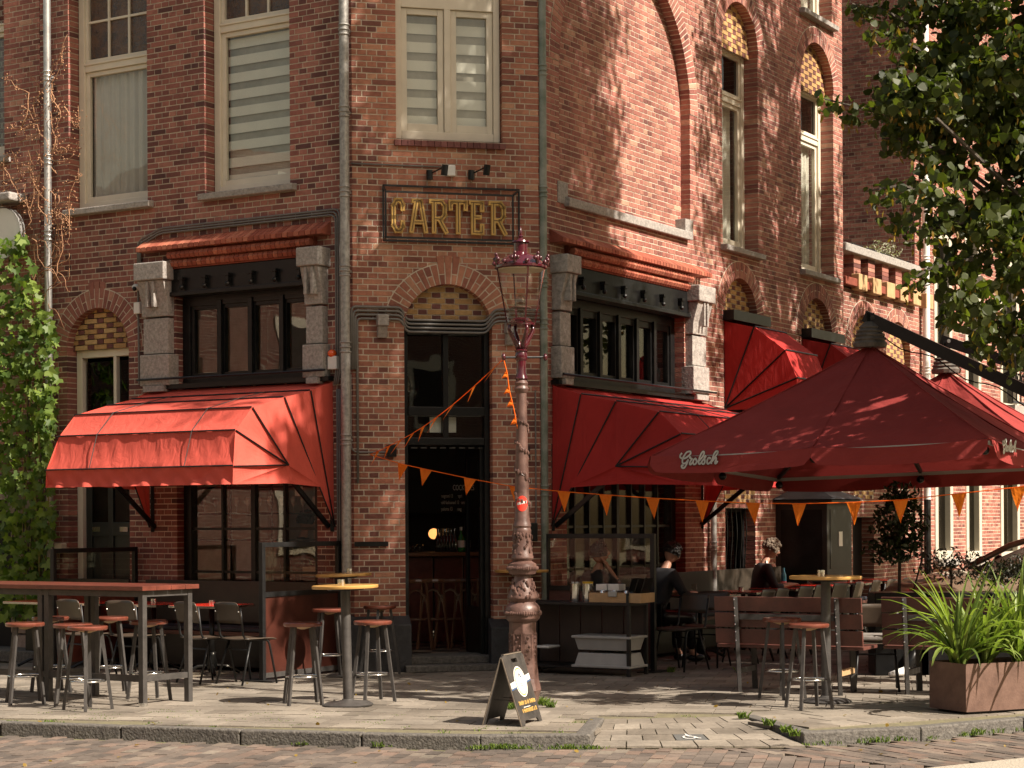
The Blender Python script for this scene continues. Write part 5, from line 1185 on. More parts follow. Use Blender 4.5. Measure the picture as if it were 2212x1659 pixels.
# ---------------------------------------------------------------- A-board
f0 = gnd(1105, 1566); ab = empty('a_board', f0, 0, 'weathered black A-board with a round white beer badge standing by the lamp post', 'sign board')
m_board = M('board_paint', (.028, .026, .023), .6, var=.5, scale=9, bump=.2, c2=(.06, .052, .045)); m_bedge = M('worn_board_edge', (.15, .12, .09), .8, var=.3)
BL = gnd(1135, 1568); BR = gnd(1171, 1559); TLp = at(1093, 1411, BL.y + .10); 
H_ = .58; ux = (BR - BL); ux.z = 0
fx = ux.normalized(); bw = .46; fx = V(.35, .94, 0).normalized()
BL = gnd(1129, 1570); 
nrm = V(fx.y, -fx.x, 0)           # faces right-front
TL = BL - nrm * .17 + V(0, 0, H_ - .03)
def bp(u, v, h=0): return BL + fx * (bw * u) + (TL - BL) * v + (nrm + V(0, 0, .3)).normalized() * h
def board(B0, T0, w_, nn, name):
    P = lambda u, v, h=0: B0 + fx * (w_ * u) + (T0 - B0) * v + nn * h
    pts = [(0, 0), (.14, 0), (.2, .07), (.8, .07), (.86, 0), (1, 0), (1, .96), (.93, 1), (.07, 1), (0, .96)]
    out = MB(); out.v = [P(u, v) for u, v in pts] + [P(u, v, -.014) for u, v in pts]
    hl = [(.36, .885), (.64, .885), (.64, .94), (.36, .94)]
    return P, pts
for (B0, T0, nn, nm) in ((BL, TL, nrm, 'front_board'), (BL - nrm * .34, TL - nrm * .01, -nrm, 'rear_board')):
    P, pts = board(B0, T0, bw, nn, nm); 
    pl = [P(u, v) for u, v in pts]
    # panel pieces leaving a hand hole
    mb = MB()
    mb.prism([P(u, v) for u, v in pts[:6]] + [P(1, .87), P(0, .87)], nn * -.014)
    mb.prism([P(0, .87), P(.36, .87), P(.36, .93), P(0, .93)], nn * -.014); mb.prism([P(.64, .87), P(1, .87), P(1, .93), P(.64, .93)], nn * -.014); mb.prism([P(0, .93), P(1, .93), P(1, .96), P(.93, 1), P(.07, 1), P(0, .96)], nn * -.014)
    b_ = mb.build(nm, m_board, ab)
    mb = MB()
    for (a, c) in ((pts[-1], pts[0]), (pts[5], pts[6]), (pts[7], pts[8])): mb.bar(P(*a, -.007), P(*c, -.007), .017, .008)
    mb.build('worn_edge', m_bedge, ab)
    if nm == 'front_board':
        def disc(r, h, mat, name, sx=1): 
            cx_, cy_ = .5, .60; q = MB(); q.quad(*[P(cx_ + r * math.cos(t) / bw, cy_ + r * math.sin(t) / (TL - BL).length, h) for t in [2 * PI * k / 32 for k in range(32)]]); return q.build(name, mat, b_, fix=False)
        q = MB(); q.quad(P(0.0, .52, .002), P(0, .60, .002), P(1, .69, .002), P(1, .61, .002)); q.build('white_band', m_white, b_, fix=False)
        q = MB(); q.quad(P(0.0, .50, .0022), P(0, .511, .0022), P(1, .601, .0022), P(1, .59, .0022)); q.build('blue_line', M('blue_print', (.05, .12, .3), .5, bump=0), b_, fix=False)
        disc(.124, .003, m_white, 'badge'); disc(.113, .004, m_gold, 'badge_ring'); disc(.101, .005, m_white, 'badge_face')
        mk = M('ink', (.03, .05, .10), .6, bump=0)
        q = MB(); cc = (.5, .63)
        for x0, y0, x1, y1, w_ in ((-.03, .02, .0, .05, .012), (0, .05, .03, .01, .014), (-.03, -.03, .03, -.035, .006), (-.025, -.05, .03, -.055, .005), (-.01, -.075, .02, -.078, .005)):
            p0, p1 = P(cc[0] + x0 / bw, cc[1] + y0 / .60, .006), P(cc[0] + x1 / bw, cc[1] + y1 / .60, .006); q.bar(p0, p1, w_, .001, up=nn)
        q.build('badge_drawing', mk, b_, fix=False)
        upv = (TL - BL).normalized()
        for (u0, u1, v_) in ((.13, .93, .285), (.20, .90, .175)):
            q = MB(); u = u0; rg = random.Random(int(v_ * 1000))
            while u < u1:
                wd = rg.choice((.028, .036, .044)); hh = rg.choice((.05, .054, .058))
                a0, a1, b0, b1 = u, min(u1, u + wd), v_, v_ + hh / .84 * .84
                t_ = rg.random(); q.quad(P(a0, b0, .003), P(a0 + .013, b0, .003), P(a0 + .013, b1, .003), P(a0, b1, .003))
                q.quad(P(a1 - .012, b0, .003), P(a1, b0, .003), P(a1, b1, .003), P(a1 - .012, b1, .003))
                vv = b0 + (b1 - b0) * rg.choice((.0, .4, .8)); q.quad(P(a0 + .013, vv, .003), P(a1 - .012, vv, .003), P(a1 - .012, vv + .011, .003), P(a0 + .013, vv + .011, .003))
                u += wd + (.04 if t_ < .13 else .010)
            q.build('print_line', m_gold, b_, fix=False)
        q = MB().bar(P(.3, .248, .003), P(.62, .248, .003), .006, .001, up=nn); q.build('underline', m_white, b_, fix=False)
MB().tube([BL + fx * .1 + (TL - BL) * .35, BL + fx * .1 - nrm * .34 + (TL - BL + nrm * .33) * .35], .003, 4).build('chain', m_steel, ab)
MB().tube([BL + fx * .3 + (TL - BL) * .35, BL + fx * .3 - nrm * .34 + (TL - BL + nrm * .33) * .35], .003, 4).build('chain', m_steel, ab)
# ---------------------------------------------------------------- cantilever parasols
GS = [[(385, 370), (330, 440), (325, 520), (400, 570), (520, 560), (640, 480), (730, 390), (730, 310), (680, 295), (580, 330), (490, 450), (430, 560), (410, 680), (430, 760), (490, 770), (570, 720), (640, 620), (590, 760), (530, 880), (470, 945), (400, 940), (375, 880), (400, 840), (440, 860)],
      [(700, 560), (720, 510), (745, 570), (790, 590), (740, 660), (700, 760), (715, 810), (760, 790), (810, 730)],
      [(920, 570), (860, 620), (830, 720), (860, 800), (920, 790), (975, 700), (960, 610), (920, 570), (990, 680), (1040, 680), (1130, 600), (1230, 460), (1270, 350), (1250, 300), (1200, 320), (1130, 430), (1070, 600), (1050, 730), (1080, 790), (1140, 750), (1180, 690), (1270, 580), (1330, 490), (1320, 470), (1280, 520), (1290, 600), (1300, 690), (1270, 770), (1220, 790), (1180, 750)],
      [(1510, 590), (1490, 540), (1430, 560), (1390, 650), (1390, 750), (1430, 780), (1500, 730), (1570, 650), (1680, 520), (1780, 400), (1810, 310), (1780, 280), (1720, 310), (1650, 420), (1600, 560), (1560, 690), (1550, 770)],
      [(1590, 680), (1680, 570), (1740, 540), (1740, 620), (1700, 720), (1710, 770), (1760, 740), (1790, 680)]]
def word(fr, mapper, w, parent):
    """brand lettering drawn as flat brush strokes"""
    for mt, ww, h in ((m_black, w * 1.45, .004), (m_white, w, .006)):
        m = MB()
        for st_ in GS:
            pts = [mapper(x, y, h) for x, y in st_]
            sm = []
            for i in range(len(pts) - 1):
                p0, p1, p2, p3 = pts[max(i - 1, 0)], pts[i], pts[i + 1], pts[min(i + 2, len(pts) - 1)]
                for t in (0, .33, .66): sm.append(.5 * ((2 * p1) + (p2 - p0) * t + (2 * p0 - 5 * p1 + 4 * p2 - p3) * t * t + (3 * p1 - p0 - 3 * p2 + p3) * t ** 3))
            sm.append(pts[-1])
            for i in range(len(sm) - 1): 
                d_ = (sm[i + 1] - sm[i]); s_ = d_.normalized().cross(fr.n) * ww / 2; e_ = d_.normalized() * ww * .25
                m.quad(sm[i] - s_ - e_, sm[i] + s_ - e_, sm[i + 1] + s_ + e_, sm[i + 1] - s_ + e_)
        m.build('lettering' if mt is m_white else 'lettering_outline', mt, parent, fix=False)
def parasol(L_, a, b, zL, zN, zB, zpk, zhub, label, seed=1, words=False, vh=.16):
    rr = random.Random(seed); e = empty('parasol', (L_ + nR * a / 2 + rd * b / 2) * 1.0, 0, label, 'parasol')
    zf = zN + zB - zL
    def P(u, v):       # u along nR (toward the street), v along rd
        z = zL * (1 - u) * (1 - v) + zN * u * (1 - v) + zB * (1 - u) * v + zf * u * v
        return L_ + nR * (a * u) + rd * (b * v) + V(0, 0, z)
    pk = P(.5, .5); pk.z = zpk
    ring = [(0, 0), (.5, 0), (1, 0), (1, .5), (1, 1), (.5, 1), (0, 1), (0, .5)]
    can = MB()
    for k in range(8):
        r0, r1 = P(*ring[k]), P(*ring[(k + 1) % 8])
        def fn(u, v):
            e0 = r0 * (1 - v) + r1 * v; p = pk * (1 - u) + e0 * u
            return p + V(0, 0, -.05 * math.sin(PI * u) * (.5 + .5 * math.sin(PI * v)) - .03 * u * math.sin(PI * v)) + V(0, 0, .006 * math.sin(u * 17 + v * 9 + k))
        can.grid(fn, 14, 8)
    canopy = can.build('canopy', m_redu, e, smooth=False, fix=False)
    for k in range(8):
        r0 = P(*ring[k]); MB().tube([pk * (1 - t) + r0 * t + V(0, 0, .004 - .05 * math.sin(PI * t) * .5) for t in [j / 10 for j in range(11)]], .007, 5).build('seam', m_redu, canopy)
        MB().bar(pk + V(0, 0, -.35), r0 * .98 + pk * .02 + V(0, 0, -.04), .03, .04).build('rib', m_steel, e)
        MB().bar(r0 + V(0, 0, -.035), P(*ring[(k + 1) % 8]) + V(0, 0, -.035), .022, .035).build('rim_bar', m_grey, e)
        MB().ball(r0 * .97 + pk * .03 + V(0, 0, -.13), .042, 10, 6).build('rim_joint', m_black, e)
    for side, (p0, p1, n_) in enumerate(((ring[0], ring[2], -rd), (ring[2], ring[4], nR), (ring[4], ring[6], rd), (ring[6], ring[0], -nR))):
        A0, A1 = P(*p0), P(*p1)
        for h in (0, 1):
            u0, u1 = h * .5, h * .5 + .5
            def fn(u, v):
                uu = u0 + (u1 - u0) * u; e_ = min(u, 1 - u) * (A1 - A0).length * .5
                hh = vh * (1 - .42 * max(0, 1 - e_ / .07)) * v
                p = A0 * (1 - uu) + A1 * uu; sg = -.03 * math.sin(PI * u)
                return p + V(0, 0, sg - hh) + n_ * (.016 + .028 * v + .012 * math.sin(u * 9 + side * 2) * v)
            MB().grid(fn, 26, 4).build('valance', m_redu, e, smooth=True, fix=False)
    m = MB()
    m.lathe(pk, [(.16, -.02), (.17, .02), (.145, .045), (.16, .06), (.135, .085), (.15, .10), (.12, .125), (.135, .14), (.10, .165), (.11, .18), (.07, .22), (.05, .235)], 16)
    m.build('gathered_cap', M('dark_gathered_fabric', (.055, .05, .045), .8, var=.3, c2=(.2, .17, .14)), e, smooth=False)
    MB().bar(pk + V(0, 0, .2), V(pk.x, pk.y, zhub), .075, .075).build('hub_post', m_black, e); MB().tube([pk + V(0, 0, .05), pk + V(0, 0, -.5)], .03, 8).build('centre_pole', m_grey, e)
    return e, P, pk
UL = at(1408, 987, 18.5); UL = V(UL.x, UL.y, 0)
e1, P1, pk1 = parasol(UL, 3.3, 3.0, 2.21, 2.29, 2.06, 3.30, 3.62, 'large dark red cantilever parasol with white brand lettering, nearest in front', 1)
def arm(e, pk, zh, k1, z1, k2, strut=True):
    h = V(pk.x, pk.y, zh - .03); q = V(pk.x, pk.y, 0) + nR * k1 + V(0, 0, z1); d_ = (q - h) / k1
    end = h + d_ * k2; MB().bar(h - d_ * .05, end, .07, .115).build('arm', m_black, e); 
    MB().tube([h + d_ * .0 + nC * .06 - V(0, 0, .0), h + nC * .07], .022, 10).build('bolt', m_steel, e)
    mast = V(end.x, end.y, 0); MB().bar(mast, mast + V(0, 0, 3.7), .09, .09).build('mast', m_black, e); MB().fbox(Fr((mast.x, mast.y), nR, rd), -.45, .45, -.45, .45, 0, .06).build('base_plate', m_blackm, e)
    if strut: MB().bar(h + d_ * (k2 * .50) + V(0, 0, -.02), mast + V(0, 0, 3.55), .045, .05).build('strut', m_black, e)
    MB().tube([h + d_ * (k2 * t) + V(0, 0, -.09 - .07 * math.sin(PI * 4 * t) ** 2) for t in [j / 24 for j in range(20)]], .006, 4).build('cord', m_black, e)
arm(e1, pk1, 3.60, 1.53, 2.80, 2.55)
FU = Fr((UL.x, UL.y), nR, -rd)
def mp1(x, y, h):
    px = 1680 + x / 15.8; py = 1110 + y / 15.8; s_, z_ = FU.q(px / 1.15732, py / 1.15732, .045 + h); return FU.p(s_, .045 + h, z_)
word(FU, mp1, .017, e1)
UN = UL + nR * 3.3; FU2 = Fr((UN.x, UN.y), rd, nR)
def mp2(x, y, h):
    u = (x - 325) / 1485; px = 2480 + (560 + u * 690) / 20.74; py = 1080 + (345 + 130 * u + (y - 280) * 1.12) / 20.74
    s_, z_ = FU2.q(px / 1.15732, py / 1.15732, .05 + h); return FU2.p(s_, .05 + h, z_)
word(FU2, mp2, .017, e1)
U2 = UL + rd * 3.05 + V(-.12, .1, 0)
e2, P2, pk2 = parasol(U2, 3.1, 3.0, 2.20, 2.26, 2.14, 3.25, 3.60, 'second dark red cantilever parasol, partly hidden behind the nearest one', 2)
arm(e2, pk2, 3.62, 1.6, 3.0, 2.9, False)

# ---------------------------------------------------------------- bar stools and tables
def stool(label, ledge=False):
    e = empty('bar_stool', (0, 0, 0), 0, label, 'bar stool', None)
    MB().lathe((0, 0, 0), [(.12, .68), (.165, .682), (.172, .692), (.172, .708), (.165, .716), (0, .717)], 28).build('seat', m_seat, e, world=False, smooth=True, auto=40)
    MB().lathe((0, 0, 0), [(.02, .655), (.09, .676), (.12, .68)], 12).build('seat_plate', m_crate, e, world=False)
    for k in range(4):
        t = PI / 4 + k * PI / 2; c_, s_ = math.cos(t), math.sin(t)
        MB().bar(V(c_ * .115, s_ * .115, .68), V(c_ * .205, s_ * .205, 0), .026, .026, up=V(c_, s_, 0)).build('leg', m_steel, e, world=False)
    MB().tube([V(.148 * math.cos(t), .148 * math.sin(t), .245) for t in [k * PI / 12 for k in range(25)]], .008, 6).build('foot_ring', m_chrome, e, world=False, smooth=True)
    return e
st0 = stool('x'); first = True
def put_stool(q, y, rz, label):
    global first
    p = gnd(q, y); o = st0 if first else copy_tree(st0); first = False
    o.location = p; o.rotation_euler[2] = rz; o['label'] = label; o['group'] = 'round topped bar stools'
    return o
put_stool(55, 1519, .35, 'bar stool furthest left, at the long bar table')
put_stool(190, 1533, .9, 'front bar stool standing at the near corner side of the long bar table')
put_stool(158, 1524, .2, 'bar stool half hidden just left behind the front one at the long bar table')
put_stool(110, 1496, .5, 'bar stool behind the long bar table, between the leftmost stool and the front pair')
put_stool(238, 1497, .3, 'bar stool behind the long bar table, just right of the front stool')
put_stool(322, 1512, .6, 'bar stool seen through the end legs of the long bar table')
put_stool(655, 1521, .25, 'bar stool left of the nearer round table by the corner door')
put_stool(806, 1515, .5, 'bar stool right of the nearer round table by the corner door')
put_stool(712, 1467, .3, 'bar stool behind the nearer round table, before the red panel of the windbreak')
put_stool(821, 1456, .7, 'dark bar stool against the plinth left of the corner door')
put_stool(1748, 1530, .3, 'nearer bar stool at the right round table, in front of the bench')
put_stool(1690, 1508, .7, 'bar stool just behind the other one at the right round table')
def bistro(q, y, h, r, label, tilt=0, group='tall round tables'):
    p = gnd(q, y); e = empty('round_table', p, 0, label, 'table', group)
    MB().lathe((0, 0, 0), [(0, h - .028), (r, h - .028), (r + .004, h - .022), (r + .004, h - .004), (r, h), (0, h)], 40).build('tabletop', m_oak, e, world=False, smooth=True, auto=35)
    MB().lathe((0, 0, 0), [(.15, h - .045), (.16, h - .029), (0, h - .029)], 16).build('top_plate', m_black, e, world=False)
    MB().tube([V(0, 0, .02), V(0, 0, h - .03)], .042, 18).build('column', m_steel, e, world=False, smooth=True, auto=40)
    MB().lathe((0, 0, 0), [(.215, 0), (.22, .012), (.19, .03), (.06, .045), (.045, .06)], 32).build('base', m_steel, e, world=False, smooth=True, auto=40)
    e.rotation_euler = (0, tilt, 0)
    return e
bt1 = bistro(752, 1524, 1.045, .285, 'round oak topped bar table nearest the camera left of the corner door', -.02)
bt2 = bistro(750, 1461, 1.06, .285, 'round oak topped bar table further back, close to the drainpipe', -.03)
bt4 = bistro(1128, 1447, 1.07, .285, 'round oak bar table mostly hidden behind the street lamp post')
bin_ = empty('waste_bin', gnd(1183, 1440), 0, 'black waste bin between the street lamp and the waiters station', 'bin'); MB().lathe((0, 0, 0), [(.13, 0), (.15, .05), (.16, .62), (.165, .64), (.15, .66)], 18).build('body', m_black, bin_, world=False, smooth=True, auto=40); MB().lathe((0, 0, 0), [(.168, .60), (.172, .63), (.168, .66)], 18).build('rim', m_blackm, bin_, world=False)
bt3 = bistro(1785, 1517, 1.10, .31, 'round oak topped bar table in front of the slatted bench at the right')
def ashtray(p, label): 
    return tag(MB().lathe(p, [(.032, 0), (.034, .05), (.030, .05), (.028, .008), (0, .008)], 18).build('ashtray', m_chrome, smooth=True, auto=40), label, 'ashtray', 'small metal ashtrays')
ashtray(bt1.location + V(-.05, -.05, 1.045), 'metal ashtray on the nearer round table'); ashtray(bt2.location + V(.03, 0, 1.06), 'metal ashtray on the further round table by the drainpipe'); ashtray(bt3.location + V(-.04, 0, 1.10), 'metal ashtray on the right round table')

# long bar table
q0 = gnd(309, 1526); LT_ = empty('bar_table', q0, 0, 'long high bar table with dark red top and square steel legs at the left', 'table')
d1 = ld; d2 = V(.581, .814, 0).normalized(); hb = 1.045
def T(u, v, z): return q0 + d1 * u + d2 * v + V(0, 0, z)
w_ = .55
for k in range(4):
    v0 = -.07 + k * (w_ + .14) / 4; v1 = v0 + (w_ + .14) / 4 - .004
    MB().hexa([T(-.07, v0, hb - .04), T(2.6, v0, hb - .04), T(2.6, v1, hb - .04), T(-.07, v1, hb - .04), T(-.07, v0, hb), T(2.6, v0, hb), T(2.6, v1, hb), T(-.07, v1, hb)]).build('top_plank', m_wood_red, LT_, bevel=.003)
for u, v in ((0, 0), (0, w_), (1.12, 0), (1.12, w_), (1.2, 0), (1.2, w_), (2.4, 0), (2.4, w_)): MB().bar(T(u, v, 0), T(u, v, hb - .04), .055, .055, up=d1).build('leg', m_steel, LT_, bevel=.003)
for v in (0, w_): MB().bar(T(.03, v, hb - .07), T(2.4, v, hb - .07), .05, .05).build('top_rail', m_steel, LT_)
MB().bar(T(.03, w_ * .0, .24), T(2.4, 0, .24), .045, .055).build('foot_rail', m_steel, LT_)
for u in (0, 1.2): MB().bar(T(u, .03, .24), T(u, w_ - .03, .24), .045, .05).build('end_rail', m_steel, LT_); MB().bar(T(u, .03, hb - .07), T(u, w_ - .03, hb - .07), .05, .05).build('end_rail', m_steel, LT_)
MB().lathe(T(0, 0, 0) + V(.0, -.0, 0), [(.04, 0), (.04, .03), (0, .03)], 12).build('foot', m_chrome, LT_)

# ---------------------------------------------------------------- cafe chairs
def cafe_chair():
    e = empty('cafe_chair', (0, 0, 0), 0, 'x', 'chair')     # faces +y, back at -y
    MB().grid(lambda u, v: V(-.2 + .4 * u, -.19 + .39 * v, .45 + .012 * math.cos((u - .5) * PI) * -1 - .015 * max(0, v - .85) * 6 + .008), 10, 8).build('seat', m_ply, e, world=False, smooth=True, fix=False)
    sm = ALL_CH[e.name][-1]; so = sm.modifiers.new('thick', 'SOLIDIFY'); so.thickness = .012
    bk_ = MB().grid(lambda u, v: V((-.19 + .38 * u) * (1 - .05 * v), -.20 - .055 * v - .035 * math.sin(PI * u) * -1 * .9 - .03, .60 + .21 * v + (-.02 * abs(2 * u - 1) ** 6 if v > .9 else 0)), 12, 5).build('backrest', m_ply, e, world=False, smooth=True, fix=False)
    so = bk_.modifiers.new('thick', 'SOLIDIFY'); so.thickness = .011
    for s_ in (-1, 1):
        MB().tube(rnd([V(s_ * .185, -.245, .76), V(s_ * .18, -.20, .45), V(s_ * .175, .12, .435), V(s_ * .20, .20, 0)], .06), .011, 8).build('leg', m_blackm, e, world=False, smooth=True)
        MB().tube([V(s_ * .165, -.10, .43), V(s_ * .20, -.24, 0)], .011, 8).build('leg', m_blackm, e, world=False, smooth=True)
    MB().tube([V(-.17, .13, .425), V(.17, .13, .425)], .009, 6).build('cross_bar', m_blackm, e, world=False); MB().tube([V(-.18, -.13, .34), V(.18, -.13, .34)], .009, 6).build('cross_bar', m_blackm, e, world=False)
    for s_ in (-1, 1): MB().ball(V(s_ * .178, -.262, .72), .008, 6, 4).build('bolt', m_chrome, e, world=False)
    return e
ch0 = cafe_chair(); chf = True
def put_chair(p, rz, label, grp):
    global chf
    o = ch0 if chf else copy_tree(ch0); chf = False
    o.location = p; o.rotation_euler[2] = rz; o['label'] = label; o['group'] = grp; return o
aL = math.atan2(nL.y, nL.x) + PI / 2       # facing the wall of the left face
g1 = 'cafe chairs on the left terrace'
put_chair(V(-4.40, 19.95, 0), aL - .15, 'plywood backed chair on the left terrace, leftmost, behind the bar stools', g1)
put_chair(V(-3.83, 19.62, 0), aL + .02, 'plywood backed chair on the left terrace behind the end leg of the bar table', g1)
put_chair(V(-3.04, 19.15, 0), aL - .25, 'plywood backed chair on the left terrace right of the bar table end', g1)
put_chair(V(-2.62, 19.0, 0), aL - .2, 'plywood backed chair on the left terrace next to the windbreak post', g1)
def low_table(p, rz, label, grp, rect=(.62, .62)):
    e = empty('cafe_table', p, rz, label, 'table', grp); w, d = rect
    MB().box(-w / 2, w / 2, -d / 2, d / 2, .715, .735).build('tabletop', m_redtop, e, world=False, bevel=.003)
    fr_ = MB(); fr_.box(-w / 2 - .006, w / 2 + .006, -d / 2 - .006, -d / 2, .708, .733).box(-w / 2 - .006, w / 2 + .006, d / 2, d / 2 + .006, .708, .733).box(-w / 2 - .006, -w / 2, -d / 2, d / 2, .708, .733).box(w / 2, w / 2 + .006, -d / 2, d / 2, .708, .733); fr_.build('metal_edge', m_chrome, e, world=False)
    MB().tube([V(0, 0, .03), V(0, 0, .71)], .028, 10).lathe((0, 0, 0), [(.05, .05), (.06, .12), (.04, .2), (.045, .24)], 12).build('column', m_black, e, world=False, smooth=True)
    for k in range(4):
        t = PI / 4 + k * PI / 2; MB().tube([V(0, 0, .10), V(math.cos(t) * .15, math.sin(t) * .15, .09), V(math.cos(t) * .29, math.sin(t) * .29, .02)], .018, 6).build('foot', m_black, e, world=False)
    return e
g2 = 'red topped tables on the left terrace'; pos = [FL.p(3.55, .95, 0), FL.p(2.75, .95, 0), FL.p(1.95, .95, 0), FL.p(1.15, .95, 0)]
for k, p in enumerate(pos):
    low_table(p, FL.rot(), ['red topped table furthest left on the left terrace', 'red topped table second from the left on the left terrace', 'red topped table third from the left on the left terrace', 'red topped table nearest the windbreak on the left terrace'][k], g2)
    ashtray(p + V(.02, -.1, .735), ['metal ashtray on the leftmost red table', 'metal ashtray on the second red table from the left', 'metal ashtray on the third red table from the left', 'metal ashtray on the red table by the windbreak'][k])
m_dbench = M('dark_olive_board', (.035, .026, .018), .5, var=.3, bump=.1)
def wall_bench(fr, s0, s1, label):
    e = empty('wall_bench', fr.p((s0 + s1) / 2, .3, 0), 0, label, 'bench')
    MB().fbox(fr, s0, s1, .08, .52, .38, .42).build('seat', m_plank, e, bevel=.004); MB().fbox(fr, s0, s1, .10, .50, .42, .47).build('cushion', M('navy_cushion', (.02, .022, .035), .6, bump=.1), e, bevel=.015)
    MB().fbox(fr, s0, s1, .05, .08, .50, .95).build('backrest', m_dbench, e, bevel=.004); MB().fbox(fr, s0, s1, .46, .50, .05, .38).build('front_board', m_black, e)
    return e
wall_bench(FL, .45, 2.85, 'dark wooden wall bench with navy cushion under the left shop window')
wall_bench(FL, 3.1, 4.3, 'dark wooden wall bench left of the hinged windbreak')
wall_bench(FR, 1.6, 8.5, 'long dark wooden wall bench along the right hand brick wall')

# windbreak screens
def windbreak(fr, s_, o0, o1, zt, label, panel=True, glass=True, mat=None):
    e = empty('windbreak', fr.p(s_, o0, 0), 0, label, 'screen'); f2 = Fr((fr.p(s_, 0, 0).x, fr.p(s_, 0, 0).y), fr.n, fr.e)
    for a in (o0, o1 - .05): MB().fbox(f2, a, a + .05, -.025, .025, 0, zt).build('post', m_blackm, e, bevel=.003)
    MB().fbox(f2, o0 + .05, o1 - .05, -.024, .024, zt - .05, zt - .001).build('top_rail', m_blackm, e, bevel=.003)
    MB().fbox(f2, o0 + .05, o1 - .05, -.024, .024, .84, .89).build('middle_rail', m_blackm, e)
    if panel: MB().fbox(f2, o0 + .05, o1 - .05, -.012, .012, .08, .84).build('lower_panel', mat or m_wood_red, e)
    MB().fbox(f2, o0 + .05, o1 - .05, -.024, .024, .03, .08).build('bottom_rail', m_steel, e)
    MB().fbox(f2, o0 + .05, o1 - .05, -.004, .004, .89, zt - .05).build('glass', m_lglass, e)
    MB().fbox(f2, o1 - .12, o1 + .08, -.2, .2, 0, .012).build('foot_plate', m_blackm, e)
    return e
windbreak(FL, 3.02, .04, 1.37, 1.32, 'black framed windbreak at the far left, hinged to the wall beside the doorway')
w2 = windbreak(FL, .17, .03, 1.36, 1.39, 'black framed windbreak with red brown lower panel beside the thick drainpipe', mat=m_dpanel)
MB().fbox(FC, .0, .36, .02, .035, 1.33, 1.38).build('hinge_strap', m_black, w2)
w3 = windbreak(FR, .06, .03, 1.36, 1.45, 'black framed glass windbreak behind the waiters station', mat=m_plank)

# waiters station
F3 = Fr((FR.p(.0, .0, 0).x - .03, FR.p(.0, .0, 0).y - .28), nR, -rd)
ws = empty('waiter_station', F3.p(.7, .2, 0), 0, 'low black metal waiters station with wooden doors and an open lower shelf', 'sideboard')
MB().fbox(F3, -.02, 1.32, .0, .42, .72, .75).build('top', m_blackm, ws, bevel=.004)
for a in (-.02, 1.28):
    for b_ in (.0, .38): MB().fbox(F3, a, a + .035, b_, b_ + .035, 0, .72).build('leg', m_blackm, ws)
MB().fbox(F3, 1.18, 1.32, .385, .42, .72, .84).build('side_rail', m_blackm, ws) if False else MB().bar(F3.p(1.29, .05, .84), F3.p(1.29, .41, .84), .025, .025).bar(F3.p(1.29, .41, .74), F3.p(1.29, .41, .85), .025, .025).bar(F3.p(1.29, .03, .74), F3.p(1.29, .03, .85), .025, .025).build('side_rail', m_blackm, ws)
MB().fbox(F3, .0, 1.30, .01, .40, .07, .09).build('shelf', m_blackm, ws)
for k in range(5): MB().fbox(F3, .02 + k * .255, .02 + k * .255 + .245, .0, .015, .1, .72).build('board', M('dark_stained_board', (.028, .018, .014), .5, var=.3) if k == 0 else bpy.data.materials['dark_stained_board'], ws, bevel=.004)
def bus_tub(z, flip, label):
    a0, a1 = F3.s(1270, 1400, .1), F3.s(1388, 1400, .1); e = empty('bus_tub', F3.p((a0 + a1) / 2, .2, z), 0, label, 'tub', 'grey tubs under the waiters station'); h = .135
    c = [(a0, .04), (a1, .04), (a1, .40), (a0, .40)]; k = .035
    lo = [(a0 + k, .07), (a1 - k, .07), (a1 - k, .37), (a0 + k, .37)]
    m = MB(); m.hexa([F3.p(*p, z if not flip else z + h) for p in lo] + [F3.p(*p, z + h if not flip else z) for p in c]); m.build('basin', m_grey, e, bevel=.006)
    zr = z if flip else z + h; MB().fbox(F3, a0 - .02, a1 + .02, .02, .42, zr - .012, zr + .014).build('rim', m_grey, e, bevel=.006)
bus_tub(.095, True, 'grey plastic tub, upside down, lower one on the shelf of the waiters station'); bus_tub(.26, False, 'grey plastic tub, upright, on top of the upside down one')
tag(MB().fbox(F3, .16, .33, .1, .35, .26, .285).build('plate_stack', m_white, bevel=.01), 'small stack of white dishes on the lower shelf at the left', 'dishes')
for k, (q_, c_) in enumerate(((1243, m_white), (1270, M('yellow_lid', (.65, .42, .02), .4, bump=0)))):
    a = F3.s(q_, 1300, .25); e = empty('canister', F3.p(a, .25, .75), 0, ['steel canister full of white straws on the waiters station', 'steel canister with yellow rim on the waiters station'][k], 'canister')
    MB().lathe(F3.p(a, .25, .75), [(.052, 0), (.055, .01), (.055, .19), (.05, .19)], 18).build('body', m_chrome, e, smooth=True, auto=40)
    if k: MB().lathe(F3.p(a, .25, .94), [(.056, 0), (.058, .018), (0, .018)], 18).build('lid', c_, e)
    else:
        for j in range(14): MB().tube([F3.p(a + R.uniform(-.03, .03), .25 + R.uniform(-.03, .03), .80), F3.p(a + R.uniform(-.045, .045), .25 + R.uniform(-.04, .04), .955)], .004, 5).build('straw', c_, e)
a0, a1 = F3.s(1287, 1300, .25), F3.s(1398, 1300, .25)
cr_ = empty('wooden_tray', F3.p((a0 + a1) / 2, .22, .75), 0, 'pale wooden tray box holding condiments on the waiters station', 'crate')
for (x0, x1, y0, y1) in ((a0, a1, .38, .395), (a0, a1, .08, .095), (a0, a0 + .015, .095, .38), (a1 - .015, a1, .095, .38)): MB().fbox(F3, x0, x1, y0, y1, .752, .85).build('side_board', m_crate, cr_, bevel=.002)
MB().fbox(F3, a0 + .015, a1 - .015, .095, .38, .752, .765).build('bottom_board', m_crate, cr_)
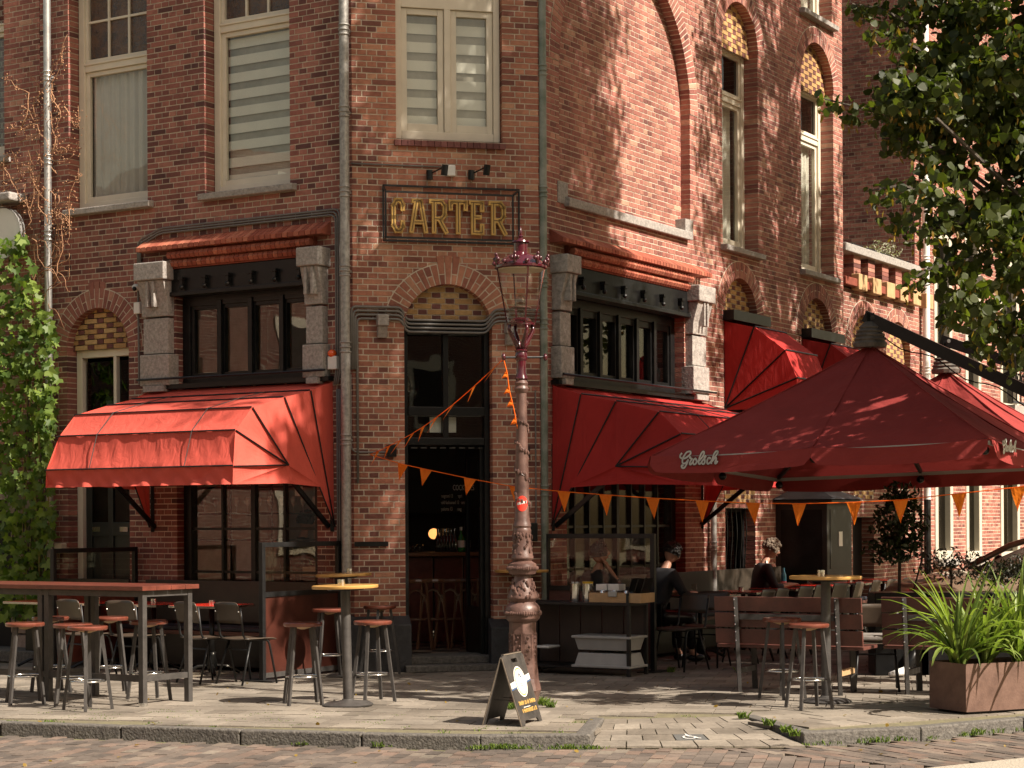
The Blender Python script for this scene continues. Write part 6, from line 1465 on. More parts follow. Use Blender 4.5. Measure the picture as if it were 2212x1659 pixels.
tag(MB().fbox(F3, a0 + .23, a0 + .33, .397, .42, .81, .87).build('card_reader', m_grey, bevel=.012), 'small grey card terminal clipped to the front of the wooden tray', 'card terminal')
for k in range(2): tag(MB().fbox(F3, a0 + .03 + k * .14, a0 + .155 + k * .14, .15, .30, .87, .935).build('napkin_box', m_white, bevel=.003), ['white printed paper holder, left, in the wooden tray', 'white printed paper holder, right, in the wooden tray'][k], 'box')
for k in range(7): tag(MB().lathe(F3.p(a0 + .05 + k * .07, .33, .80), [(.028, 0), (.03, .075), (.026, .075)], 12).build('small_jar', m_chrome if k % 2 else m_lglass, smooth=True), 'small round jar in the row standing in the wooden tray', 'jar', 'row of jars in the tray')
for k in range(3): tag(MB().hexa([F3.p(a1 - .20 + k * .075, .15, .80), F3.p(a1 - .19 + k * .075, .15, .80), F3.p(a1 - .19 + k * .075, .34, .80), F3.p(a1 - .20 + k * .075, .34, .80), F3.p(a1 - .13 + k * .075, .15, 1.0), F3.p(a1 - .12 + k * .075, .15, 1.0), F3.p(a1 - .12 + k * .075, .34, 1.0), F3.p(a1 - .13 + k * .075, .34, 1.0)]).build('menu_holder', m_black), ['black menu slanting in the tray, left of three', 'black menu slanting in the tray, middle of three', 'black menu slanting in the tray, right of three'][k], 'menu')

# right terrace: tables, chairs, benches
aR = math.atan2(nR.y, nR.x) + PI / 2
g3 = 'red topped tables on the right terrace'; g4 = 'dark chairs on the right terrace'
lab3 = ['first red topped table right of the waiters station', 'second red topped table right of the waiters station', 'third red topped table along the right wall', 'fourth red topped table along the right wall', 'fifth red topped table along the right wall', 'sixth and furthest red topped table along the right wall']
for k in range(6):
    low_table(FR.p(2.0 + k * 1.18, .95, 0), FR.rot(), lab3[k], g3)
    if k in (1, 2, 4): ashtray(FR.p(2.05 + k * 1.18, .9, .735), 'metal ashtray on the %s red table of the right terrace' % ('second', 'third', '', 'fifth')[k - 1])
    for j, du in enumerate((-.2, .26)):
        put_chair(FR.p(2.0 + k * 1.18 + du, 1.55 + R.uniform(-.05, .08), 0), aR + R.uniform(-.12, .12), ['dark chair, left of a pair, at the %s red table of the right terrace', 'dark chair, right of a pair, at the %s red table of the right terrace'][j] % ('first', 'second', 'third', 'fourth', 'fifth', 'sixth')[k], g4)
def slat_bench(p0, p1, label, arm_end=False):
    e = empty('slatted_bench', (p0 + p1) / 2, 0, label, 'bench', 'slatted benches with their backs to the street'); d_ = (p1 - p0).normalized(); n_ = V(d_.y, -d_.x, 0); f = Fr((p0.x, p0.y), d_, n_); l = (p1 - p0).length
    ov = .22
    for k, (z0, z1) in enumerate(((.45, .585), (.60, .735), (.75, .885))):
        lean = lambda z: -.02 - (.9 - z) * .12 + .12
        m = MB(); o0, o1 = lean(z0) - .02, lean(z1) - .02
        m.hexa([f.p(-ov, o0, z0), f.p(l + ov, o0, z0), f.p(l + ov, o0 + .028, z0), f.p(-ov, o0 + .028, z0), f.p(-ov, o1, z1), f.p(l + ov, o1, z1), f.p(l + ov, o1 + .028, z1), f.p(-ov, o1 + .028, z1)]); m.build('back_plank', m_plank, e, bevel=.004)
    for a in (0, l):
        MB().bar(f.p(a, .02, 0), f.p(a, .135, .88), .05, .035).build('post', m_steel, e)
        for z in (.48, .56, .63, .71, .78, .86): MB().ball(f.p(a, .055 + .13 * z, z), .009, 6, 4).build('screw', m_chrome, e)
        MB().bar(f.p(a, -.40, 0), f.p(a, -.36, .42), .05, .05).build('front_leg', m_steel, e); MB().bar(f.p(a, .03, .2), f.p(a, -.4, .2), .04, .05).build('side_rail', m_crate if a else m_steel, e)
    MB().bar(f.p(.03, .10, .70), f.p(l - .03, .10, .70), .02, .05).build('back_rail', m_steel, e)
    for k in range(4): MB().fbox(f, -ov, l + ov, -.42 + k * .115, -.42 + k * .115 + .105, .41, .44).build('seat_plank', m_plank, e, bevel=.004)
    return e
pa, pb_ = gnd(1600, 1494), gnd(1817, 1502); slat_bench(pa, pb_, 'slatted brown bench seen from behind, nearer the waiters station')
pc = gnd(1962, 1500); pd = pc + (pb_ - pa).normalized() * 1.15; b2 = slat_bench(pc, pd, 'slatted brown bench seen from behind, at the right beyond the gap, behind the planter')
# a table between benches and chairs, and a chair with grey cushion in the gap
cg = put_chair(gnd(1893, 1490), -.15, 'black chair with grey seat cushion in the gap between the two benches', g4); cgc = MB().box(-.2, .2, -.18, .2, .46, .52).build('seat_cushion', M('grey_cushion', (.20, .18, .16), .8, var=.2), cg, world=False, bevel=.02)
for k, (q_, y_, r_) in enumerate(((1470, 1448, 2.4), (1525, 1440, 2.7))): put_chair(gnd(q_, y_), r_, ['black chair standing closest to the waiters station', 'black chair just right of the one closest to the waiters station'][k], g4)
shoe = empty('person', gnd(1945, 1462), 0, 'leg of a seated guest with dark trousers and white running shoe behind the planter', 'person')
sp_ = gnd(1938, 1462); MB().tube([sp_ + V(.35, .3, .5), sp_ + V(.18, .1, .2), sp_ + V(.1, .0, .09)], .06, 8, rs=[.08, .06, .045]).build('trouser_leg', m_black, shoe, smooth=True)
MB().tube([sp_ + V(.12, .02, .07), sp_ + V(.02, -.06, .05), sp_ + V(-.10, -.13, .035)], .04, 8, rs=[.045, .042, .025]).build('shoe', m_white, shoe, smooth=True)
# ---------------------------------------------------------------- people
def skin_mesh(name, verts, edges, radii, mat, parent, lvl=2):
    me = bpy.data.meshes.new(name); me.from_pydata([tuple(v) for v in verts], edges, []); me.materials.append(mat)
    o = bpy.data.objects.new(name, me); link(o, parent)
    o.modifiers.new('skin', 'SKIN'); sv = me.skin_vertices[0].data if me.skin_vertices else None
    if sv is None:
        me.attributes; bm = bmesh.new(); bm.from_mesh(me); bm.verts.layers.skin.verify(); bm.to_mesh(me); bm.free(); sv = me.skin_vertices[0].data
    for i, r in enumerate(radii): sv[i].radius = (r, r) if not isinstance(r, tuple) else r
    sv[0].use_root = True
    s = o.modifiers.new('sub', 'SUBSURF'); s.levels = lvl; s.render_levels = lvl
    for m_ in o.modifiers:
        if m_.type == 'SKIN': m_.use_smooth_shade = True
    return o
def person(loc, rz, label, shirt, hair, hands, head_rot=(0, 0, 0), lean=0.0, hc=None, pants=None, hair_r=.10):
    """seated, local +y is forward, pelvis at seat height .47; hands: list of two (elbow, wrist) targets"""
    e = empty('person', loc, rz, label, 'person'); L_ = lean
    pel, bel, chs, nk, hd0 = V(0, 0, .53), V(0, .02 + L_ * .3, .70), V(0, .03 + L_ * .8, .92), V(0, .06 + L_, 1.07), V(0, .09 + L_ * 1.1, 1.14)
    vs = [pel, bel, chs, nk, hd0]; ed = [(0, 1), (1, 2), (2, 3), (3, 4)]; rr = [(.11, .09), (.10, .08), (.10, .07), .050, .052]
    cs = [pel, bel, chs, V(0, .055 + L_ * .97, 1.03)]; ce = [(0, 1), (1, 2), (2, 3)]; cr_ = [(.165, .135), (.155, .12), (.175, .125), .075]
    arms = []
    for sx, (el, wr) in zip((-1, 1), hands):
        sh = V(sx * .185, .04 + L_ * .85, .985); i = len(vs); el = Vector(el); wr = Vector(wr); hd = wr + (wr - el).normalized() * .07
        vs += [sh, el, wr, hd]; ed += [(2, i), (i, i + 1), (i + 1, i + 2), (i + 2, i + 3)]; rr += [.042, .036, .027, (.038, .022)]
        # five fingers and a thumb rooted in the palm
        dr_ = (wr - el).normalized(); sd_ = dr_.cross(V(0, 0, 1)).normalized() * sx; nn = sd_.cross(dr_)
        for k, ln in enumerate((.062, .074, .07, .055)):
            b0 = hd + sd_ * (-.024 + .016 * k); j = len(vs); vs += [b0 + dr_ * .02, b0 + dr_ * (.02 + ln * .5) - nn * .006 * sx, b0 + dr_ * (.02 + ln * .85) - nn * .025 * sx]; ed += [(i + 3, j), (j, j + 1), (j + 1, j + 2)]; rr += [.009, .0085, .007]
        j = len(vs); vs += [wr + dr_ * .03 - sd_ * .035, wr + dr_ * .07 - sd_ * .052]; ed += [(i + 2, j), (j, j + 1)]; rr += [.011, .009]
        j = len(cs); cs += [sh, el, el * .45 + wr * .55]; ce += [(2, j), (j, j + 1), (j + 1, j + 2)]; cr_ += [.078, .058, .045]
    for sx in (-1, 1):
        i = len(vs); vs += [V(sx * .09, .06, .52), V(sx * .12, .46, .50), V(sx * .13, .45, .10), V(sx * .13, .57, .04)]; ed += [(0, i), (i, i + 1), (i + 1, i + 2), (i + 2, i + 3)]; rr += [.07, .05, .038, .036]
    skin_mesh('body', vs, ed, rr, m_skin, e, 1)
    ls = [pel + V(0, 0, -.02)]; le = []; lr = [.16]
    for sx in (-1, 1):
        i = len(ls); ls += [V(sx * .09, .06, .51), V(sx * .12, .46, .495), V(sx * .13, .45, .12)]; le += [(0, i), (i, i + 1), (i + 1, i + 2)]; lr += [.10, .078, .062]
        MB().ball(V(sx * .13, .52, .045), .055, 10, 6, (.85, 2.2, .8)).build('shoe', m_black, e, world=False, smooth=True)
    skin_mesh('trousers', ls, le, lr, pants or m_black, e, 1)
    skin_mesh('shirt', cs, ce, cr_, shirt, e, 1)
    # head with face
    h = MB(); c = V(0, 0, .10)
    def hf(u, v):
        th = PI * u; ph = 2 * PI * v; x, y, z = math.sin(th) * math.cos(ph), math.sin(th) * math.sin(ph), math.cos(th)
        jaw = 1 - .26 * max(0, -z) ** 1.2; p = V(x * .078 * jaw, y * .098 * (jaw if y > 0 else 1 - .3 * max(0, -z)), z * .118)
        if y > .3: 
            p.y += .030 * math.exp(-((x / .16) ** 2 + ((z + .08) / .17) ** 2)) + .008 * math.exp(-((x / .3) ** 2 + ((z + .48) / .08) ** 2)) - .012 * (math.exp(-(((abs(x) - .38) / .17) ** 2 + ((z - .06) / .11) ** 2)))
        return c + p
    h.grid(hf, 22, 28); 
    for sx in (-1, 1): h.ball(V(sx * .080, -.005, .095), .027, 8, 6, (.4, .75, 1.15))
    ho = h.build('head', m_skin, e, world=False, smooth=True, fix=False); ho.location = hd0 + V(0, .0, -.01); ho.rotation_euler = head_rot
    for sx in (-1, 1):
        MB().ball(V(sx * .031, .083, .108), .010, 8, 6).build('eye', m_white, ho, world=False); MB().ball(V(sx * .031, .0915, .108), .005, 6, 4).build('iris', m_black, ho, world=False)
        MB().tube([V(sx * .015, .096, .128), V(sx * .047, .084, .130)], .004, 5).build('eyebrow', hair, ho, world=False)
    MB().tube([V(-.022, .094, .047), V(0, .102, .045), V(.022, .094, .047)], .004, 5).build('lips', M('lip', (.35, .12, .10), .5, bump=0) if 'lip' not in bpy.data.materials else bpy.data.materials['lip'], ho, world=False)
    hr = MB(); rg = random.Random(len(label))
    def hh(u, v):
        th = PI * .58 * u; ph = 2 * PI * v; y = math.sin(th) * math.sin(ph); k = 1.0 if y < .35 else 1 - .13 * u * 1.2
        q = V(math.sin(th) * math.cos(ph) * .09, math.sin(th) * math.sin(ph) * .112 * k - .006, math.cos(th) * .127)
        return c + q * (1 + .05 * math.sin(ph * 7 + u * 9))
    hr.grid(hh, 12, 24)
    for k in range(150 if hair_r > .1 else 60):
        th = math.acos(rg.uniform(.0, 1)); ph = rg.uniform(0, 2 * PI)
        if math.sin(ph) > .5 and th > .9: continue
        hr.ball(c + V(math.sin(th) * math.cos(ph) * .09, math.sin(th) * math.sin(ph) * .11 - .006, math.cos(th) * .126), rg.uniform(.010, .02) * (hair_r / .1), 5, 4)
    hr.build('hair', hair, ho, world=False, smooth=True, fix=False)
    return e
m_hairb = M('black_hair', (.010, .008, .007), .5, var=.3, bump=.4, bscale=160); m_hairg = M('curly_grey_brown_hair', (.16, .12, .085), .7, var=.4, bump=.5, bscale=160)
m_shirt = M('dark_shirt', (.022, .021, .024), .85, bump=.2, bscale=20); m_suit = M('navy_jacket', (.018, .017, .022), .8, bump=.2, bscale=15)
def seat_at(q, y, o, fr=FR): s_ = fr.s(q, y, o); return fr.p(s_, o, 0)
person(seat_at(1276, 1208, .42), rd_ := math.atan2(rd.y, rd.x) - PI / 2 - .55, 'guest in a dark t-shirt resting the cheek on one hand, behind the glass screen', m_shirt, m_hairb,
       [((-.24, .16, .74), (-.10, .36, .76)), ((.21, .30, .80), (.085, .17, 1.08))], (.10, 0, -.25), .03)
person(seat_at(1408, 1214, .75), rd_ + .1, 'guest in a dark top bending forward at a table right of the glass screen frame', m_shirt, m_hairb,
       [((-.26, .25, .76), (-.12, .48, .77)), ((.26, .25, .76), (.12, .48, .77))], (-.45, 0, 0), .14, hair_r=.12)
pm = person(seat_at(1632, 1222, .62), rd_ - .35, 'man with curly greying hair in a dark jacket looking down at a red table', m_suit, m_hairg,
            [((-.25, .18, .74), (-.10, .42, .77)), ((.25, .18, .74), (.10, .42, .77))], (-.42, 0, .0), .07, hair_r=.14)
MB().hexa([V(-.05, .13, .93), V(.05, .13, .93), V(.05, .15, 1.06), V(-.05, .15, 1.06), V(-.06, .12, .93), V(.06, .12, .93), V(.07, .12, 1.08), V(-.07, .12, 1.08)]).build('collar', m_white, pm, world=False)
bp_ = at(644, 1123, 22.4); person(V(bp_.x, bp_.y, .37), -PI / 2 + .2, 'bartender with a dark cap standing behind the left shop window', m_shirt, m_hairb, [((-.25, .18, .74), (-.10, .42, .85)), ((.25, .18, .74), (.10, .42, .85))], (-.1, 0, 0), .0)
for k, s_ in enumerate((2.05, 5.5)):
    tag(MB().lathe(FR.p(s_, .85, .735), [(.03, 0), (.034, .12), (.03, .12)], 12).build('drinking_glass', m_lglass, smooth=True), ['tall drinking glass on the first red table of the right terrace', 'tall drinking glass near the porch on the right terrace'][k], 'glass')
wb = empty('water_bottle', FR.p(4.75, .8, .735), 0, 'blue and pink drinks bottle on a right terrace table', 'bottle'); MB().lathe((0, 0, 0), [(.035, 0), (.035, .15), (.015, .2), (.015, .24)], 12).build('bottle_body', M('blue_plastic', (.05, .22, .32), .3, bump=0), wb, world=False, smooth=True); MB().lathe((0, 0, 0), [(.037, .02), (.037, .07)], 12).build('band', M('pink_band', (.5, .08, .1), .4, bump=0), wb, world=False)

# ---------------------------------------------------------------- parked car, facing left
cb = V(4.05, 20.9, -.0); car = empty('parked_car', cb + V(2.1, 0, 0), 0, 'brownish beige car parked at the right edge, its bonnet and windscreen pillar behind the shrubs', 'car')
m_car = M('beige_metallic', (.26, .185, .125), .28, metal=.35, var=.05, bump=0, coat=.8)
def lerp(t, tab):
    for (a, x), (b, y) in zip(tab, tab[1:]):
        if t <= b: return x + (y - x) * (t - a) / (b - a)
    return tab[-1][1]
top = [(0, .62), (.06, .78), (.2, .90), (.6, .98), (1.1, 1.05), (1.3, 1.08), (3.4, 1.10), (4.1, 1.06), (4.35, .9)]
hw = [(0, .62), (.1, .78), (.5, .88), (1.2, .91), (3.4, .91), (4.1, .84), (4.35, .74)]
def bf(u, v):
    x = 4.35 * u; t_, w_ = lerp(x, top), lerp(x, hw); a = PI * v; c_, s_ = math.cos(a), math.sin(a)
    yy = w_ * (1 if c_ > 0 else -1) * min(1, abs(c_) ** .35) if abs(c_) > 1e-3 else 0
    return cb + V(x, -yy, .28 + (t_ - .28) * min(1, abs(s_) ** .38))
MB().grid(bf, 44, 32).build('body', m_car, car, smooth=True, fix=False, auto=50)
roof = [(1.15, 1.04), (1.5, 1.22), (1.9, 1.40), (2.2, 1.46), (3.0, 1.46), (3.6, 1.36), (4.1, 1.08)]
def cf(u, v):
    x = 1.15 + 2.95 * u; t_ = lerp(x, roof); a = PI * v; c_, s_ = math.cos(a), math.sin(a); w_ = .80 - .20 * max(0, (t_ - 1.05)) / .41
    yy = w_ * (1 if c_ > 0 else -1) * min(1, abs(c_) ** .5)
    return cb + V(x, -yy * (1 if t_ > 1.06 else 1), .98 + (t_ - .98) * min(1, abs(s_) ** .45))
MB().grid(cf, 30, 24).build('windows', m_black, car, smooth=True, fix=False, auto=50)
MB().box(cb.x + 2.1, cb.x + 3.3, cb.y - .55, cb.y + .55, 1.455, 1.48).build('roof_panel', m_car, car, bevel=.02)
for sy in (-1, 1):
    MB().tube([cb + V(1.12, sy * .80, 1.05), cb + V(1.55, sy * .72, 1.28), cb + V(2.1, sy * .62, 1.46), cb + V(3.1, sy * .62, 1.47), cb + V(4.1, sy * .74, 1.09)], .035, 8).build('roof_pillar', m_car, car, smooth=True)
    MB().tube([cb + V(2.55, sy * .78, 1.06), cb + V(2.6, sy * .64, 1.44)], .03, 6).build('door_pillar', m_black, car)
    MB().ball(cb + V(1.5, sy * 1.0, 1.10), .1, 12, 8, (.6, 1, .75)).build('mirror', m_black, car, smooth=True)
    for x in (.78, 3.45):
        w_ = MB().tube([cb + V(x, sy * .74, .33), cb + V(x, sy * .93, .33)], .33, 24).build('wheel', m_black, car, bevel=.02); MB().tube([cb + V(x, sy * .925, .33), cb + V(x, sy * .94, .33)], .22, 18).build('rim', m_chrome, w_)
    MB().ball(cb + V(.12, sy * .62, .70), .12, 12, 8, (.8, 1.2, .6)).build('headlight', m_lglass, car, smooth=True)
MB().box(cb.x - .02, cb.x + .12, cb.y - .5, cb.y + .5, .40, .56).build('grille', m_black, car, bevel=.02)

# ---------------------------------------------------------------- planting
def leafpoly(kind, s):
    if kind == 'lime': return [(0, -.5), (.42, -.25), (.46, .15), (.18, .42), (0, .55), (-.18, .42), (-.46, .15), (-.42, -.25)]
    if kind == 'hop': return [(0, -.30), (.30, -.45), (.62, -.22), (.34, .02), (.40, .42), (.13, .28), (0, .62), (-.13, .28), (-.40, .42), (-.34, .02), (-.62, -.22), (-.30, -.45)]
    if kind == 'oval': return [(0, -.5), (.2, -.1), (.14, .3), (0, .5), (-.14, .3), (-.2, -.1)]
def add_leaf(mb, p, s, kind, rg, droop=.5, face=None):
    u = V(rg.gauss(0, 1), rg.gauss(0, 1), rg.gauss(0, 1) - droop * 2.2).normalized()       # towards the tip
    n = face + V(rg.gauss(0, .5), rg.gauss(0, .5), rg.gauss(0, .5)) if face is not None else V(rg.gauss(0, 1), rg.gauss(0, 1), rg.gauss(0, 1) + .6)
    n = (n - u * n.dot(u)); n = n.normalized() if n.length > 1e-4 else V(0, 0, 1); r = u.cross(n)
    i = len(mb.v)
    for x, y in leafpoly(kind, 1): mb.v.append(p + r * (x * s) + u * (y * s) + n * (abs(x) * .25 * s))
    mb.f.append(tuple(range(i, i + len(leafpoly(kind, 1))))); mb.t.append(mb.tone)
m_lime = M_leaf('lime_leaf', (.024, .036, .008), (.095, .115, .018), .38, .5)
m_hop = M_leaf('hop_leaf', (.05, .10, .018), (.20, .27, .05), .42, .5)
m_bark = M('bark', (.06, .048, .036), .9, var=.4, scale=10, bump=1, bscale=30); m_bract = M_leaf('lime_bract', (.20, .12, .015), (.30, .20, .04), .4)
def lime_tree(base, cc, rad, nclump, per, label, seed, lb=None, tips=(), trunk_r=.16, ls=(.055, .11), dense=0):
    rg = random.Random(seed); e = empty('lime_tree', base, 0, label, 'tree')
    mb = MB(); mb.use = True; br = MB(); bt = MB(); bt.use = True; cl = []
    tries = 0
    while len(cl) < nclump and tries < nclump * 30:
        tries += 1; d = V(rg.gauss(0, 1), rg.gauss(0, 1), rg.gauss(0, 1)).normalized() * (rg.random() ** .42)
        c = cc + V(d.x * rad[0], d.y * rad[1], d.z * rad[2] * (1 if d.z < 0 else 1))
        wob = 1 + .18 * math.sin(c.z * 1.7 + seed) * math.sin(c.x * 2.1 + c.y)
        if d.length > .78 * wob + .12: continue
        if lb and c.y > 1:
            q = CX + c.x / c.y * FPX; y = HY - (c.z - CAMZ) / c.y * FPX
            if y > -120 and q < lb(y) + 62: continue
        cl.append((c, rg.uniform(.28, .5)))
    for _ in range(dense * 6):
        if len(cl) >= nclump + dense: break
        y = rg.uniform(-160, 800); q = rg.uniform(1800, 2420); c = at(q, y, rg.uniform(14.9, 17.8))
        if q > lb(y) + 45: cl.append((c, rg.uniform(.2, .36)))
    top = V(base.x, base.y, cc.z + rad[2] * .55)
    MB().tube([base + (top - base) * t + V(.12 * math.sin(t * 5), .1 * math.sin(t * 4 + 1), 0) for t in [k / 10 for k in range(11)]], trunk_r, 10, rs=[trunk_r * (1.25 - t * .95) if k_ else trunk_r * 1.7 for k_, t in enumerate([k / 10 for k in range(11)])]).build('trunk', m_bark, e, smooth=True)
    for k, (c, r) in enumerate(cl):
        if k % 3 == 0:
            t = max(.25, min(.95, (c.z - 1.2 - base.z) / (top.z - base.z))); s = base + (top - base) * t; mid = (s + c) / 2 + V(0, 0, -.25)
            br.tube([s, mid, c], .03, 5, rs=[.055, .03, .010])
    br.build('branches', m_bark, e, fix=False)['kind'] = 'stuff'
    for c, r in cl:
        t0 = rg.uniform(-.15, .15)
        for _ in range(per):
            d = V(rg.gauss(0, 1), rg.gauss(0, 1), rg.gauss(0, .75)).normalized() * (rg.random() ** .5) * r
            mb.tone = min(1, max(0, rg.betavariate(1.4, 2.6) + t0)); add_leaf(mb, c + d, rg.uniform(*ls), 'lime', rg)
            if rg.random() < .13: bt.tone = rg.random(); add_leaf(bt, c + d + V(0, 0, -.06), .07, 'oval', rg, 1.2)
    # twigs that reach out of the crown, with leaves along them
    for tp in tips:
        pts = [at(*p) for p in tp]; br2 = MB().tube(pts, .012, 5, rs=[.022 - .016 * k / (len(pts) - 1) for k in range(len(pts))]); br2.build('twig', m_bark, e, fix=False)
        for a, b in zip(pts, pts[1:]):
            n = int((b - a).length / .009)
            for k in range(n):
                p = a + (b - a) * (k / n) + V(rg.uniform(-.07, .07), rg.uniform(-.1, .1), rg.uniform(-.13, .05)); mb.tone = min(1, rg.betavariate(1.6, 1.9)); add_leaf(mb, p, rg.uniform(.05, .09), 'lime', rg)
                if rg.random() < .25: bt.tone = rg.random(); add_leaf(bt, p + V(0, 0, -.07), .075, 'oval', rg, 1.3)
    o = mb.build('crown', m_lime, e, fix=False); o['kind'] = 'stuff'
    if bt.v: bt.build('bracts', m_bract, e, fix=False)['kind'] = 'stuff'
    return e
LB = [(-150, 1850), (0, 1920), (60, 1985), (100, 1960), (130, 1900), (180, 1840), (230, 1860), (290, 1890), (330, 1925), (370, 1965), (420, 1975), (470, 1995), (520, 2030), (560, 2010), (600, 1985), (650, 2030), (690, 2070), (730, 2110), (770, 2170), (820, 2240), (900, 2400), (3000, 3000)]
lb = lambda y: lerp(max(-150, y), LB)
tips = [[(2050, 250, 16.4), (1960, 225, 16.1), (1880, 238, 15.9), (1775, 212, 15.7)], [(2010, 120, 16), (1930, 80, 15.8), (1880, 66, 15.6)], [(1980, 60, 16.2), (1900, 18, 16), (1840, 8, 15.8)],
        [(2040, 330, 16.2), (1960, 300, 16), (1905, 300, 15.8)], [(2000, 420, 15.6), (1950, 400, 15.4), (1872, 413, 15.3)], [(2080, 480, 16), (1980, 500, 15.8), (1915, 462, 15.7)], [(2100, 560, 16), (2010, 580, 15.8), (1955, 612, 15.7)],
        [(2120, 600, 15.8), (2060, 640, 15.6), (2030, 690, 15.5)], [(2150, 650, 15.6), (2110, 720, 15.4), (2120, 775, 15.3)], [(2230, 700, 15.6), (2190, 760, 15.4), (2195, 800, 15.3)]]
lime_tree(V(5.9, 17.3, 0), V(5.75, 17.2, 10.2), (2.9, 2.5, 7.4), 520, 130, 'large lime tree at the right, its branches hanging into the picture', 11, lb, tips, dense=95)
lime_tree(V(8.4, 23.6, 0), V(8.3, 23.4, 9.9), (3.1, 2.9, 6.6), 320, 95, 'second lime tree further along the street behind the first crown', 12, lambda y: lb(y) + 30)
lime_tree(V(11.2, 26.2, 0), V(11.0, 26.2, 6.6), (3.3, 3.1, 3.6), 240, 90, 'third lime tree furthest down the street', 13, None)

# climbing hop on the left edge
hop = empty('climbing_hop', FL.p(4.6, .2, 0), 0, 'green climbing hop vine covering the wall at the left edge', 'plant')
rg = random.Random(21); fr_hop = FL
HP = [(500, 60), (560, 66), (620, 90), (700, 118), (760, 128), (830, 128), (900, 124), (1000, 120), (1100, 122), (1200, 118), (1300, 108), (1345, 100)]
lm = []
for kv in range(3):
    q_ = MB(); q_.use = True; q_.tone = (.15, .5, .9)[kv]; add_leaf(q_, V(0, 0, 0), .12, 'hop', random.Random(kv), 0, V(0, -1, .3)); 
    i = 0; q_.v = [V(x * .11, -abs(x) * .03, y * .11) for x, y in leafpoly('hop', 1)]; lm.append(q_.mesh('hop_leaf', m_hop))
hb_ = MB(); hb_.use = True; n_obj = 0; inv = wm(hop).inverted()
for k in range(1150):
    y = rg.uniform(505, 1345); qr = lerp(y, HP); q = rg.uniform(-70, 1) if rg.random() < .1 else rg.uniform(-10, qr) * 1.0
    if y < 640 and rg.random() < .55: continue
    q = min(q, qr - abs(rg.gauss(0, 12))); o_ = rg.uniform(.12, .42)
    s_, z_ = FL.q(q, y, o_); p = FL.p(s_, o_, z_)
    if n_obj < 220 and o_ > .27 and k % 2 == 0:
        o = bpy.data.objects.new('leaf', rg.choice(lm)); link(o, hop); o.location = inv @ p; o.rotation_euler = (rg.gauss(.35, .35), rg.gauss(PI, .6), rg.gauss(.3, .5)); s = rg.uniform(.75, 1.25); o.scale = (s, s, s); n_obj += 1
    else:
        hb_.tone = rg.betavariate(1.5, 1.8); add_leaf(hb_, p, rg.uniform(.08, .13), 'hop', rg, .6, V(.2, -1, .5))
hb_.build('leaves', m_hop, hop, fix=False)['kind'] = 'stuff'
m_stem = M('yellow_green_stem', (.24, .20, .04), .6, bump=0); m_dry = M('dry_twig', (.36, .19, .10), .8, var=.35, bump=.1)
for k in range(16):
    q = rg.uniform(8, 100); pts = []
    for j in range(9): s_, z_ = FL.q(q + 5 * math.sin(j * 1.3 + k), 1345 - j * rg.uniform(50, 68), .22 + .05 * math.sin(k)); pts.append(FL.p(s_, .22, z_))
    MB().tube(pts, .008, 5).build('stem', m_stem if k % 2 else m_bark, hop, smooth=True)
dry = empty('dry_creeper', FL.p(4.4, .1, 3), 0, 'leafless brown creeper twigs tangled around the slim drainpipe', 'plant'); sdm = MB()
for k in range(46):
    q, y = rg.uniform(20, 150), rg.uniform(180, 640); pts = []; a = rg.uniform(0, 2 * PI); off = rg.uniform(.05, .22)
    if k < 12: q, y, a = rg.uniform(60, 130), rg.uniform(560, 680), rg.uniform(-1.2, -.2)
    for j in range(12):
        s_, z_ = FL.q(q, y, off); pts.append(FL.p(s_, off, z_)); a += rg.gauss(0, .55); q += 13 * math.cos(a) * .8; y += 15 * math.sin(a) + (-2)
        q = max(8, min(170 if y < 430 else 150, q)); 
        if rg.random() < .75 and y < 520:
            for _ in range(4): sdm.ball(pts[-1] + V(rg.gauss(0, .035), rg.gauss(0, .03), rg.gauss(0, .035)), rg.uniform(.005, .010), 4, 3)
    MB().tube(pts, .005, 4, rs=[.007 - .0004 * j for j in range(12)]).build('twig', m_dry, dry, smooth=True)
sdm.build('seed_heads', m_dry, dry, fix=False)['kind'] = 'stuff'
tag(MB().fbox(FL, 4.05, 5.6, .05, .62, 0, .13).build('low_planter', m_kerb, bevel=.01), 'low concrete planting bed at the foot of the vines', 'planter')

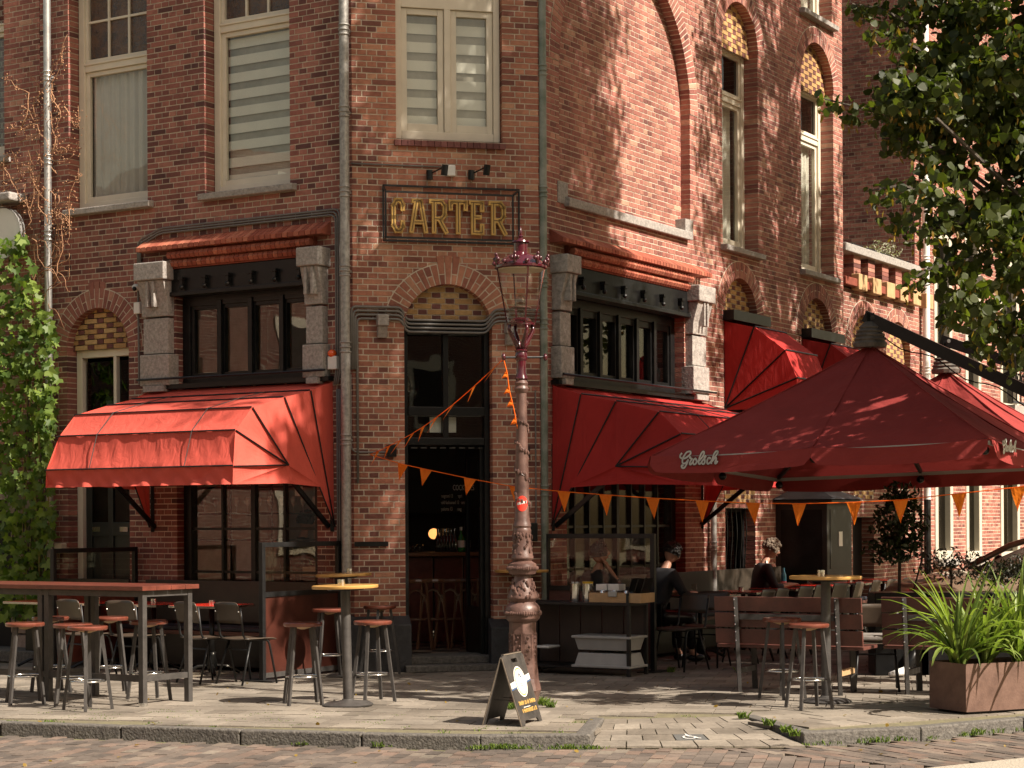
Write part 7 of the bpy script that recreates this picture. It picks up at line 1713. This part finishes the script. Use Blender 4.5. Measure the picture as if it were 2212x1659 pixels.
# corten planter with strap-leaved plants
c0 = gnd(2087, 1544); cu = V(.90, .436, 0).normalized(); cv = V(-.436, .90, 0).normalized()
plt = empty('corten_planter', c0, 0, 'rust brown corten steel planter box at the lower right', 'planter'); FPl = Fr((c0.x, c0.y), cu, -cv)
hP = .41
for (a, b_, o0, o1) in ((0, 1.05, -.008, 0), (0, 1.05, -.47, -.462), (0, .008, -.462, -.008), (1.042, 1.05, -.462, -.008)): MB().fbox(FPl, a, b_, o0, o1, .02, hP).build('side_plate', m_corten, plt)
MB().fbox(FPl, .01, 1.04, -.46, -.01, hP - .06, hP - .04).build('soil', m_bark, plt); MB().fbox(FPl, .06, .99, -.42, -.05, 0, .02).build('foot', m_black, plt)
m_bl = M_leaf('strap_leaf', (.055, .10, .018), (.27, .34, .09), .35, .35)
rg = random.Random(31)
for t_i, (a, o_) in enumerate(((.12, -.22), (.42, -.25), (.72, -.2), (.95, -.28))):
    pe = empty('strap_plant', FPl.p(a, o_, hP - .04), 0, ['strap-leaved green plant at the left end of the rust brown planter', 'strap-leaved green plant second from the left in the rust brown planter', 'strap-leaved green plant third from the left in the rust brown planter', 'strap-leaved green plant at the right end of the rust brown planter'][t_i], 'plant', None)
    for k in range(72):
        az = rg.uniform(0, 2 * PI); ln = rg.uniform(.5, 1.0) * (1 if rg.random() < .8 else .7); lean_ = rg.uniform(.12, 1.15) ** 1.1; w = rg.uniform(.010, .021)
        d = V(math.cos(az), math.sin(az), 0); mb = MB(); mb.use = True; mb.tone = rg.random(); nseg = 8; p = pe.location + V(rg.gauss(0, .02), rg.gauss(0, .02), 0); ang = .15 + lean_ * .55; L0 = []
        for j in range(nseg + 1):
            L0.append((p.copy(), ang)); p = p + (d * math.sin(ang) + V(0, 0, math.cos(ang))) * (ln / nseg); ang += lean_ * .24 * (j / nseg + .35) * 1.3
        sdv = V(-d.y, d.x, 0); i0 = len(mb.v)
        for j, (p, an) in enumerate(L0):
            t = j / nseg; ww = w * (1 - t ** 2.5) * (.65 + .7 * min(1, t * 3)) + .0006; up_ = (d * math.cos(an) - V(0, 0, math.sin(an))) * -1
            mb.v += [p - sdv * ww + up_ * ww * .5, p, p + sdv * ww + up_ * ww * .5]
        for j in range(nseg):
            for h_ in (0, 1):
                k0 = i0 + j * 3 + h_; mb.f.append((k0, k0 + 1, k0 + 4, k0 + 3)); mb.t.append(min(1, mb.tone * .8 + .2 * h_))
        mb.build('blade', m_bl, pe, fix=False, smooth=True)
cloud_late = True
# topiary, dark shrubs and their black troughs
def cloud(name, par, c, rad, n, mat, s, rg, kind='oval', shell=.5):
    mb = MB(); mb.use = True
    for _ in range(n):
        d = V(rg.gauss(0, 1), rg.gauss(0, 1), rg.gauss(0, 1)).normalized() * (rg.random() ** .4); k = 1 + .15 * math.sin(d.x * 9) * math.sin(d.z * 7)
        mb.tone = rg.betavariate(1.4, 2.2); add_leaf(mb, c + V(d.x * rad[0] * k, d.y * rad[1] * k, d.z * rad[2] * k), rg.uniform(*s), kind, rg, -.2)
    o = mb.build(name, mat, par, fix=False); o['kind'] = 'stuff'; return o
m_bay = M_leaf('bay_leaf', (.012, .022, .008), (.05, .075, .025), .2, .35); m_shr = M_leaf('dark_shrub_leaf', (.015, .018, .012), (.05, .05, .03), .15, .4)
pt_ = at(1942, 1280, 19.9); pt_.z = 0; top_ = empty('topiary_tree', pt_ + V(0, 0, .8), 0, 'small bay tree on a bare stem with a bushy oval crown before the brick wall', 'tree')
MB().tube([pt_ + V(0, 0, .75), pt_ + V(.01, 0, 1.2), pt_ + V(0, 0, 1.7)], .018, 6).build('trunk', m_bark, top_); MB().tube([pt_ + V(.14, .0, .8), pt_ + V(.26, 0, 1.25)], .010, 5).build('stake', m_bark, top_)
cloud('crown', top_, pt_ + V(0, 0, 1.50), (.30, .30, .34), 900, m_bay, (.05, .09), rg); cloud('upper_crown', top_, pt_ + V(.02, 0, 1.82), (.20, .2, .16), 350, m_bay, (.05, .08), rg); cloud('lower_crown', top_, pt_ + V(-.05, 0, 1.28), (.34, .3, .16), 350, m_bay, (.05, .09), rg)
for k, (q_, w_, lab) in enumerate(((1940, .55, 'black trough planter under the bay tree'), (2055, .75, 'black trough planter under the dark shrubs by the car'), (2195, .7, 'black trough planter at the right edge behind the strap-leaved plants'))):
    p = at(q_, 1280, 19.7); tag(MB().box(p.x - w_ / 2, p.x + w_ / 2, p.y - .2, p.y + .2, 0, .84).build('trough', m_black, bevel=.01), lab, 'planter')
for k, (q_, y_, r_) in enumerate(((2055, 1222, .36), (2150, 1240, .26), (2210, 1228, .30))):
    p = at(q_, y_, 19.6); sh = empty('dark_shrub', V(p.x, p.y, .84), 0, ['dark leaved shrub in front of the car bonnet, left one', 'dark leaved shrub in front of the car, middle low one', 'dark leaved shrub at the right edge in front of the car'][k], 'shrub'); p.z = max(p.z, .95)
    cloud('crown', sh, p, (r_, r_ * .7, r_ * .55), 520, m_shr, (.035, .06), rg); MB().tube([V(p.x, p.y, .8), p], .012, 5).build('stem', m_bark, sh)
cloud('plant', fb, FL.p(.66, -.45, 1.17), (.22, .08, .10), 260, m_hop, (.03, .05), rg)
m_sil = M_leaf('silver_leaf', (.22, .22, .15), (.45, .44, .33), .2, .6); p = FE.p(FE.s(1905, 520, -.3), -.3, 0); sil = empty('silver_shrub', V(p.x, p.y, ze), 0, 'pale silvery shrub on the terrace above the balustrade', 'shrub')
cloud('crown', sil, FE.p(FE.s(1902, 520, -.3), -.3, zt_ + .14), (.33, .25, .24), 500, m_sil, (.03, .06), rg); MB().tube([V(p.x, p.y, ze), V(p.x, p.y, zt_ + .1)], .015, 5).build('stem', m_bark, sil)
arc = empty('iron_arch', FE.p(FE.s(1940, 540, -.5), -.5, ze), 0, 'round wrought iron ornament on the terrace', 'ornament'); MB().tube([FE.p(FE.s(1938, 545, -.5) + .33 * math.cos(t), -.5, zt_ + .0 + .33 * math.sin(t)) for t in [k * PI / 12 for k in range(13)]], .018, 6).build('ring', m_black, arc)
# weeds at the kerb and at the foot of the lamp
wd = MB(); wd.use = True; rg = random.Random(41)
def tuft(p, n, h, spread):
    for _ in range(n):
        wd.tone = rg.random(); a = rg.uniform(0, 2 * PI); q = p + V(rg.uniform(-spread, spread), rg.uniform(-.02, .02), 0); d = V(math.cos(a), math.sin(a), 0) * rg.uniform(.2, .9); hh = h * rg.uniform(.4, 1); w = .004; s = V(-d.y, d.x, 0).normalized() * w
        wd.quad(q - s, q + s, q + d * hh * .4 + V(0, 0, hh * .7) + s * .6, q + d * hh + V(0, 0, hh * .95), q + d * hh * .4 + V(0, 0, hh * .7) - s * .6)
for q_ in list(range(1020, 1140, 9)) + list(range(1190, 1290, 8)) + [820, 835, 640, 655, 1160, 1300]: 
    p = gnd(q_, lerp(q_, [(0, 1560), (518, 1580), (1037, 1592), (1400, 1592)]) ); tuft(V(p.x, p.y - .03, -.085), rg.randint(3, 26), rg.uniform(.02, .06), .05)
for q_ in [1745, 1768, 1800, 1850, 1862, 1885, 1900, 1925, 1945, 1960, 2010, 2075, 2090, 2105, 2130, 2150, 2200]:
    p = gnd(q_, lerp(q_, [(1735, 1585), (1990, 1573), (2212, 1553)])); tuft(V(p.x + .01, p.y - .035, -.085), rg.randint(5, 24), rg.uniform(.025, .065), .05)
for q_, y_ in ((1165, 1518), (1172, 1522), (1180, 1524), (1190, 1528), (1102, 1530), (1108, 1532), (1660, 1567), (1700, 1582), (1715, 1590), (1606, 1552), (1450, 1452), (1600, 1453)): tuft(gnd(q_, y_), 40, .07, .04)
for _ in range(90):
    u, v = rg.uniform(-5, 1), rg.uniform(-1.6, -.14); p = KF.p(round(u / TS) * TS, v, 0); p2 = KF.p(u, -.125 - round((v * -1 - .125) / TS) * TS, 0)
    for q in (p, p2):
        if poly_in(q, poly): tuft(q + V(0, 0, -.012), 9, .022, .05)
tag(wd.build('weeds', m_hop, fix=False), 'tufts of grass and moss in the joints and along the kerbs', 'weeds', kind='stuff')

lf = MB(); lf.use = True
for _ in range(60):
    p = gnd(rg.uniform(-20, 2230), rg.uniform(1470, 1640)); zz_ = .006 if poly_in(p, poly) else -.08
    lf.tone = rg.random(); add_leaf(lf, V(p.x, p.y, zz_), rg.uniform(.018, .045), 'lime', rg, 0, V(0, 0, 3))
tag(lf.build('fallen_leaves', m_bract, fix=False), 'small dry leaves scattered on the paving', 'leaves', kind='stuff')
# ---------------------------------------------------------------- orange bunting
def flag(e, p, d, w, h, lean=V(0, 0, 0), rg=R):
    t = V(0, 0, -h) + lean
    def fn(u, v):
        a = p + d * (w * (u - .5)); c = p + t; x = a * (1 - v) + c * v; return x + V(0, .012 * math.sin(u * 5 + v * 4 + p.x * 9), 0)
    MB().grid(fn, 4, 5).build('flag', m_flag, e, fix=False)
def bunting(pts, label, flags, leanf=None, size=.125):
    e = empty('bunting', pts[0], 0, label, 'bunting'); MB().tube(pts, .0045, 4).build('string', m_flag, e, fix=False)
    cum = [0]
    for a, b in zip(pts, pts[1:]): cum.append(cum[-1] + (b - a).length)
    for t in flags:
        x = t * cum[-1]; i = max(k for k in range(len(cum) - 1) if cum[k] <= x); f = (x - cum[i]) / (cum[i + 1] - cum[i]); p = pts[i] * (1 - f) + pts[i + 1] * f; d = (pts[i + 1] - pts[i]).normalized()
        flag(e, p, d, size, size * 1.4, leanf(t) if leanf else V(0, 0, 0))
    return e
knob = lamp_.location + V(-38 * k_, -.05, lz(776)); wq = FC.p(*(lambda a: (a[0], .06, a[1]))(FC.q(800, 982, .06)))
n = 14; bunting([knob * (1 - t) + wq * t + V(0, 0, -.10 * math.sin(PI * t)) for t in [k / n for k in range(n + 1)]], 'orange bunting sloping from the street lamp down to the wall left of the corner door', (.05, .19, .34, .46, .56, .64, .74, .84, .93), lambda t: V(-.08 - .03 * math.sin(t * 20), 0, .01), .11)
Q2 = [(800, 982), (870, 1003), (920, 1014), (1015, 1034), (1113, 1052), (1218, 1062), (1308, 1069), (1410, 1076), (1517, 1082), (1627, 1087), (1726, 1088), (1845, 1085), (1945, 1080), (2072, 1066), (2200, 1052), (2300, 1036)]
pts = [wq] + [at(q, y, 20.1 - (q - 800) * (4.6 / 1500)) for q, y in Q2[1:]]
e = empty('bunting', pts[3], 0, 'long orange bunting running from the corner wall across the terrace to the right', 'bunting'); MB().tube(pts, .0045, 4).build('string', m_flag, e, fix=False)
for i in range(1, len(pts) - 1): flag(e, pts[i], (pts[i + 1] - pts[i - 1]).normalized(), 0.150, .20, V(-.04, 0, .03) if i < 4 else V(R.uniform(-.02, .02), 0, 0))
bunting([knob, knob + V(.03, .02, -.12), knob + V(.05, 0, -.28), knob + V(.09, 0, -.45), knob + V(.12, .02, -.62)], 'short orange bunting end hanging straight down from the street lamp arm', (.2, .42, .6, .85), lambda t: V(-.05, 0, .05), .07)
